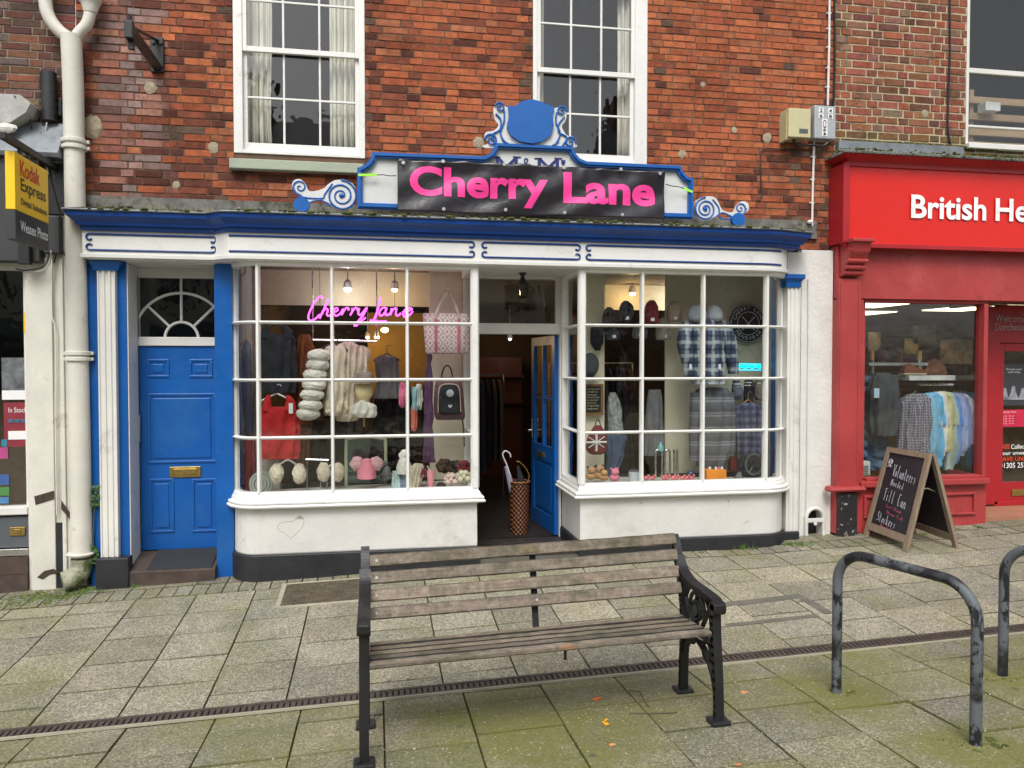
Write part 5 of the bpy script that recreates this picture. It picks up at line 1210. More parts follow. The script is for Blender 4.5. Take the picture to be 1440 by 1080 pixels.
lt('Donate your', 1415, 518, 1437, 521, YDR+.011, ps, WH, .0); lt('stuff today', 1417, 522, 1435, 525, YDR+.011, ps, WH, .0)
q = MB()
for u, w_, h_ in ((1413, .05, .13), (1425, .06, .15), (1438, .05, .13)):
    p = P(u, 562, YDR+.008); q.loft([(p.x, YDR+.009, p.z, w_*1.2, .001), (p.x, YDR+.009, p.z+h_*.4, w_*.7, .001), (p.x, YDR+.009, p.z+h_*.7, w_*.5, .001), (p.x, YDR+.009, p.z+h_, w_*.3, .001)], 8)
q.build('printed_figures', PH1, ps)
nb_ = flat('opening_times_notice', 1408, 576, 1462, 600, YDR+.012, M('crimson_print', (.55, .015, .06), .5, bp=0), 'crimson opening times strip across the red door glass', 'notice')
lt('Opening Times', 1409, 578, 1430, 581, YDR+.010, nb_, WH, 0)
for i in range(4): lt('Mon - Sat', 1410, 584+i*3.5, 1417, 586+i*3.5, YDR+.010, nb_, WH, 0); lt('9am - 5pm', 1420, 584+i*3.5, 1427, 586+i*3.5, YDR+.010, nb_, WH, 0)
dl = thing('door_lettering', 'red and white telephone lettering low on the red door glass', 'lettering', P(1420, 660, YDR))
RL = M('red_vinyl', (.75, .06, .02), .5, bp=0)
lt('FREE', 1408, 624.5, 1421.5, 631, YDR+.015, dl, RL); lt('Collection', 1423.5, 624.5, 1453, 631, YDR+.015, dl, WH); lt('your unwanted', 1408, 634, 1457, 641, YDR+.015, dl, WH)
lt('SAVE UNITS', 1408, 642, 1452, 648, YDR+.015, dl, RL); lt('01305 257', 1408, 650.5, 1446, 658, YDR+.015, dl, WH)
# interior of the charity shop
SLATW = M('slatwall_board', (.26, .18, .09), .7, var=.15, vs=3)
room('shop_room', rb, SLATW, XR+.15, XE, YDR+.1, 5.5, .05, 2.62)
q = MB(); q.box((XR+.15, .0, .3), (XR+.17, YDR+.1, 2.62)); q.box((XR+.15, .02, 2.60), (XE, 5.5, 2.62)); q.box((XR+.15, -.0, .04), (XE, 5.5, .06)); q.build('shop_lining', M('shop_lining', (.20, .15, .10), .8, var=.3), rb)
q = MB()
for i in range(22): q.box((XR+.2, 5.44, .3+i*.1), (XE-.1, 5.49, .385+i*.1), bev=.01)
q.build('slat_board', SLATW, rb)
PANL = emit('ceiling_panel_light', (1, .86, .55), 2.6)
for i, (u, v, Y) in enumerate(((1225, 436, 2.2), (1215, 453, 3.6), (1352, 438, 2.6), (1420, 437, 2.2))):
    p = P(u, v, Y); q = MB(); q.box((p.x-.35, Y-.35, 2.57), (p.x+.3, Y+.35, 2.585)); t = q.build('ceiling_light', PANL)
    tag(t, ['square lit ceiling panel nearest the left edge of charity shop window', 'second lit ceiling panel farther back behind the left one', 'lit ceiling panel at the right of charity shop window', 'lit ceiling panel above the charity shop door'][i], 'ceiling light', 'lit panels in the charity shop ceiling')
    q = MB(); q.box((p.x-.37, Y-.37, 2.58), (p.x+.32, Y+.37, 2.597)); q.build('frame', CHROME, t)
# ------------------------------------------------------------------ lamps and neon inside the shop
LAMPC = M('lamp_white_metal', (.5, .5, .5), .4, bp=0)
def spot(u, v, Y, col, label, watt, r=.035, grp='small ceiling spotlights inside the clothes shop'):
    p = P(u, v, Y); t = thing('spotlight', label, 'spotlight', p, grp)
    q = MB(); q.loft([(p.x, Y, p.z+.09, .02, .02), (p.x, Y, p.z+.07, .035, .035), (p.x, Y, p.z+.01, .042, .042)], 14); q.tube([(p.x, Y, p.z+.08), (p.x, Y, min(2.73, p.z+.5))], .006, 6); q.build('housing', LAMPC, t)
    q = MB(); q.sphere((p.x, Y-.01, p.z), r, 12, sq=(1, 1, .7)); q.build('bulb', CACHE.get('bulb%s' % col[2]) or emit('bulb%s' % col[2], col, 9), t)
    if watt:
        l = bpy.data.lights.new('spotlight_glow', 'POINT'); l.energy = watt*.3; l.color = col; l.shadow_soft_size = .05
        lo = bpy.data.objects.new('spotlight_glow', l); COL.objects.link(lo); lo.parent = t; lo.location = (0, -.06, -.08)
COOL = (1, .95, .88); WARM = (1, .68, .32)
spot(489, 407, .55, COOL, 'bright white spotlight above the pink neon script', 9)
spot(555, 408, .55, WARM, 'dim spotlight near the top right of the pink neon script', 5, .028)
spot(541, 464, 3.2, WARM, 'warm spotlight glowing largest below the pink neon sign', 22, .05)
spot(530, 474, 3.6, WARM, 'warm spotlight just left of and below the largest one', 10)
spot(517, 475, 3.9, WARM, 'leftmost small warm spotlight deep in the left window', 8, .025)
spot(889, 413, 1.4, WARM, 'warm spotlight above the black hat in right window', 8)
spot(952, 413, 1.4, COOL, 'bright white spotlight near the middle of right window', 9)
spot(982, 414, 1.5, WARM, 'dim angled spotlight left of the plaid jacket', 5, .022)
spot(717, 477, 4.2, COOL, 'tiny spotlight seen through the open shop doorway', 4, .022)
NP = emit('pink_neon', (1, .07, .80), 3.2)
Yn = -.02
def nz_(x, y): return P(410+x/7.58, 390+y/7.58, Yn)
ne = thing('neon_sign', 'glowing pink neon handwriting sign spelling the shop name in left window', 'neon sign', nz_(700, 480))
word1 = [[(335, 225), (310, 205), (275, 225), (225, 300), (185, 390), (180, 440), (205, 460), (250, 445), (300, 395)],
 [(390, 240), (350, 330), (315, 400), (300, 440)], [(318, 400), (350, 345), (380, 335), (385, 360), (375, 395), (395, 412), (430, 392)],
 [(455, 372), (492, 350), (482, 325), (457, 342), (450, 385), (475, 410), (520, 385), (545, 340)], [(545, 335), (553, 350), (535, 402)], [(548, 375), (580, 328), (608, 332), (603, 352)],
 [(640, 330), (650, 350), (625, 405)], [(642, 375), (675, 328), (702, 332), (695, 352)],
 [(722, 330), (710, 380), (732, 402), (770, 362), (803, 320)], [(805, 320), (765, 400), (715, 462), (685, 495), (668, 512), (695, 512), (730, 475), (790, 430)]]
word2 = [[(945, 215), (940, 260), (915, 360), (885, 440), (860, 470), (838, 460), (880, 463), (960, 472), (1010, 465)],
 [(1005, 322), (965, 330), (935, 375), (942, 405), (975, 400), (1008, 350), (1012, 328), (1000, 385), (1017, 405), (1045, 385)],
 [(1068, 330), (1052, 402)], [(1056, 385), (1090, 337), (1118, 333), (1112, 372), (1117, 405), (1145, 403), (1165, 380)],
 [(1180, 372), (1235, 358), (1283, 345), (1268, 328), (1220, 337), (1195, 370), (1192, 402), (1212, 425), (1255, 405), (1293, 362)]]
for wd in (word1, word2):
    q = MB()
    for st in wd: q.tube(cm([nz_(*a) for a in st], 5), .0075, 6)
    q.build('neon_tube', NP, ne, smooth=True)
q = MB()
for x in (300, 1100): p = nz_(x, 200); q.tube([(p.x, Yn+.02, p.z-.12), (p.x, Yn+.02, ZH)], .002, 4)
q.build('hanging_wire', IRON, ne)

# ------------------------------------------------------------------ garments
def FAB(name, col, **k): return M(name, col, .9, var=k.pop('var', .15), vs=k.pop('vs', 12), bs=k.pop('bs', 180), bp=k.pop('bp', .3), **k)
HANG = M('dark_hanger', (.03, .025, .02), .5, bp=0); HWOOD = M('wooden_hanger', (.35, .18, .07), .5, bp=0)
def hanger(u, v, Y, w_, parent, mat=HANG, up=.1):
    p = P(u, v, Y); m_ = MB(); m_.tube([(p.x-w_, Y, p.z-.07), (p.x, Y, p.z), (p.x+w_, Y, p.z-.07)], .008, 6)
    m_.tube([(p.x, Y, p.z), (p.x, Y, p.z+up*.6)]+[(p.x+.02-.02*cos(a), Y, p.z+up*.6+.02*sin(a)) for a in (.8, 1.6, 2.4, 3.1)], .003, 5)
    m_.build('hanger', mat, parent)
def wear(name, mat, Y, body, label, cat, sleeves=(), folds=(9, .18, 0), group=None, hang=None, n=48, ex=.9, k=5, dy=0, cr=.03):
    m_ = MB(); m_.loft(rows(smoothrows(body, k), Y, dy), n, folds, ex=ex, cr=cr)
    for s in sleeves: m_.loft(rows(smoothrows(s, k), Y-.01, dy), 18, (5, .12, 1), ex=.9, cr=.015)
    o = tag(m_.build(name, mat, smooth=True), label, cat, group)
    if hang: hanger(hang[0], hang[1], Y, hang[2], o, *hang[3:])
    return o
def tagcard(u, v, Y, w_, h_, parent, mat=WH):
    p = P(u, v, Y); m_ = MB(); m_.box((p.x-w_/2, Y-.004, p.z-h_), (p.x+w_/2, Y-.001, p.z)); m_.build('price_tag', mat, parent)
BLKF = FAB('black_fabric', (.014, .015, .02)); NAVF = FAB('navy_fabric', (.02, .025, .075)); REDF = FAB('red_fabric', (.42, .012, .012)); MARF = FAB('maroon_fabric', (.16, .015, .02))
FURW = FAB('white_fur', (.80, .77, .68), bs=90, bp=1.2); FURC = FAB('cream_fur', (.74, .65, .50), bs=80, bp=1.3); PINKF = FAB('pink_fluff', (.80, .25, .33), bs=100, bp=1.2)
PLUM = FAB('plum_fabric', (.085, .03, .085)); GREYG = FAB('grey_fabric', (.13, .13, .135)); ORNF = FAB('rust_fur', (.20, .06, .015), var=.6, vs=16, bs=40, bp=1.5); BRNF = FAB('brown_fur', (.045, .025, .015), var=.4)
BEIGE = FAB('beige_fabric', (.38, .29, .21)); DENIM = FAB('denim_fabric', (.05, .08, .14)); BLUF = FAB('blue_fabric', (.01, .05, .35))
# left window
wear('top', BLKF, .12, [(470, 372, 407, .03), (476, 366, 413, .05), (500, 363, 415, .06), (530, 365, 418, .06), (552, 365, 416, .06)], 'sleeveless black top on a hanger at the upper left of left window', 'top', sleeves=[[(457, 373, 377, .02), (463, 369, 378, .03), (475, 366, 380, .04)], [(458, 400, 404, .02), (463, 400, 409, .03), (475, 398, 413, .04)]], hang=(389, 455, .14))
t = wear('top', REDF, .06, [(572, 374, 408, .03), (579, 367, 418, .05), (600, 366, 421, .06), (630, 366, 421, .06), (645, 367, 420, .05)], 'sleeveless red top with white price tag below the black top', 'top', sleeves=[[(555, 376, 380, .02), (562, 371, 381, .03), (578, 368, 383, .04)], [(556, 402, 406, .02), (562, 402, 413, .03), (578, 400, 417, .04)]], hang=(389, 553, .14, WH))
tagcard(409, 567, -.02, .035, .09, t)
wear('cardigan', NAVF, .1, [(478, 343, 349, .02), (488, 340, 352, .04), (540, 341, 354, .05), (610, 343, 357, .05)], 'long navy cardigan hanging in the left curved end of window', 'cardigan', hang=(346, 474, .05, HWOOD))
wear('skirt', MARF, .1, [(612, 343, 358, .03), (640, 344, 359, .04), (688, 345, 360, .04)], 'dark red skirt hanging low under the navy cardigan', 'skirt')
# stacked-roll white fur coat sleeve and cream coats
m_ = MB()
for i, (u, v) in enumerate([(449, 500), (447, 513), (443, 527), (442, 541), (439, 555), (437, 570), (433, 582)]):
    p = P(u, v, .05); m_.sphere((p.x, .05, p.z), .092, 44, sq=(1.12, .9, .62), jit=.085)
m_.loft(rows(smoothrows([(485, 464, 480, .04), (492, 456, 490, .08), (520, 455, 492, .1), (560, 456, 494, .11), (584, 458, 494, .11)], 5), .2), 40, (9, .15, 0), cr=.04)
wf = tag(m_.build('fur_coat', FURW, smooth=True), 'white quilted fur coat with stacked puffy rings, left of the cream coats', 'coat')
hanger(468, 482, .12, .13, wf)
for i, (c_, hb, lab) in enumerate((((474, 490), 560, 'cream shearling coat beside the white puffy coat'), ((489, 486), 568, 'cream shearling coat in the middle of the rail'), ((505, 492), 562, 'cream shearling coat nearest the straw hat'))):
    u, v = c_; wear('shearling_coat', FURC, .14+.05*i, [(v-6, u-5, u+5, .03), (v+2, u-14, u+14, .07), (v+30, u-13, u+13, .08), (hb-2, u-14, u+14, .09), (hb+6, u-16, u+15, .11), (hb+17, u-17, u+16, .11), (hb+24, u-13, u+12, .07)], lab, 'coat', sleeves=[[(v+4, u+5, u+12, .05), (v+45, u+6, u+14, .05), (v+62, u+5, u+15, .06)]], group='cream shearling coats on the rail', hang=(u, v-8, .1))
rl = MB(); a, b = P(440, 478, .16), P(530, 480, .16); rl.tube([a, b], .011, 8); rl.tube([a, (a.x, .16, ZH+.05)], .006, 6); rl.tube([b, (b.x, .16, ZH+.05)], .006, 6)
tag(rl.build('clothes_rail', CHROME), 'chrome hanging rail carrying the cream coats', 'clothes rail')
wear('fur_gilet', ORNF, .3, [(470, 420, 436, .05), (500, 416, 442, .08), (550, 414, 442, .09), (600, 415, 438, .08), (680, 416, 430, .06)], 'tall rust brown fluffy garland hanging behind the red top', 'garland', folds=(7, .3, 0), k=6)
wear('coat', BRNF, .6, [(590, 440, 470, .05), (610, 432, 475, .1), (655, 430, 476, .1), (680, 432, 474, .08)], 'dark brown fur coat low behind the ear muffs', 'coat')
wear('vest_top', GREYG, .5, [(500, 535, 552, .02), (506, 528, 560, .05), (530, 530, 560, .06), (560, 528, 562, .06)], 'grey sleeveless top on a black hanger in the left window', 'top', hang=(544, 497, .13))
wear('scarf', PLUM, .0, [(498, 601, 607, .02), (540, 598, 608, .03), (600, 596, 609, .04), (650, 596, 611, .04)], 'long plum scarf hanging beside the cream display panel', 'scarf')
# hat on head form
hf = thing('head_form', 'cream mannequin head on a brass stand among the coats', 'mannequin head', P(512, 580, .02))
HEADM = M('mannequin_cream', (.62, .50, .28), .5, bp=0)
m_ = MB(); m_.loft(rows(smoothrows([(540, 501, 523, .05), (548, 499, 525, .07), (556, 500, 524, .07), (563, 504, 520, .05), (568, 508, 518, .035), (574, 507, 519, .04)], 3), .02), 16); m_.build('head', HEADM, hf, smooth=True)
m_ = MB(); a, b = P(512, 574, .02), P(512, 600, .02); m_.tube([a, b], .01, 8); m_.build('stand', BRASS, hf)
m_ = MB(); m_.loft(rows(smoothrows([(523, 505, 521, .05), (526, 502, 524, .07), (534, 501, 525, .08), (536, 495, 531, .13), (538, 494, 532, .13)], 2), .02), 20); tag(m_.build('sun_hat', FAB('tweed', (.22, .19, .16)), smooth=True), 'grey brown tweed hat on the cream mannequin head', 'hat')
wear('fur_collar', FURW, -.02, [(563, 505, 512, .03), (570, 498, 526, .06), (580, 494, 529, .07), (587, 497, 526, .05)], 'white fur collar with small label beneath the head form', 'collar')
# tote bag
def patt_mat():
    m, nt, b = new('tote_print'); tc = N(nt, 'ShaderNodeTexCoord').outputs['Object']; sp = N(nt, 'ShaderNodeSeparateXYZ'); nt.links.new(tc, sp.inputs[0])
    def tri(a): return math_(nt, 'ABSOLUTE', math_(nt, 'SUBTRACT', math_(nt, 'FRACT', a), .5))
    x = math_(nt, 'MULTIPLY', math_(nt, 'ADD', sp.outputs[0], 3), 13); z = math_(nt, 'MULTIPLY', math_(nt, 'ADD', sp.outputs[2], 3), 10)
    d = math_(nt, 'ADD', tri(x), tri(z)); w_ = math_(nt, 'ABSOLUTE', math_(nt, 'SUBTRACT', d, .5))
    c = ramp(nt, w_, [(0, (.42, .10, .16)), (.14, (.62, .52, .50)), (.3, (.66, .60, .56)), (.36, (.35, .2, .25)), (.5, (.2, .16, .22))])
    c = mix(nt, ramp(nt, noi(nt, 70, 3, .6, tc), [(.5, (0,)*3), (.56, (.7,)*3)]), c, (.6, .52, .5)); setc(nt, b, c); b.inputs['Roughness'].default_value = .8
    bump(nt, b, noi(nt, 60, 3), .4, .01); return m
m_ = MB(); m_.loft(rows(smoothrows([(441, 596, 659, .04), (447, 595, 660, .06), (470, 596, 659, .075), (494, 598, 658, .07), (498, 601, 655, .05)], 3), .0), 40, (7, .07, 0), ex=.7)
tb = tag(m_.build('tote_bag', patt_mat(), smooth=True), 'pink and white patterned quilted tote bag with long handles', 'tote bag')
for dy in (-.05, .04):
    m_ = MB(); m_.tube(cm([P(u, v, dy) for u, v in ((612, 448), (618, 430), (629, 413), (634, 413), (641, 430), (646, 448))], 5), .013, 8); m_.build('handle', FAB('tote_handle', (.55, .38, .38)), tb)
m_ = MB(); m_.box((P(611, 448, -.07).x, -.082, P(630, 496, -.07).z), (P(615, 448, -.07).x, -.076, P(630, 448, -.07).z)); m_.box((P(643, 448, -.07).x, -.082, P(630, 496, -.07).z), (P(647, 448, -.07).x, -.076, P(630, 448, -.07).z)); m_.build('strap', FAB('tote_strap', (.45, .12, .18)), tb)
# backpack
m_ = MB(); m_.loft(rows(smoothrows([(530, 622, 638, .03), (535, 614, 648, .06), (548, 611, 651, .09), (570, 610, 653, .09), (585, 611, 654, .085), (590, 614, 652, .05)], 3), .0), 28, ex=.75)
bp_ = tag(m_.build('backpack', FAB('striped_plum', (.10, .045, .06)), smooth=True), 'dark plum backpack with pale piping, grey emblem and small heart', 'backpack')
m_ = MB(); m_.loft(rows(smoothrows([(541, 619, 643, .02), (546, 617, 646, .05), (565, 617, 648, .05), (579, 617, 649, .05), (582, 620, 646, .03)], 3), -.07), 20, ex=.65); m_.build('front_pocket', BLKF, bp_, smooth=True)
m_ = MB(); m_.tube(cm([P(u, v, -.115) for u, v in ((616, 580), (617, 552), (621, 542), (633, 540), (644, 543), (647, 556), (648, 579))], 4), .005, 6); m_.build('piping', FAB('tan_piping', (.45, .33, .24)), bp_)
m_ = MB(); p = P(633, 553, -.125); m_.sphere((p.x, -.125, p.z), .034, 14, sq=(1, .2, 1)); m_.build('emblem', FAB('pale_grey', (.45, .45, .48)), bp_)
m_ = MB(); p = P(633, 571, -.125); m_.prism([(p.x, p.z-.02), (p.x+.02, p.z+.002), (p.x+.012, p.z+.014), (p.x, p.z+.006), (p.x-.012, p.z+.014), (p.x-.02, p.z+.002)], -.13, -.12); m_.build('heart', FAB('pale_grey', (.45, .45, .48)), bp_)
m_ = MB(); m_.tube(cm([P(u, v, .0) for u, v in ((620, 533), (624, 518), (629, 514), (634, 519), (637, 532))], 4), .007, 6)
m_.tube(cm([P(u, v, .03) for u, v in ((650, 588), (652, 605), (653, 628))], 3), .006, 6); m_.build('strap', BLKF, bp_)
# ear muffs
def earmuff(uA, uB, v, top, Y, label):
    m_ = MB(); pts = [P(uA, v-9, Y), P(uA+6, top+4, Y), P((uA+uB)/2, top-1, Y), P(uB-5, top+5, Y), P(uB, v-9, Y)]; m_.tube(cm(pts, 6), .009, 8)
    o = tag(m_.build('ear_muffs', M('muff_band', (.5, .45, .40), .5, bp=0)), label, 'ear muffs')
    for u in (uA, uB): m_ = MB(); p = P(u, v, Y); m_.sphere((p.x, Y, p.z), .078, 18, sq=(.78, .8, 1.1), jit=.09); m_.build('ear_pad', FURC, o, smooth=False)
    return o
earmuff(389, 421, 666, 648, -.1, 'cream fluffy ear muffs on the window display floor at left')
earmuff(455, 475, 664, 655, .05, 'small cream ear muffs by the middle glazing bar')
# bobble hat pink
def pomhat(u0, u1, v0, v1, Y, mat, pm, pr, label, rpom):
    um = (u0+u1)/2; m_ = MB(); m_.loft(rows(smoothrows([(v0, um-3, um+3, .02), (v0+3, u0+4, u1-4, .06), (v0+12, u0, u1, .09), (v1-6, u0-1, u1+1, .1), (v1, u0, u1, .095)], 3), Y), 24, jit=.002)
    o = tag(m_.build('bobble_hat', mat, smooth=True), label, 'bobble hat')
    m_ = MB(); a = rows([(v1-6, u0-1, u1+1, .105), (v1, u0-1, u1+1, .105)], Y); m_.loft(a, 24); m_.build('hat_brim', mat, o, smooth=True)
    for u, v in pr: m_ = MB(); p = P(u, v, Y); m_.sphere((p.x, Y, p.z), rpom, 18, jit=.12); m_.build('pompom', pm, o)
pomhat(503, 528, 645, 672, .0, PINKF, FAB('pale_pink_fluff', (.72, .42, .44), bs=90, bp=1.2), [(502, 652), (529, 652)], 'pink knitted bobble hat with two fluffy pompoms', .062)
pomhat(558, 578, 642, 665, .05, FURW, FURW, [(569, 640)], 'white knitted hat with a pompom near the third glazing bar', .05)
pomhat(536, 552, 655, 672, .2, GREYG, GREYG, [(541, 652)], 'grey knitted hat behind the pale socks', .03)
# green arched mirror behind it
mr = thing('arched_mirror', 'pale green framed mirror standing behind the pink hat', 'mirror', P(515, 688, .3))
m_ = MB(); fr_ = [P(u, v, .3) for u, v in ((487, 690), (487, 622), (492, 617), (515, 613), (537, 617), (542, 622), (542, 690))]; m_.tube(cm(fr_, 3), .016, 8); m_.build('frame', M('pale_green_metal', (.38, .45, .28), .5, bp=0), mr)
m_ = MB(); m_.prism([(p.x, p.z) for p in fr_], .31, .32); m_.build('mirror_glass', M('mirror_glass', (.10, .14, .14), .08, metal=.9, var=.05, bp=0), mr)
# low display: decorative tins, plate, easel, tumbler, socks, bows
m_ = MB(); pb(m_, 353, 647, 392, 692, .15, .3, bev=.01); tag(m_.build('gift_box', M('patterned_box', (.45, .40, .36), .6, var=.5, vs=18, bp=0)), 'cream patterned gift box in the lower left corner of window', 'gift box')
m_ = MB(); p = P(367, 681, .0)
for r_ in (.1, .075, .045): m_.tube([(p.x+r_*cos(2*pi*i/24)*.9, .0-.01*(r_ < .08), p.z+r_*sin(2*pi*i/24)) for i in range(24)], .012, 6, closed=True)
m_.sphere((p.x, .01, p.z), .04, 12, sq=(1, .2, 1)); tag(m_.build('decorative_plate', M('grey_green_ceramic', (.32, .36, .32), .35, bp=0)), 'round grey green ringed plate in the lower left corner', 'plate')
m_ = MB()
for u in (432, 451, 460): m_.tube([P(u, 646, .1), P(u, 692, .1)], .006, 6)
m_.tube([P(430, 646, .1), P(462, 647, .1)], .008, 6); tag(m_.build('display_stand', CHROME), 'slim chrome display stand between the ear muffs', 'display stand')
for (u, c_, h_, lab) in ((557, (.45, .60, .60), 24, 'pale blue sock bundle on display stand'), (568, (.20, .25, .35), 26, 'slate blue sock bundle beside the pale blue one')):
    wear('sock_bundle', FAB('sock%d' % u, c_), .02, [(686-h_, u-4, u+5, .03), (674, u-6, u+6, .04), (690, u-7, u+6, .04)], lab, 'socks')
wear('slipper', FURC, .0, [(652, 582, 592, .04), (660, 577, 594, .06), (672, 575, 592, .06), (690, 576, 588, .05)], 'cream fluffy slipper left of the dark red hat', 'slipper')
wear('cap', MARF, .03, [(655, 583, 596, .03), (662, 580, 600, .06), (670, 580, 601, .06)], 'dark red velvet hat by the cream slipper', 'hat')
tu = thing('tumbler', 'pink glass tumbler with straw beside the hair bows', 'tumbler', P(606, 688, -.08))
m_ = MB(); m_.loft(rows([(662, 600, 611, .035), (686, 602, 610, .027)], -.08), 16); m_.build('cup', M('pink_cup', (.75, .30, .33), .3, bp=0), tu, smooth=True)
m_ = MB(); m_.tube([P(605, 664, -.08), P(601, 655, -.08)], .005, 6); m_.build('straw', WH, tu)
def bow(u, v, r_, Y, mat, label, n=7):
    m_ = MB(); p = P(u, v, Y)
    for i in range(n):
        a = 2*pi*i/n+.3; m_.sphere((p.x+r_*.55*cos(a), Y+.02*sin(3*a), p.z+r_*.5*sin(a)), r_*.42, 10, sq=(1, .6, .8), jit=.15)
    m_.sphere((p.x, Y-.02, p.z), r_*.3, 8); return tag(m_.build('scrunchie', mat, smooth=True), label, 'hair scrunchie', 'hair bows and scrunchies heaped by the tote bag corner')
bow(625, 655, .085, .0, BRNF, 'brown fur scrunchie at the back left of the heap')
bow(640, 656, .075, .05, BLKF, 'black scrunchie in the middle of the heap')
bow(652, 657, .08, .02, MARF, 'dark red velvet scrunchie at the top right of the heap')
bow(634, 674, .07, -.1, FAB('pale_peach', (.66, .48, .42)), 'pale peach ribbon bow at the front of the heap')
bow(652, 670, .075, -.06, FAB('ivory', (.62, .58, .40)), 'ivory ribbon bow at the front right of the heap')
bow(620, 684, .05, -.1, BRNF, 'small brown scrunchie lying low at the front of the heap')
for (u, v, c_, lab) in ((566, 560, (.62, .16, .26), 'pink striped glove hanging in the third pane'), (583, 566, (.25, .45, .45), 'pale teal glove hanging beside the pink one'), (590, 562, (.55, .55, .5), 'pale knitted glove by the plum scarf'), (582, 592, (.6, .15, .1), 'coral pink round purse hanging low by the scarf')):
    wear('glove', FAB('gl%d' % u+str(v), c_), .05, [(v-22, u-3, u+3, .02), (v-12, u-5, u+5, .03), (v+8, u-4, u+4, .03), (v+14, u-2, u+2, .02)], lab, 'glove')

# ------------------------------------------------------------------ racks of dark clothes deeper in the shop
DK = [FAB('dk%d' % i, c_) for i, c_ in enumerate(((.02, .02, .025), (.05, .03, .02), (.03, .035, .06), (.10, .05, .02), (.05, .05, .055), (.08, .07, .06), (.03, .02, .04), (.12, .10, .08)))]
def rackg(x, Y, zt_, h_, mat, w_=.05, dpt=.22, ph=0):
    m_ = MB(); L = []
    for t in (0, .05, .12, .3, .6, 1): L.append((x, Y, zt_-h_*t, w_*(.4+.6*min(1, t*5+.2)), dpt*(.25+.75*min(1, t*6))))
    m_.loft(L, 14, (4, .2, ph)); return m_.build('garment', mat, smooth=True)
WORDS = ['black', 'dark brown', 'navy', 'tan', 'charcoal', 'grey brown', 'dark plum', 'pale brown']
def rack(x0, x1, Y, z, n, h_, place, seed):
    rr = random.Random(seed); t = MB(); t.tube([(x0, Y, z+.06), (x1, Y, z+.06)], .012, 8)
    for x in (x0, x1): t.tube([(x, Y, z+.06), (x, Y, ZT)], .012, 8)
    tag(t.build('clothes_rack', CHROME), 'chrome rack of dark clothes '+place, 'clothes rack')
    for i in range(n):
        k_ = rr.randrange(8); x = x0+.06+(x1-x0-.12)*i/(n-1)
        o = rackg(x, Y, z+.0, h_*rr.uniform(.8, 1.1), DK[k_], w_=(x1-x0)/n*.52, ph=i)
        tag(o, WORDS[k_]+' garment on the rack '+place, 'garment', 'garments on the rack '+place)
rack(-.6, .75, 2.2, 1.55, 12, .9, 'deep in the left window', 1)
rack(.98, 1.65, 3.0, 1.6, 8, 1.1, 'beyond the open doorway', 2)
rack(1.95, 2.95, 1.6, 1.75, 12, 1.0, 'behind the left panes of right window', 3)
rack(2.3, 3.1, 2.6, 1.25, 9, .9, 'lowest at the back of right window', 4)
# extra shelving back there with warm bits
m_ = MB(); m_.box((.3, 4.6, ZT), (2.2, 5.0, 1.9)); m_.box((.3, 4.45, 1.2), (2.2, 4.6, 1.24)); m_.box((.3, 4.45, 1.6), (2.2, 4.6, 1.64)); tag(m_.build('shelving', M('dark_red_shelving', (.10, .025, .015), .6, var=.4, vs=5)), 'dark red brown shelving at the back of the shop beyond the doorway', 'shelving')

# ------------------------------------------------------------------ right window
YW2 = .3
sgn = thing('round_sign', 'round black sign with white ring lettering on the cream wall', 'sign', P(1051, 480, .46))
pc = P(1051, 455, .46); 
def disc(mb, c, r, y0, y1, n=40): mb.prism([(c.x+r*cos(2*pi*i/n), c.z+r*sin(2*pi*i/n)) for i in range(n)], y0, y1)
m_ = MB(); disc(m_, pc, .20, .44, .47); m_.build('disc', M('sign_black', (.012, .013, .02), .4, bp=0), sgn)
m_ = MB()
for r_ in (.192, .12): m_.tube([(pc.x+r_*cos(2*pi*i/40), .438, pc.z+r_*sin(2*pi*i/40)) for i in range(40)], .003, 5, closed=True)
m_.tube([(pc.x-.07, .437, pc.z-.07), (pc.x+.07, .437, pc.z+.07)], .004, 5); m_.tube([(pc.x-.07, .437, pc.z+.07), (pc.x+.07, .437, pc.z-.07)], .004, 5)
m_.build('ring', WH, sgn)
def ring_text(s, r_, a0, a1, parent, flip=False):
    for i, ch in enumerate(s):
        if ch == ' ': continue
        a = radians(a0+(a1-a0)*i/(len(s)-1)); e = .028
        c0 = Vector((pc.x+r_*cos(a), .437, pc.z+r_*sin(a))); tn = Vector((-sin(a), 0, cos(a)))*(1 if flip else -1); rd = Vector((cos(a), 0, sin(a)))*(-1 if flip else 1)
        text(ch, 'letter', WH, parent, c0-tn*e/2-rd*e/2, tn*e, rd*e*1.2, (0, -1, 0), bold=.0, th=.002)
ring_text('CHERRY LANE', .156, 160, 20, sgn); ring_text('MENSWEAR', .156, 215, 325, sgn, True)
CY = emit('cyan_neon', (.0, .75, .95), 1.6)
cn = thing('neon_sign', 'small glowing cyan neon script panel under the round sign', 'neon sign', P(1051, 522, .2))
m_ = MB(); a, b = P(1029, 515, .2), P(1071, 516, .2); m_.tube([a, b], .036, 12, flat=.12); m_.build('backing_plate', M('cyan_acrylic', (.01, .42, .5), .3, bp=0), cn)
m_ = MB(); pts = [P(1031+i*1.0, 515.5+(2.5 if i % 2 else -2.5)*(1 if (i//5) % 2 else .5), .18) for i in range(40)]; m_.tube(cm(pts, 3), .0055, 6)
for v in (511.5, 520): m_.tube([P(1031, v, .185), P(1070, v+.5, .185)], .004, 6)
m_.build('neon_tube', CY, cn)
m_ = MB(); m_.tube([P(1031, 512, .2), P(1049, 484, .45), P(1068, 512, .2)], .0018, 4); m_.build('hanging_wire', IRON, cn)
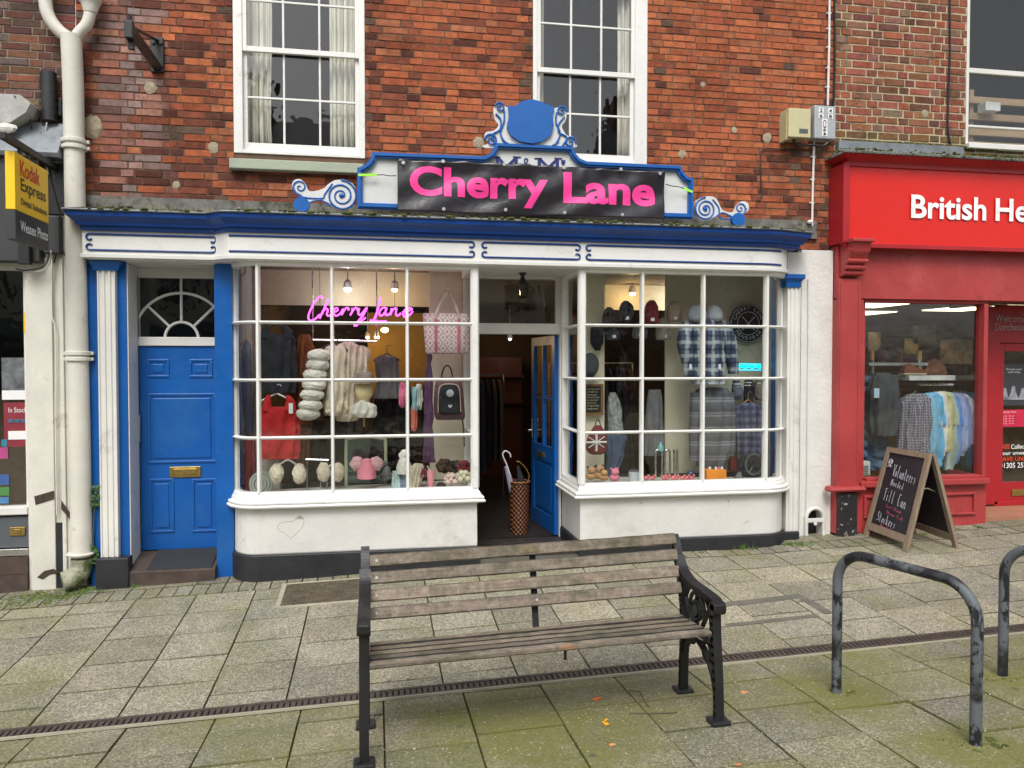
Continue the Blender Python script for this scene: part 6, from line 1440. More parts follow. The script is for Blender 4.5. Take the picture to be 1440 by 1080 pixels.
# hats hanging high
def beanie(u, v0, v1, w_, Y, mat, label, patch=True):
    o = wear('beanie', mat, Y, [(v0, u-w_*.25, u+w_*.25, .02), (v0+5, u-w_*.75, u+w_*.75, .05), ((v0+v1)/2, u-w_, u+w_, .07), (v1-4, u-w_, u+w_, .07), (v1, u-w_*.9, u+w_*.9, .06)], label, 'woolly hat', group='woolly hats hanging in the right window', folds=(11, .04, 0))
    if patch: tagcard(u+w_*.2, v1-7, Y-.075, .035, .03, o)
beanie(880, 423, 452, 9, .15, BLKF, 'black woolly hat hanging top left in right window')
beanie(916, 422, 454, 9, .1, MARF, 'dark red woolly hat with white patch and tag')
beanie(948, 424, 452, 10, .2, BEIGE, 'beige woolly hat right of the dark red one')
beanie(856, 432, 462, 8, .35, BRNF, 'dark brown woolly hat above the black gloves', False)
beanie(933, 447, 478, 10, .25, FAB('oatmeal', (.30, .27, .22)), 'oatmeal woolly hat below the beige one')
beanie(862, 460, 478, 9, .3, DK[4], 'charcoal woolly hat just below the top glazing bar')
beanie(899, 453, 476, 9, .3, GREYG, 'grey woolly hat behind the first glazing bar')
wear('gloves', BLKF, .38, [(456, 832, 848, .03), (478, 831, 848, .04), (486, 833, 846, .04), (493, 837, 844, .02)], 'pair of black gloves pinned to the cream panel', 'gloves')
m_ = MB(); p = P(830, 513, .3); m_.sphere((p.x, .3, p.z), .12, 20, sq=(.75, .3, 1.0)); o = tag(m_.build('flat_cap', FAB('charcoal_tweed', (.06, .065, .075)), smooth=True), 'dark patchwork flat cap pinned under the black gloves', 'cap')
m_ = MB(); m_.box((p.x-.05, .25, p.z-.12), (p.x+.03, .32, p.z-.08), bev=.01); m_.build('peak', BLKF, o)
fb = thing('framed_notice', 'wood framed dark notice with gold writing below the flat cap', 'framed notice', P(835, 583, .36))
m_ = MB(); pb(m_, 823, 540, 849, 584, .37, .39); m_.build('frame', wood('oak', (.16, .08, .03), (.24, .13, .05), 2), fb)
m_ = MB(); pb(m_, 824.5, 543, 845, 579, .36, .369); m_.build('panel', BLKF, fb)
GOLD = M('gold_print', (.55, .48, .25), .5, bp=0)
for i, s in enumerate(('Nothing can dim', 'the light that', 'shines from within', 'always be kind', 'be yourself', 'everyone else', 'is already', 'taken')):
    a = px4(826, 546+i*3.9, 843-(i % 3)*2, 548.6+i*3.9, .358); text(s, 'lettering', GOLD, fb, (a[0], .359, a[2]), (a[1]-a[0], 0, 0), (0, 0, a[3]-a[2]), (0, -1, 0), th=.001)
# plaid jacket and other hanging clothes
PJ = plaid('blue_white_check', (.06, .08, .14), [((.50, .55, .58), .13, .28, 0), ((.005, .006, .015), .13, .18, .06), ((.7, .72, .72), .13, .03, .115)])
pj = wear('plaid_jacket', PJ, .05, [(446, 980, 1008, .05), (452, 974, 1015, .08), (462, 972, 1017, .1), (500, 973, 1016, .11), (529, 972, 1018, .11), (540, 974, 1016, .1)], 'blue and white checked hooded jacket in the right window', 'jacket',
     sleeves=[[(452, 960, 976, .06), (480, 953, 974, .08), (515, 960, 980, .07), (535, 964, 982, .06)], [(452, 1012, 1026, .06), (480, 1016, 1034, .08), (510, 1022, 1037, .07), (526, 1025, 1038, .06)]], folds=(8, .1, 0))
m_ = MB()
for s, (u0, u1) in ((0, (969, 992)), (1, (994, 1014))): m_.loft(rows(smoothrows([(430, u0+6, u1-6, .04), (436, u0, u1, .07), (448, u0-1, u1+1, .09), (453, u0+3, u1-3, .05)], 3), .02), 16)
m_.build('hood', FAB('pale_grey_jersey', (.32, .34, .38)), pj, smooth=True)
tagcard(971, 512, -.07, .025, .05, pj); tagcard(1012, 512, -.07, .025, .05, pj)
STR = new('grey_striped_knit'); sm_, snt, sbs = STR; tc = N(snt, 'ShaderNodeTexCoord').outputs['Object']; spx = N(snt, 'ShaderNodeSeparateXYZ'); snt.links.new(tc, spx.inputs[0])
setc(snt, sbs, ramp(snt, math_(snt, 'FRACT', math_(snt, 'MULTIPLY', spx.outputs[2], 7)), [(.0, (.10, .105, .12)), (.45, (.13, .13, .15)), (.5, (.28, .29, .31)), (.62, (.10, .1, .12)), (.7, (.24, .24, .26)), (.8, (.09, .09, .1))])); sbs.inputs['Roughness'].default_value = .9
wear('striped_jacket', sm_, .12, [(545, 990, 1012, .04), (550, 980, 1024, .08), (580, 975, 1030, .1), (620, 978, 1028, .1), (655, 980, 1020, .09)], 'grey striped knitted jacket below the checked one', 'jacket', sleeves=[[(552, 972, 985, .06), (600, 970, 982, .06), (648, 970, 980, .05)], [(552, 1020, 1032, .06), (600, 1022, 1034, .06), (640, 1022, 1032, .05)]])
wear('checked_trousers', GREYG, .3, [(548, 912, 930, .03), (600, 908, 932, .05), (640, 905, 935, .06)], 'grey garment hanging behind the middle panes', 'garment')
PS = plaid('purple_check', (.075, .075, .14), [((.20, .20, .30), .075, .22, 0), ((.015, .015, .035), .075, .25, .04)])
wear('checked_shirt', PS, .2, [(566, 1046, 1058, .03), (571, 1036, 1070, .05), (585, 1032, 1072, .07), (620, 1036, 1072, .08), (668, 1040, 1074, .07)], 'purple blue checked shirt under the striped gloves', 'shirt', sleeves=[[(574, 1030, 1040, .05), (600, 1026, 1038, .05), (610, 1028, 1037, .04)]], hang=(1052, 562, .1, HWOOD))
SG = [FAB('sg1', (.14, .16, .2)), FAB('sg2', (.03, .03, .035)), FAB('sg3', (.22, .19, .15))]
for i, (u, v0, v1, lab) in enumerate(((1036, 535, 562, 'grey blue striped glove at left of the three'), (1053, 533, 568, 'dark striped glove in the middle of the three'), (1067, 534, 563, 'brown and cream striped glove at right of the three'))):
    o = wear('glove', SG[i], .3, [(v0, u-5, u+5, .03), (v0+12, u-6, u+6, .04), (v1-6, u-6, u+6, .04), (v1, u-3, u+3, .03)], lab, 'glove')
    for dv in (4, 8): m_ = MB(); m_.loft(rows([(v0+dv, u-6, u+6, .044), (v0+dv+1.6, u-6.2, u+6.2, .045)], .3), 14); m_.build('stripe', WHITEO, o)
# flag bag
ub = thing('drawstring_bag', 'dark red and navy drawstring bag with white crossing lines', 'bag', P(840, 638, .2))
m_ = MB(); m_.loft(rows(smoothrows([(598, 836, 845, .02), (606, 831, 850, .05), (616, 826, 853, .07), (630, 824, 853, .08), (636, 827, 851, .07), (639, 832, 846, .03)], 3), .2), 20); m_.build('pouch', MARF, ub, smooth=True)
m_ = MB(); c0 = P(839, 622, .12)
for a in (0, 38, 90, 142): m_.tube([(c0.x-.10*cos(radians(a)), .125, c0.z-.085*sin(radians(a))), (c0.x, .115, c0.z), (c0.x+.10*cos(radians(a)), .125, c0.z+.085*sin(radians(a)))], .005 if a not in (0, 90) else .011, 5)
m_.build('white_line', WHITEO, ub); m_ = MB(); m_.tube(cm([P(u, v, .2) for u, v in ((836, 602), (838, 594), (841, 590), (844, 596), (845, 602))], 4), .005, 6); m_.build('cord', BLKF, ub)
# toys
TAN = FAB('tan_plush', (.50, .27, .12))
def toy(name, u, v, s, Y, mat, label, cat, ears=BLKF, horn=None, muz=BLKF):
    p = P(u, v, Y); o = thing(name, label, cat, (p.x, Y, p.z))
    m_ = MB(); m_.sphere((p.x, Y, p.z+s*.5), s*.62, 16, sq=(1.1, .9, .8)); m_.sphere((p.x, Y-.02, p.z+s*1.25), s*.5, 16, sq=(1.05, .9, .9)); m_.build('body', mat, o, smooth=True)
    for k_ in (-1, 1): m_ = MB(); m_.sphere((p.x+k_*s*.42, Y, p.z+s*1.6), s*.17, 8, sq=(.8, .6, 1)); m_.build('ear', ears, o, smooth=True)
    m_ = MB(); m_.sphere((p.x, Y-s*.5, p.z+s*1.15), s*.2, 10, sq=(1.2, .5, .8)); m_.build('muzzle', muz, o, smooth=True)
    m_ = MB()
    for k_ in (-1, 1): m_.sphere((p.x+k_*s*.2, Y-s*.46, p.z+s*1.36), s*.06, 8)
    m_.build('eye', BLKF, o)
    if horn: m_ = MB(); m_.tube([(p.x, Y-.02, p.z+s*1.65), (p.x, Y-.04, p.z+s*2.1)], [s*.12, s*.02], 8); m_.build('horn', horn, o)
toy('plush_dog', 831, 675, .075, -.1, TAN, 'tan plush dog with dark face at far left of right window', 'plush toy')
toy('plush_dog', 843, 674, .08, -.02, TAN, 'tan plush dog standing behind between the other two', 'plush toy')
toy('plush_dog', 849, 676, .062, -.14, TAN, 'smaller tan plush dog beside the pink toy', 'plush toy')
toy('plush_unicorn', 864, 677, .075, -.12, PINKF, 'pink plush unicorn with a gold horn on the display floor', 'plush toy', ears=PINKF, horn=BRASS, muz=PINKF)
cu_ = thing('storage_jar', 'pale grey round jar with dark band by the first glazing bar', 'jar', P(893, 676, -.05))
m_ = MB(); m_.loft(rows([(663, 884, 901, .06), (677, 885, 900, .055)], -.05), 20); m_.build('jar', M('pale_ceramic', (.5, .54, .56), .4, bp=0), cu_, smooth=True)
m_ = MB(); m_.loft(rows([(661, 886, 899, .05), (663, 884, 901, .06)], -.05), 20); m_.build('lid', GREYP, cu_)
ob_ = thing('gift_box', 'orange open box filled with small bottles by the window bar', 'gift box', P(1009, 673, -.1))
m_ = MB(); pb(m_, 995, 661, 1023, 674, -.14, .0, bev=.004); m_.build('box', M('orange_card', (.80, .26, .01), .5, bp=0), ob_)
for i in range(6): m_ = MB(); p = P(998+i*4.3, 662, -.08+.03*(i % 2)); m_.tube([(p.x, p.y, p.z-.03), (p.x, p.y, p.z+.03), (p.x, p.y, p.z+.04)], [.013, .013, .006], 8); m_.build('bottle', [WH, PLUM, WH, PINKF, WH, PLUM][i], ob_)
rr = random.Random(5); PKP = M('pink_plastic', (.75, .18, .2), .4, bp=0)
for i, u in enumerate((909, 918, 934, 938, 947, 951, 960, 966, 973)):
    p = P(u, 675, -.12); m_ = MB(); m_.sphere((p.x, -.12, p.z+.018), .022, 10, sq=(1.2, .7, .9)); m_.sphere((p.x+.015, -.13, p.z+.042), .013, 8); m_.tube([(p.x-.02, -.12, p.z+.02), (p.x-.035, -.12, p.z+.045)], .006, 6)
    tag(m_.build('figurine', PKP, smooth=True), 'tiny pink figurine on the sill board of right window', 'figurine', 'tiny pink figurines along the right window')
m_ = MB(); p = P(971, 671, -.05); m_.sphere((p.x, -.05, p.z+.03), .04, 14); tag(m_.build('globe', M('dark_blue_ball', (.03, .05, .1), .3, bp=0), smooth=True), 'small dark blue ball ornament behind the pink figurines', 'ornament')
for (u0, u1, v, Y, lab) in ((922, 931, 633, .2, 'tall chrome display rail at left of the pair'), (935, 942, 633, .25, 'tall chrome display rail at right of the pair')):
    m_ = MB(); m_.tube(cm([P(u0, 674, Y), P(u0, v+6, Y), P(u0+2, v, Y), P(u1-2, v, Y), P(u1, v+6, Y), P(u1, 674, Y)], 4), .012, 8); tag(m_.build('display_rail', CHROME, smooth=True), lab, 'display rail')
m_ = MB(); m_.tube([P(948, 632, .25), P(949, 674, .25)], .012, 8); m_.tube([P(952, 632, .25), P(953, 674, .25)], .012, 8); tag(m_.build('display_rail', CHROME, smooth=True), 'twin brassy display uprights right of the chrome rails', 'display rail')
bt_ = thing('bottle', 'pale teal bottle standing on the chrome display rail', 'bottle', P(929, 634, .2))
m_ = MB(); p = P(929, 634, .2); m_.loft([(p.x, .2, p.z, .03, .03), (p.x, .2, p.z+.05, .03, .03), (p.x, .2, p.z+.065, .012, .012), (p.x, .2, p.z+.09, .012, .012)], 12); m_.build('body', M('teal_glass', (.15, .4, .38), .3, bp=0), bt_, smooth=True)
wear('skirt', BLUF, .8, [(590, 928, 931, .02), (600, 926, 935, .05), (622, 921, 941, .08)], 'bright blue flared skirt deep in the right window', 'skirt')
wear('white_blouse', FAB('pale_lace', (.32, .34, .34), var=.6, vs=20), .5, [(552, 858, 864, .03), (575, 854, 872, .05), (610, 856, 876, .05)], 'pale lacy blouse among dark clothes in right window', 'blouse')
wear('jeans', DENIM, .4, [(612, 852, 880, .06), (640, 854, 878, .07), (670, 853, 866, .06)], 'dark blue jeans hanging low near the flag coloured bag', 'jeans')
m_ = MB(); p = P(1060, 653, .0); m_.tube([(p.x+.085*cos(2*pi*i/24), .0, p.z+.10*sin(2*pi*i/24)) for i in range(24)], .012, 6, closed=True); m_.tube([(p.x-.05, 0, p.z-.08), (p.x, 0, p.z), (p.x+.05, 0, p.z+.07)], .006, 5); tag(m_.build('wreath_frame', M('silver_black', (.15, .16, .15), .4, metal=.5, bp=0)), 'round silver and black ring ornament in the right corner', 'ornament')
wear('dark_cap', BLKF, .05, [(640, 1046, 1070, .05), (646, 1042, 1076, .08), (655, 1040, 1078, .08)], 'black cap above the ring ornament in the right corner', 'cap')
wear('felt_cone', GREYG, -.02, [(664, 1038, 1041, .02), (676, 1030, 1048, .05)], 'small grey felt cone on the display floor at right', 'ornament')
for u, v, lab in ((1013, 642, 'dark red box behind the orange box'), (1034, 645, 'red cylinder tin behind the orange box')):
    m_ = MB(); pb(m_, u-5, v-2, u+5, v+18, .25, .33, bev=.01); tag(m_.build('tin', M('dark_red_tin', (.25, .02, .015), .4, bp=0)), lab, 'tin')

# lantern over the entrance
lx = P(735, 372, .1); lt_ = thing('porch_lantern', 'black hanging porch lantern under the entrance soffit', 'lantern', lx)
m_ = MB(); z0 = lx.z; c = lambda z, r: (lx.x, .1, z, r, r)
zl0 = zz(735, 418, .1); zl1 = zz(735, 399, .1); zt1 = zz(735, 384, .1)
m_.loft([c(zt1+.02, .045), c(zt1, .04), c(zt1-.03, .015), c(zl1+.03, .03), c(zl1, .058), c(zl1-.01, .055)], 6); m_.build('lantern_top', IRON, lt_); m_ = MB(); m_.loft([c(zl0+.015, .04), c(zl0, .05), c(zl0-.012, .03)], 6); m_.build('lantern_base', IRON, lt_)
m_ = MB()
for i in range(6): a = 2*pi*i/6; m_.tube([(lx.x+.052*cos(a), .1+.052*sin(a), zl1), (lx.x+.04*cos(a), .1+.04*sin(a), zl0)], .006, 5)
m_.build('lantern_frame', IRON, lt_); m_ = MB(); m_.loft([c(zl0+.01, .036), c(zl1, .046)], 6); m_.build('lantern_glass', GLASS, lt_)
m_ = MB(); m_.loft([c(zt1+.04, .07), c(zt1+.022, .07)], 16); m_.build('ceiling_rose', WHITEO, lt_)
# wicker umbrella basket with umbrellas
def wicker():
    m, nt, b = new('wicker'); tc = N(nt, 'ShaderNodeNewGeometry').outputs['Position']; sp = N(nt, 'ShaderNodeSeparateXYZ'); nt.links.new(tc, sp.inputs[0])
    z = math_(nt, 'MULTIPLY', sp.outputs[2], 130); x = math_(nt, 'MULTIPLY', sp.outputs[0], 150)
    s = math_(nt, 'MULTIPLY', math_(nt, 'SINE', z), math_(nt, 'SINE', x)); c = ramp(nt, math_(nt, 'MULTIPLY_ADD', s, .5, .5), [(.2, (.03, .01, .004)), (.6, (.13, .045, .016)), (.9, (.22, .09, .035))])
    setc(nt, b, c); b.inputs['Roughness'].default_value = .5; bump(nt, b, s, .6, .01); return m
p0 = P(730, 738, .62); p0.z = ZT+.005; ub = thing('umbrella_basket', 'tall brown wicker basket just inside the open doorway', 'basket', p0)
hb = zz(730, 676, .62); m_ = MB(); r0, r1 = .088, .102; n_ = 6
m_.loft([(p0.x, p0.y, p0.z, r0, r0), (p0.x, p0.y, p0.z+.2, .098, .098), (p0.x, p0.y, hb-.02, r1, r1), (p0.x, p0.y, hb, r1+.006, r1+.006), (p0.x, p0.y, hb+.0, r1-.015, r1-.015), (p0.x, p0.y, p0.z+.3, .08, .08)], 28); m_.build('basket', wicker(), ub, smooth=True)
m_ = MB()
for k_ in range(1): z = hb-.01-k_*.14; m_.tube([(p0.x+(r1+.004)*cos(2*pi*i/24), p0.y+(r1+.004)*sin(2*pi*i/24), z+.006*(i % 2)) for i in range(24)], .009, 6, closed=True)
m_.build('rim', CACHE.setdefault('wk2', M('dark_wicker', (.20, .07, .025), .5)), ub)
um = thing('umbrella', 'folded umbrella with pale curved handle leaning in the wicker basket', 'umbrella', P(712, 670, .6))
m_ = MB(); m_.tube(cm([P(u, v, .58) for u, v in ((718, 670), (713, 655), (708, 643), (707, 638), (711, 634), (717, 638), (718, 643))], 4), .0075, 8); m_.build('handle', M('pale_handle', (.6, .6, .62), .35, bp=0), um, smooth=True)
m_ = MB(); m_.tube([P(711, 656, .58), P(716, 672, .6), P(722, 700, .62)], [.012, .03, .03], 10); m_.build('canopy', FAB('lilac_grey', (.30, .28, .38)), um, smooth=True)
um = thing('umbrella', 'folded black umbrella with tan hooked handle in the wicker basket', 'umbrella', P(735, 670, .64))
m_ = MB(); m_.tube(cm([P(u, v, .64) for u, v in ((742, 678), (744, 668), (738, 657), (731, 650), (726, 649))], 4), .006, 8); m_.build('handle', BRASS, um, smooth=True)
m_ = MB(); m_.tube([P(728, 655, .64), P(732, 672, .64), P(733, 700, .64)], [.01, .034, .03], 10); m_.build('canopy', BLKF, um, smooth=True)

# ------------------------------------------------------------------ charity shop window contents
RAILZ = P(1310, 539, .5)
m_ = MB(); pb(m_, 1279, 528, 1344, 535, .42, .72, bev=.004); sf_ = tag(m_.build('display_shelf', M('white_shelf', (.62, .62, .58), .4, bp=0)), 'white shelf carrying the brown shoes above the shirt rail', 'shelf')
m_ = MB(); m_.tube([P(1290, 541, .55), P(1340, 541, .55)], .016, 8); m_.build('rail', CHROME, sf_)
SC_ = [('pale blue', (.20, .42, .58)), ('sky blue tie dyed', (.12, .38, .60)), ('white', (.62, .62, .60)), ('pale yellow', (.60, .55, .25)), ('mint grey', (.42, .52, .48)), ('bright blue', (.10, .25, .60)), ('lilac', (.30, .32, .56)), ('slate blue', (.20, .24, .45)), ('pink white', (.62, .52, .54))]
place_ = ['leftmost on', 'second on', 'third on', 'fourth on', 'in the middle of', 'right of the middle of', 'third from the right end of', 'second from the right end of', 'at the right end of']
for i, (nm, c_) in enumerate(SC_):
    u = 1306+i*6.2; Yg = .38+.035*i; top = 550+abs(i-3)*.8; L = [95, 105, 90, 85, 110, 100, 88, 80, 70][i]
    wear('shirt', FAB('shirt'+str(i), c_, var=.2, vs=9), Yg, [(top, u-4, u+3, .02), (top+5, u-8, u+8, .05), (top+25, u-8+i*.3, u+10+i*.5, .08), (top+L*.8, u-7+i*.5, u+9+i*.6, .08), (top+L, u-5+i*.5, u+7+i*.6, .05)], '%s shirt %s the rail under the white shelf' % (nm, place_[i]), 'shirt',
         sleeves=[[(top+6, u+1, u+10, .05), (top+28, u+6, u+15, .05), (top+46, u+7, u+17, .05)]], group='short sleeved shirts on the charity shop rail', folds=(5, .15, i), n=20, hang=(u, top-3, .03))
GC = plaid('grey_gingham', (.09, .08, .11), [((.42, .40, .42), .028, .22, 0)])
wear('checked_shirt', GC, .3, [(553, 1284, 1296, .03), (558, 1272, 1302, .06), (570, 1266, 1305, .09), (620, 1264, 1304, .1), (660, 1262, 1300, .08)], 'grey and white checked shirt left of the coloured shirts', 'shirt', sleeves=[[(560, 1296, 1306, .05), (590, 1298, 1308, .06), (612, 1296, 1306, .06)]], hang=(1288, 550, .1))
wear('jacket', FAB('charcoal_wool', (.045, .048, .052)), .35, [(524, 1233, 1248, .03), (532, 1226, 1258, .07), (560, 1222, 1263, .1), (590, 1223, 1262, .1), (612, 1226, 1258, .08)], 'charcoal jacket with pale blue tag at left of the charity window', 'jacket')
_p = P(1233, 546, .22); m_ = MB(); m_.box((_p.x-.03, .22, _p.z-.1), (_p.x+.03, .225, _p.z)); tag(m_.build('price_tag', M('pale_blue_card', (.4, .5, .6), .6, bp=0)), 'pale blue swing tag on the charcoal jacket', 'tag')
m_ = MB()
for i in range(9):
    for (ua, ub_) in (((1213, 1222) if i < 3 else (1212, 1220)), (1226, 1250)):
        if ua == 1226 and i < 4: continue
        v = 535+i*15; p, q_ = P(ua, v, .5), P(ub_, v, .5); m_.sphere(((p.x+q_.x)/2, .53, p.z), .06, 14, sq=(abs(q_.x-p.x)/2/.06*1.1, 1.2, .95), jit=.02)
m_.loft(rows([(528, 1216, 1232, .05), (545, 1213, 1250, .06), (660, 1213, 1248, .07)], .56), 16); tag(m_.build('puffer_jacket', FAB('steel_blue_nylon', (.09, .15, .23)), smooth=True), 'steel blue quilted puffer coat behind the charcoal jacket', 'coat')
m_ = MB(); m_.box((P(1214, 512, .6).x, .5, P(1230, 514, .6).z), (P(1296, 512, .6).x, .7, P(1230, 510, .6).z)); sx = tag(m_.build('display_shelf', CHROME), 'upper glass shelf with bags at left of the charity window', 'shelf')
for u, v, lab, c_ in ((1226, 506, 'gold cylinder bracket post at left of the charity window', (.6, .38, .1)), (1293, 506, 'gold topped cylinder post behind the brown shoes', (.6, .38, .1))):
    t = thing('display_post', lab, 'display post', P(u, v+22, .55)); m_ = MB(); m_.tube([P(u, v+22, .55), P(u, v, .55)], .022, 12); m_.build('post', CHROME, t); m_ = MB(); m_.tube([P(u, v, .55), P(u, v-13, .55)], .025, 12); m_.build('cap', M('gold_cap', c_, .4, metal=.3, bp=0), t)
BRNL = M('brown_leather', (.22, .07, .03), .45, var=.3, bp=.1)
def shoe(u, v, L, Y, label, tilt=0, s=1):
    o = thing('shoe', label, 'shoe', P(u, v, Y), 'brown shoes on the white shelf'); p = P(u, v, Y); m_ = MB(); x = p.x
    prof = [(0, .02), (L*.1, .09), (L*.3, .10), (L*.5, .075), (L*.75, .05), (L*.95, .035), (L, .015), (L, 0), (0, 0)]
    m_.prism([(x+s*(a-L/2), p.z+.02+b) for a, b in prof], Y-.045, Y+.045); q = m_.build('upper', BRNL, o, smooth=False); q.modifiers.new('b', 'BEVEL').width = .012
    m_ = MB(); m_.box((x-L/2-.005, Y-.05, p.z), (x+L/2+.008, Y+.05, p.z+.02), bev=.006); m_.build('sole', M('pale_sole', (.5, .4, .28), .6, bp=0), o)
shoe(1283, 527, .26, .5, 'brown leather shoe at the left of the white shelf'); shoe(1296, 527, .24, .6, 'brown leather shoe in the middle of the white shelf')
wear('handbag', M('brown_suede', (.20, .08, .035), .8, var=.4, vs=20), .55, [(504, 1312, 1316, .02), (510, 1303, 1322, .05), (522, 1300, 1328, .06), (527, 1300, 1330, .05)], 'brown suede handbag slumped at the right of the white shelf', 'handbag')
for i, (u, v, w_, h_, c_, lab) in enumerate(((1240, 497, 7, 14, (.10, .03, .02), 'dark red handbag on the upper glass shelf'), (1252, 495, 7, 17, (.03, .02, .02), 'black handbag on the upper glass shelf'), (1262, 497, 6, 14, (.16, .08, .05), 'tan handbag on the upper glass shelf'))):
    wear('handbag', M('bag%d' % i, c_, .5, bp=0), .62, [(v-h_/2, u-w_*.6, u+w_*.6, .03), (v+4, u-w_, u+w_, .05), (v+12, u-w_, u+w_, .05)], lab, 'handbag')
for i, (u, v, w_, h_, lab) in enumerate(((1300, 470, 16, 26, 'dark floral picture high on the slatted back wall'), (1282, 487, 9, 22, 'small framed picture left of the floral one'), (1345, 495, 22, 34, 'patterned wall display at right of the charity window'), (1230, 480, 8, 26, 'narrow picture at the left of the back wall'))):
    t = MB(); a = px4(u-w_, v-h_/2, u+w_, v+h_/2, 3.8); t.box((a[0], 3.8, a[2]), (a[1], 3.83, a[3])); o = tag(t.build('picture', M('pic%d' % i, [(.12, .12, .11), (.25, .2, .1), (.28, .22, .16), (.2, .15, .1)][i], .6, var=.9, vs=5, bp=0)), lab, 'picture')
rack(P(1335, 600, 1.6).x, P(1372, 600, 1.6).x+.2, 1.6, 1.15, 5, .8, 'at the right of the charity shop window', 6)
t = MB(); pb(t, 1211, 649, 1226, 669, .05, .35, bev=.01); o = tag(t.build('heater', M('off_white_plastic', (.55, .56, .50), .5, bp=0)), 'small off white heater box in the charity window corner', 'heater')
t = MB()
for i in range(5): a = px4(1213, 655+i*2.6, 1223, 656+i*2.6, .045); t.box((a[0], .044, a[2]), (a[1], .0495, a[3]))
t.build('vent_slot', GREYP, o)
# ------------------------------------------------------------------ bench
BW = wood('weathered_slat', (.10, .075, .055), (.29, .235, .18), 0, 30, moss=((.06, .065, .03), .46), extra=((.36, .19, .10), .665), tint=True)
bx0, bx1 = -.085, 1.715; by = -3.40
bench = thing('park_bench', 'weathered wooden slatted bench with black cast iron ends', 'bench', ((bx0+bx1)/2, by, gz(.8, by)))
def bench_end(x, s):
    g0 = gz(x, by); g1 = gz(x, by+.46); m_ = MB(); w_ = .045
    def Pz(y, z): return Vector((x, by+y, z))
    def bar(pts, t, wd=w_):
        pts = cm([Pz(*a) for a in pts], 5)
        for i in range(len(pts)-1): 
            e = (pts[i+1]-pts[i]).normalized()*t*.3; m_.obox(pts[i]-e*.5, pts[i+1]+e, wd, t, up=(0, .7, .7) if abs((pts[i+1]-pts[i]).normalized().dot(Vector((0, .7, .7)))) < .9 else (0, -.7, .7))
    # front leg, rear leg, back upright, arm
    bar([(.0, g0+.02), (.01, .2), (.035, .40), (.045, .56)], .032); bar([(.455, g1+.02), (.45, .12), (.44, .26), (.44, .40)], .034)
    bar([(.44, .38), (.46, .50), (.52, .66), (.565, .76), (.60, .80)], .03); bar([(.53, .70), (.47, .64), (.36, .605), (.20, .60), (.06, .595), (.02, .58)], .028, .06)
    bar([(.04, .385), (.44, .345)], .03)
    # arm scroll
    m_.tube([(x-.032, by+.02, .565), (x+.032, by+.02, .565)], .034, 14); m_.box((x-.032, by-.014, .545), (x+.032, by+.05, .595), bev=.01)
    # arched brace between legs and ring ornaments
    bar([(.012, .08), (.06, .20), (.15, .285), (.24, .315)], .018, .03); bar([(.452, .10), (.43, .20), (.37, .275), (.28, .31)], .018, .03)
    for (cy, cz, r_) in ((.27, .475, .095), (.27, .475, .05), (.14, .30, .05), (.33, .31, .03)):
        m_.tube([(x, by+cy+r_*cos(2*pi*i/20), cz+r_*sin(2*pi*i/20)) for i in range(20)], .012, 6, closed=True)
    bar([(.08, .42), (.10, .52), (.17, .58)], .012, .025); bar([(.45, .42), (.42, .52), (.36, .59)], .012, .025)
    for a, b in (((.27, .38), (.27, .60)), ((.18, .475), (.36, .475)), ((.08, .575), (.20, .41)), ((.36, .41), (.46, .56))): bar([a, ((a[0]+b[0])/2, (a[1]+b[1])/2), b], .012, .022)
    # small round roundels filling the arm panel
    m_.tube([(x-.012, by+.27, .475), (x+.012, by+.27, .475)], .03, 12)
    for y, gg in ((0, g0), (.455, g1)): m_.box((x-.05, by+y-.045, gg-.005), (x+.05, by+y+.045, gg+.022), bev=.008)
    for y, gg in ((-.02, g0), (.435, g1)): m_.tube([(x-.025, by+y, gg+.02), (x-.025, by+y, gg+.032)], .009, 6)
    return m_.build('end_frame', IRON, bench)
bench_end(bx0+.02, 1); bench_end(bx1-.02, -1)
ry = random.Random(4)
def plank(p0, p1, wd, th, up, name='back_slat', front=False):
    m_ = MB(); p0, p1 = Vector(p0), Vector(p1); d = (p1-p0).normalized(); u = Vector(up).normalized(); sd = d.cross(u).normalized(); n = 40; e = .006; tk = ry.uniform(.72, 1.12); tn = (tk, tk*ry.uniform(.95, 1), tk*ry.uniform(.9, 1))
    ring = [(-wd/2+e, -th/2), (wd/2-e, -th/2), (wd/2, -th/2+e), (wd/2, th/2-e), (wd/2-e, th/2), (-wd/2+e, th/2), (-wd/2, th/2-e), (-wd/2, -th/2+e)]; k = len(ring); o = 0
    for i in range(n+1):
        c_ = p0+(p1-p0)*i/n; w1 = .0018*noise.noise(Vector((i*.4, wd*99, p0.z*9)))
        for a, b in ring: m_.v.append(tuple(c_+sd*(a+ry.uniform(-.0012, .0012)*1)+u*(b+w1+ry.uniform(-.0008, .0008))))
    for i in range(n):
        for j in range(k): m_.face((i*k+j, i*k+(j+1) % k, (i+1)*k+(j+1) % k, (i+1)*k+j), 0, tn if j in (0, 4) else tuple(q*(.06 if name == 'seat_slat' and (j in (5, 6, 7) or not front) else .62) for q in tn))  # slat edges darkened: gap shade put into the colour, deepest between seat slats
    m_.face(range(k)); m_.face([n*k+j for j in range(k)][::-1]); return m_.build(name, BW, bench)
a, b = bx0+.045, bx1-.045
BN = Vector((0, -.93, .37))
for i, (y, z) in enumerate(((.555, .775), (.53, .690), (.498, .605), (.468, .520))):
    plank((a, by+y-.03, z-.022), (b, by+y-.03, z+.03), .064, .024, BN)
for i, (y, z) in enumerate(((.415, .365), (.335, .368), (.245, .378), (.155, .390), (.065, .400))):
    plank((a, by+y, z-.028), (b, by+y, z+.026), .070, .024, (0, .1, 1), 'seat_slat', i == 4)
m_ = MB()
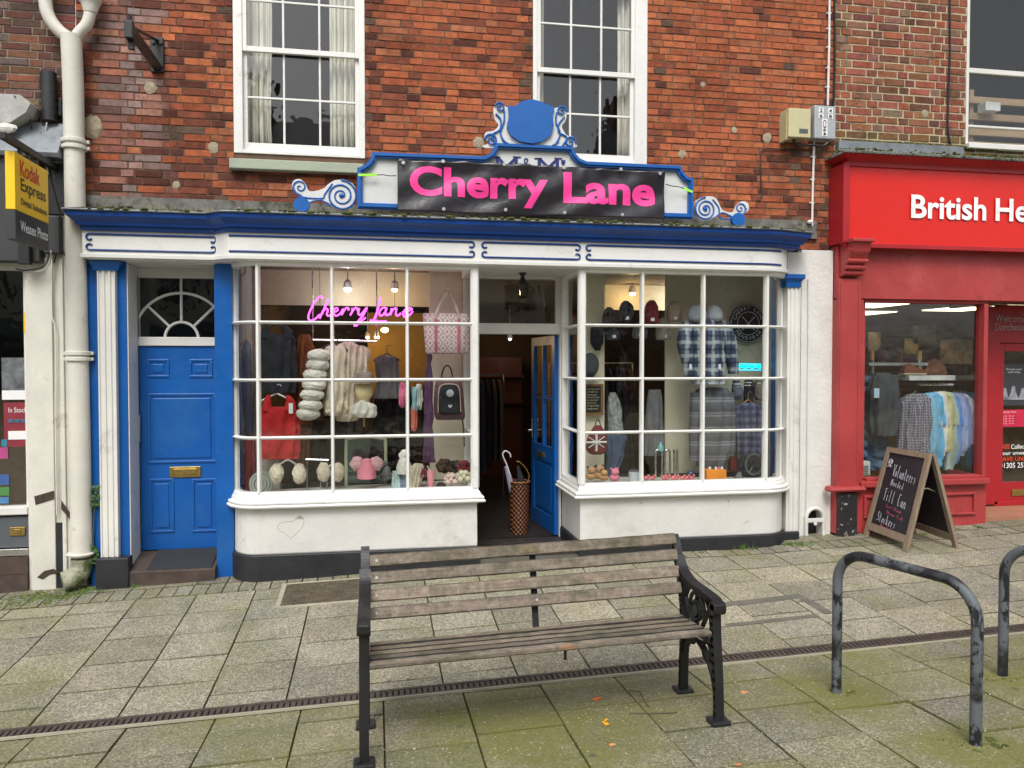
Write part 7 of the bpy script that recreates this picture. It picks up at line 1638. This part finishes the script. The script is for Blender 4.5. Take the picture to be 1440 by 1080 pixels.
for z, y in ((.385, .43), (.45, .455), (.53, .49), (.62, .52), (.70, .545)): pass
xm = (bx0+bx1)/2+.03
m_.obox((xm, by+.44, .33), (xm, by+.50, .55), .035, .01, up=(0, 1, 0)); m_.obox((xm, by+.50, .55), (xm, by+.555, .765), .035, .01, up=(0, 1, 0))
m_.build('centre_brace', IRON, bench)
m_ = MB(); m_.tube([(xm+.07, by+.07, .39), (xm+.07, by+.07, .335)], .008, 6); m_.build('pin', IRON, bench)
for i, (y, z) in enumerate(((.555, .775), (.53, .690), (.498, .605), (.468, .520))):
    for x, t in ((a+.035, 0),)+((((a+b)/2+.03, .5),) if i == 3 else ()):
        m_ = MB(); c_ = Vector((x, by+y-.03, z-.022+.052*t))+BN*.0125; m_.tube([c_, c_+BN*.004], .008, 8); m_.build('bolt', M('dull_bolt', (.35, .34, .3), .5, metal=.6, bp=0), bench)
# small plaque on the top slat
m_ = MB(); c_ = Vector((a+(b-a)*.503, by+.555-.03, .775+.004))+BN*.0125; m_.obox(c_-Vector((.055, 0, .0015)), c_+Vector((.055, 0, .0015)), .005, .036, up=(0, .37, .93)); m_.build('plaque', M('aged_bronze_plaque', (.13, .10, .05), .5, metal=.4, var=.3, vs=40), bench)

# ------------------------------------------------------------------ bicycle hoops
def hoop_mat():
    m, nt, b = new('flaking_black_coating'); pos = N(nt, 'ShaderNodeNewGeometry').outputs['Position']
    mp = N(nt, 'ShaderNodeMapping'); mp.inputs['Scale'].default_value = (1, 1, .55); nt.links.new(pos, mp.inputs[0])
    f = ramp(nt, noi(nt, 13, 8, .72, mp.outputs[0], .4), [(.45, (0,)*3), (.47, (1,)*3)])
    k = mix(nt, 1.0, f, ramp(nt, noi(nt, 3.3, 3, .6, pos), [(.36, (.0,)*3), (.44, (1,)*3)]), 'MULTIPLY')
    setc(nt, b, mix(nt, k, (.014, .016, .02), (.105, .118, .13))); nt.links.new(ramp(nt, k, [(0, (.32,)*3), (1, (.6,)*3)]), b.inputs['Roughness'])
    bump(nt, b, mix(nt, .7, noi(nt, 30, 4, .6, pos), f), .5, .006); return m
HM = hoop_mat()
def hoop(fa, fb, label):
    A_, B_ = Vector((fa[0], fa[1], gz(*fa)-.02)), Vector((fb[0], fb[1], gz(*fb)-.02)); h = Vector((B_.x-A_.x, B_.y-A_.y, 0)); L = h.length; h /= L; zt_ = .785; r_ = .17
    pts = [A_, (A_.x, A_.y, zt_*.3), (A_.x, A_.y, zt_-r_-.03)]
    for i in range(0, 11): an = pi/2*i/10; pts.append((A_.x+h.x*r_*(1-cos(an)), A_.y+h.y*r_*(1-cos(an)), zt_-r_+r_*sin(an)))
    for t in (.45, .55): pts.append((A_.x+h.x*L*t, A_.y+h.y*L*t, zt_))
    for i in range(10, -1, -1): an = pi/2*i/10; pts.append((B_.x-h.x*r_*(1-cos(an)), B_.y-h.y*r_*(1-cos(an)), zt_-r_+r_*sin(an)))
    pts += [(B_.x, B_.y, zt_-r_-.03), (B_.x, B_.y, zt_*.3), B_]
    m_ = MB(); m_.tube(pts, .0265, 18); return tag(m_.build('bicycle_stand', HM, smooth=True), label, 'bike stand', 'black hoop bicycle stands')
hoop((2.475, -3.205), (2.70, -3.94), 'scratched black hoop bicycle stand standing whole right of the bench')
hoop((3.49, -3.235), (3.715, -3.97), 'scratched black hoop bicycle stand cut off by the right edge')

# ------------------------------------------------------------------ chalkboard pavement sign
AW = wood('grey_oak', (.17, .12, .08), (.30, .23, .165), 2, 26, extra=None)
f0, f1 = Vector((4.735, -.20, gz(4.735, -.2))), Vector((4.75, -.755, gz(4.75, -.755)))   # feet of the face turned to the left
b1 = Vector((5.26, -.77, gz(5.26, -.77))); b0 = Vector((5.25, -.22, gz(5.25, -.22)))
t1 = P(1307, 638, -.76); t0 = P(1253, 626, -.21); t0 = Vector((t1.x-.0, t0.y, t1.z)); t1b = t1+Vector((.035, 0, -.01)); t0b = t0+Vector((.035, 0, -.01))
ab = thing('chalkboard_sign', 'wooden A-frame chalkboard standing outside the red charity shop', 'chalkboard', (f0+f1+b0+b1)/4)
def aface(fA, fB, tA, tB, nm, out):
    m_ = MB(); up = (tB-fB).normalized(); w_ = .05
    for f_, t_ in ((fA, tA), (fB, tB)): m_.obox(f_, t_, w_, .03, up=out)
    m_.obox(tA-up*.025, tB-up*.025, .03, .05, up=up); lo = .2; m_.obox(fA.lerp(tA, .115), fB.lerp(tB, .115), .028, .07, up=up)
    o = m_.build(nm, AW, ab); return o
nL = Vector((-1, 0, .2)).normalized(); nR = Vector((1, 0, .2)).normalized()
aface(f0, f1, t0, t1, 'front_frame', nL); aface(b0, b1, t0b, t1b, 'rear_frame', nR)
CHK = M('chalkboard_black', (.016, .016, .022), .55, var=.35, vs=6, bp=.03, dirt=((.04, .04, .045), 5, .6, .2))
def board(fA, fB, tA, tB, n_):
    m_ = MB(); q = [fA.lerp(tA, .12), fB.lerp(tB, .12), fB.lerp(tB, .96), fA.lerp(tA, .96)]; o = m_.add(q+[p-n_*.008 for p in q]); m_.face((o, o+1, o+2, o+3)); m_.face((o+7, o+6, o+5, o+4))
    for i in range(4): m_.face((o+i, o+4+i, o+4+(i+1) % 4, o+(i+1) % 4))
    return m_.build('chalk_panel', CHK, ab)
pan = board(f0, f1, t0, t1, nL); board(b0, b1, t0b, t1b, nR)
m_ = MB(); a_ = f1.lerp(t1, .62); b_ = b1.lerp(t1b, .58); m_.obox(a_+Vector((0, .05, 0)), a_.lerp(b_, .5)+Vector((0, .05, .03)), .012, .003, up=(0, 1, 0)); m_.obox(a_.lerp(b_, .5)+Vector((0, .05, .03)), b_+Vector((0, .05, 0)), .012, .003, up=(0, 1, 0)); m_.build('stay', CHROME, ab)
# chalk writing: drawn strokes, u along the panel (0 = far left in the photo), v from top
CHW = M('white_chalk', (.42, .42, .46), .9, bp=0); CHP = M('pink_chalk', (.38, .08, .13), .9, bp=0)
def PB(u, v): p = t0.lerp(t1, u); q = f0.lerp(f1, u); return p.lerp(q, v)+nL*.004
SV = {'V': [[(0, 1), (.4, 0), (.9, 1)]], 'o': [[(.5, .5), (.15, .3), (.3, 0), (.6, .1), (.6, .4), (.5, .5)]], 'l': [[(.3, 1), (.2, .1), (.4, 0)]], 'u': [[(.1, .5), (.15, .05), (.5, .1), (.6, .5), (.65, 0)]],
 'n': [[(.1, 0), (.1, .5)], [(.1, .3), (.4, .55), (.6, .3), (.6, 0)]], 't': [[(.3, .9), (.3, .1), (.5, 0)], [(.1, .6), (.6, .6)]], 'e': [[(.1, .25), (.6, .35), (.4, .55), (.1, .3), (.3, 0), (.6, .1)]], 'r': [[(.15, 0), (.15, .5)], [(.15, .3), (.5, .5)]], 's': [[(.6, .5), (.2, .45), (.5, .2), (.1, 0)]],
 'T': [[(.4, 1), (.35, 0)], [(0, .95), (.85, 1)]], 'i': [[(.3, .5), (.3, 0)], [(.3, .75), (.32, .78)]], 'C': [[(.8, .9), (.3, 1), (.1, .5), (.3, 0), (.8, .1)]], 'a': [[(.6, .5), (.2, .45), (.2, .05), (.55, .1), (.6, .5), (.65, 0)]], 'h': [[(.1, 1), (.1, 0)], [(.1, .3), (.4, .55), (.6, .3), (.6, 0)]],
 'S': [[(.8, .9), (.3, 1), (.2, .65), (.7, .4), (.6, .05), (0, .1)]], 'k': [[(.1, 1), (.1, 0)], [(.6, .5), (.15, .25), (.6, 0)]], 'w': [[(0, .5), (.2, 0), (.35, .4), (.5, 0), (.7, .5)]], 'd': [[(.6, 1), (.6, 0)], [(.6, .4), (.2, .4), (.2, .05), (.6, .1)]], 'c': [[(.6, .45), (.2, .45), (.15, .05), (.6, .05)]], 'N': [[(0, 0), (.1, 1), (.6, 0), (.7, 1)]], ' ': []}
def chalk(s, u0, v0, cw, h_, mat, r_=.0022, slope=0.06):
    m_ = MB()
    for i, ch in enumerate(s):
        for st in SV[ch]: m_.tube([PB(u0+cw*(i+a), v0+slope*(cw*i)-b*h_) for a, b in st], r_, 5)
    m_.build('chalk_writing', mat, ab)
chalk('Volunteers', .26, .30, .060, .13, CHW); chalk('Needed', .28, .40, .055, .07, CHW, .002); chalk('Till Can', .18, .57, .075, .13, CHW); chalk('Sort Clean', .30, .635, .04, .035, CHP, .002); chalk('Steam Tidy'.replace('m', 'n').replace('y', 'l').replace('d', 'd'), .35, .70, .045, .035, CHP, .002)
chalk('Stockers', .16, .80, .062, .10, CHW); chalk('Needed', .30, .86, .045, .045, CHP, .0022)
m_ = MB()
m_.tube([PB(.13+.035*cos(a)*1.2, .155+.028*sin(a)) for a in [radians(x) for x in range(0, 360, 30)]], .006, 6, closed=True); m_.tube([PB(.10, .15), PB(.13, .165), PB(.16, .145)], .006, 6); m_.tube([PB(.09, .21), PB(.13, .185), PB(.17, .21)], .008, 6); m_.build('chalk_emblem', CHW, ab)

# ------------------------------------------------------------------ weeds, moss, leaves, litter
rg = random.Random(9)
GRS = M('grass_green', (.085, .16, .02), .7, var=.5, vs=25, bp=0); MOS = M('moss_green', (.10, .12, .025), .95, var=.5, vs=20, bs=120, bp=1)
def tuft(mb, x, y, z, h_, n, spread):
    for _ in range(n):
        a = rg.uniform(0, 2*pi); r_ = rg.uniform(0, spread); bx, by_ = x+r_*cos(a), y+r_*sin(a)*.5; hh = h_*rg.uniform(.4, 1); dx, dy = rg.uniform(-.5, .5)*hh, rg.uniform(-.5, .3)*hh; w_ = rg.uniform(.0015, .0035)
        o = mb.add([(bx-w_, by_, z), (bx+w_, by_, z), (bx+dx*.4+w_*.8, by_+dy*.4, z+hh*.6), (bx+dx*.4-w_*.8, by_+dy*.4, z+hh*.6), (bx+dx, by_+dy, z+hh*.9)]); mb.face((o, o+1, o+2, o+3)); mb.face((o+3, o+2, o+4))
gr = MB()
for u, v, h_, n, s in ((1045, 772, .10, 60, .10), (1060, 773, .06, 30, .06), (985, 778, .04, 16, .04), (1125, 767, .07, 90, .16), (1110, 766, .06, 40, .07), (1150, 763, .03, 40, .1), (1215, 763, .03, 70, .14), (1375, 742, .04, 40, .08), (1300, 752, .03, 40, .08),
                       (395, 812, .08, 50, .05), (375, 812, .05, 30, .05), (352, 812, .07, 30, .04), (293, 812, .11, 50, .06), (280, 822, .04, 30, .06), (298, 803, .08, 30, .03), (190, 826, .05, 30, .05), (120, 832, .05, 110, .16), (60, 842, .05, 130, .25), (20, 850, .05, 120, .25), (95, 838, .04, 90, .2), (178, 834, .02, 40, .08), (440, 811, .04, 25, .06), (1345, 1045, .03, 30, .08), (770, 778, .02, 10, .03)):
    p = G(u, v); tuft(gr, p.x, p.y, p.z-.01, h_, n, s)
tag(gr.build('weeds', GRS), 'thin green grass and weeds growing at the foot of the shopfronts', 'weeds', kind='stuff')
mo = MB()
def clump(mb, x, y, z, r_, jit=.25): mb.sphere((x, y, z), r_, 6, sq=(1.4, 1, .55), jit=jit)
for i in range(900):
    t = rg.random(); k = min(len(cpath)-2, int(t*(len(cpath)-1)));
    x = rg.uniform(X_(118, -.3), X_(1120, -.3)); dens = .5+.5*noise.noise(Vector((x*2, 0, 3)))
    if rg.random() > dens+.15: continue
    yv = [cpath[j] for j in range(1, len(cpath)-1)]; yy = YF0
    for j in range(len(yv)-1):
        if yv[j][0] <= x <= yv[j+1][0]: yy = yv[j][1]+(yv[j+1][1]-yv[j][1])*(x-yv[j][0])/max(1e-4, yv[j+1][0]-yv[j][0])
    clump(mo, x, yy-.12+rg.uniform(-.01, .09), ZF2+.16+rg.uniform(-.004, .008), rg.uniform(.006, .02))
for i in range(420):
    x = rg.uniform(X_(1184, -.4), 8.5); clump(mo, x, YR-.13+rg.uniform(0, .12), zc0+.115+rg.uniform(-.01, .012), rg.uniform(.006, .017))
for i in range(260):
    x = rg.uniform(XR+.1, 6.3); clump(mo, x, -.02, zz(1250, 203, 0)+rg.uniform(-.01, .02), rg.uniform(.006, .016))
for u, v, s, n in ((1372, 1046, .14, 60), (1180, 976, .10, 30), (1406, 953, .12, 30), (100, 832, .25, 90), (60, 840, .3, 90)):
    p = G(u, v)
    for i in range(n): a = rg.uniform(0, 6.28); r_ = s*sqrt(rg.random()); clump(mo, p.x+r_*cos(a), p.y+r_*sin(a)*.6, gz(p.x+r_*cos(a), p.y+r_*sin(a)*.6)-.002, rg.uniform(.006, .014))
tag(mo.build('moss', MOS), 'low green moss along the cornices, lead edges and rack feet', 'moss', kind='stuff')
dg_ = MB()
for x0_, x1_, zf, yy in ((X_(118), X_(410), ZF2+.22, -.03), (X_(1050), X_(1130), ZF2+.22, -.03)):
    for i in range(int((x1_-x0_)*45)): tuft(dg_, rg.uniform(x0_, x1_), yy, zf, .09, 1, .01)
tag(dg_.build('dry_grass', M('dry_stalks', (.30, .25, .14), .9, var=.3, bp=0)), 'dry pale stalks standing along the lead above the cornice', 'dry grass', kind='stuff')
iv = thing('climbing_weed', 'leafy green weed between the drainpipe and blue pilaster', 'plant', P(133, 790, -.1))
m_ = MB()
for i in range(90):
    u, v = rg.uniform(127, 139), rg.choice((rg.uniform(683, 712), rg.uniform(768, 792))); p = P(u, v, rg.uniform(-.16, -.09)); a = rg.uniform(0, 6.3); s = rg.uniform(.012, .024); d1 = Vector((cos(a), rg.uniform(-.4, .4), sin(a)))*s; d2 = Vector((-sin(a), rg.uniform(-.4, .4), cos(a)))*s*.6
    o = m_.add([p-d1, p-d2, p+d1, p+d2]); m_.face((o, o+1, o+2, o+3))
m_.build('leaves', M('weed_leaf', (.04, .10, .02), .6, var=.4, vs=30, bp=0), iv); m_ = MB(); m_.tube([P(132, 795, -.1), P(131, 750, -.11), P(133, 700, -.12), P(136, 683, -.1)], .004, 5); m_.build('stem', MOS, iv)
# fallen leaves and petals
def leaf_(u, v, s, col, label, a):
    p = G(u, v); m_ = MB(); pts = []
    for i in range(9): an = 2*pi*i/9; rr_ = s*(1+.35*cos(2*an))*rg.uniform(.8, 1.15); pts.append((p.x+rr_*cos(an+a), p.y+rr_*sin(an+a), p.z+.004+.006*rg.random()))
    o = m_.add(pts+[(p.x, p.y, p.z+.012)]); 
    for i in range(9): m_.face((o+i, o+(i+1) % 9, o+9))
    q = m_.build('fallen_leaf', M('leaf_'+label.split()[0], col, .6, var=.3, vs=60, bp=0)); sd = q.modifiers.new('t', 'SOLIDIFY'); sd.thickness = .002
    tag(q, label, 'leaf')
leaf_(840, 984, .020, (.70, .14, .03), 'red orange petal on the slab below the middle of bench seat', .3)
leaf_(852, 1014, .014, (.85, .33, .02), 'orange petal, upper one of the close pair under the bench', 1)
leaf_(852, 1019, .018, (.88, .38, .02), 'bright orange petal, lower one of the close pair', 2)
leaf_(861, 1049, .015, (.68, .28, .10), 'faded orange petal nearest the bottom of the photo', .4)
leaf_(1047, 975, .018, (.62, .26, .12), 'tan orange leaf right of the bench front foot', 0)
leaf_(1038, 1077, .012, (.6, .2, .08), 'small brown leaf at the bottom edge near the bench', 0)
leaf_(1052, 771, .018, (.30, .13, .05), 'brown leaf caught in the grass under right bay', 0)
leaf_(1280, 769, .018, (.30, .18, .08), 'dry brown leaf beside the chalkboard foot', 0)
leaf_(675, 825, .02, (.66, .60, .5), 'pale cream leaf behind the bench back', .2)
leaf_(573, 954, .01, (.6, .5, .3), 'pale dry leaf near the drain under the bench', .2)
lit = MB()
for i in range(170):
    u, v = rg.uniform(40, 1430), rg.uniform(975, 1075) if rg.random() < .8 else rg.uniform(830, 960); p = G(u, v); s = rg.uniform(.002, .005); a = rg.uniform(0, 6); 
    o = lit.add([(p.x+s*cos(a+k*1.57)*rg.uniform(.6, 1.5), p.y+s*sin(a+k*1.57), p.z+.003) for k in range(4)]+[(p.x, p.y, p.z+.006)])
    for k in range(4): lit.face((o+k, o+(k+1) % 4, o+4))
tag(lit.build('crumbs', M('pale_crumbs', (.55, .50, .38), .8, bp=0)), 'pale crumbs and specks scattered over the paving slabs', 'crumbs', kind='stuff')
for pts, lab in (([(885, 972), (900, 974), (905, 985), (912, 995)], 'thin dark twig on the slab under the bench'), ([(885, 1005), (935, 1004), (953, 1003)], 'thin pale twig at the right under the bench')):
    m_ = MB(); m_.tube([G(*a)+Vector((0, 0, .006)) for a in pts], .003, 5); tag(m_.build('twig', M('twig_brown', (.12, .09, .06), .9, bp=0)), lab, 'twig')

# ------------------------------------------------------------------ the other side of the street (seen only as reflections)
def opposite(x0, x1, h_, mat, label, seed):
    r_ = random.Random(seed); t = thing('terraced_house', label, 'building', ((x0+x1)/2, -20, 0)); Y = -19
    m_ = MB(); m_.box((x0, Y-6, -.2), (x1, Y, h_)); m_.build('wall', mat, t)
    m_ = MB(); o = m_.add([(x0, Y+.3, h_), (x1, Y+.3, h_), (x1, Y-3, h_+2.2), (x0, Y-3, h_+2.2), (x0, Y-6.3, h_), (x1, Y-6.3, h_)]); m_.face((o, o+1, o+2, o+3)); m_.face((o+3, o+2, o+5, o+4)); m_.face((o, o+3, o+4)); m_.face((o+1, o+5, o+2)); rf = m_.build('roof', M('slate_roof', (.07, .075, .085), .7), t)
    m_ = MB(); m_.box((x0+.4, Y-3.4, h_+1.2), (x0+1.4, Y-2.6, h_+3.4)); m_.build('chimney', M('chimney_brick', (.25, .12, .08), .9), rf)
    n = int((x1-x0)/2.2)
    for lv in (3.6, 6.3):
        if lv+1.7 > h_: continue
        for i in range(n):
            xc_ = x0+(i+.5)*(x1-x0)/n; m_ = MB(); m_.box((xc_-.55, Y, lv), (xc_+.55, Y+.06, lv+1.6)); w2 = m_.build('window', WHITE, t)
            m_ = MB()
            for a in (0, 1):
                for b in (0, 1): m_.box((xc_-.5+a*.52, Y+.061, lv+.06+b*.76), (xc_-.02+a*.52, Y+.07, lv+.74+b*.78))
            m_.build('pane', M('dark_pane', (.02, .025, .03), .1, bp=0), w2)
    m_ = MB(); m_.box((x0+.3, Y, .1), (x1-.3, Y+.05, 2.5)); s2 = m_.build('shop_window', M('dark_pane', (.02, .025, .03), .1, bp=0), t); m_ = MB(); m_.box((x0+.1, Y, 2.5), (x1-.1, Y+.3, 3.1)); m_.build('fascia', M('muted_fascia', (.10, .13, .15), .6), s2)
opposite(-13, -5.2, 7.4, M('cream_house', (.52, .49, .40), .8), 'cream terraced house across the street at the left', 1)
opposite(-5.1, 1.5, 8.6, M('grey_house', (.30, .29, .27), .8), 'grey terraced house across the street in the middle', 2)
opposite(1.6, 8.5, 7.2, M('white_house', (.62, .61, .57), .8), 'white terraced house across the street at the right', 3)
opposite(8.6, 16, 8.8, M('brick_house', (.26, .12, .08), .85), 'brick terraced house across the street at far right', 4)

for o in bpy.data.objects:
    if '_w' in o: del o['_w']
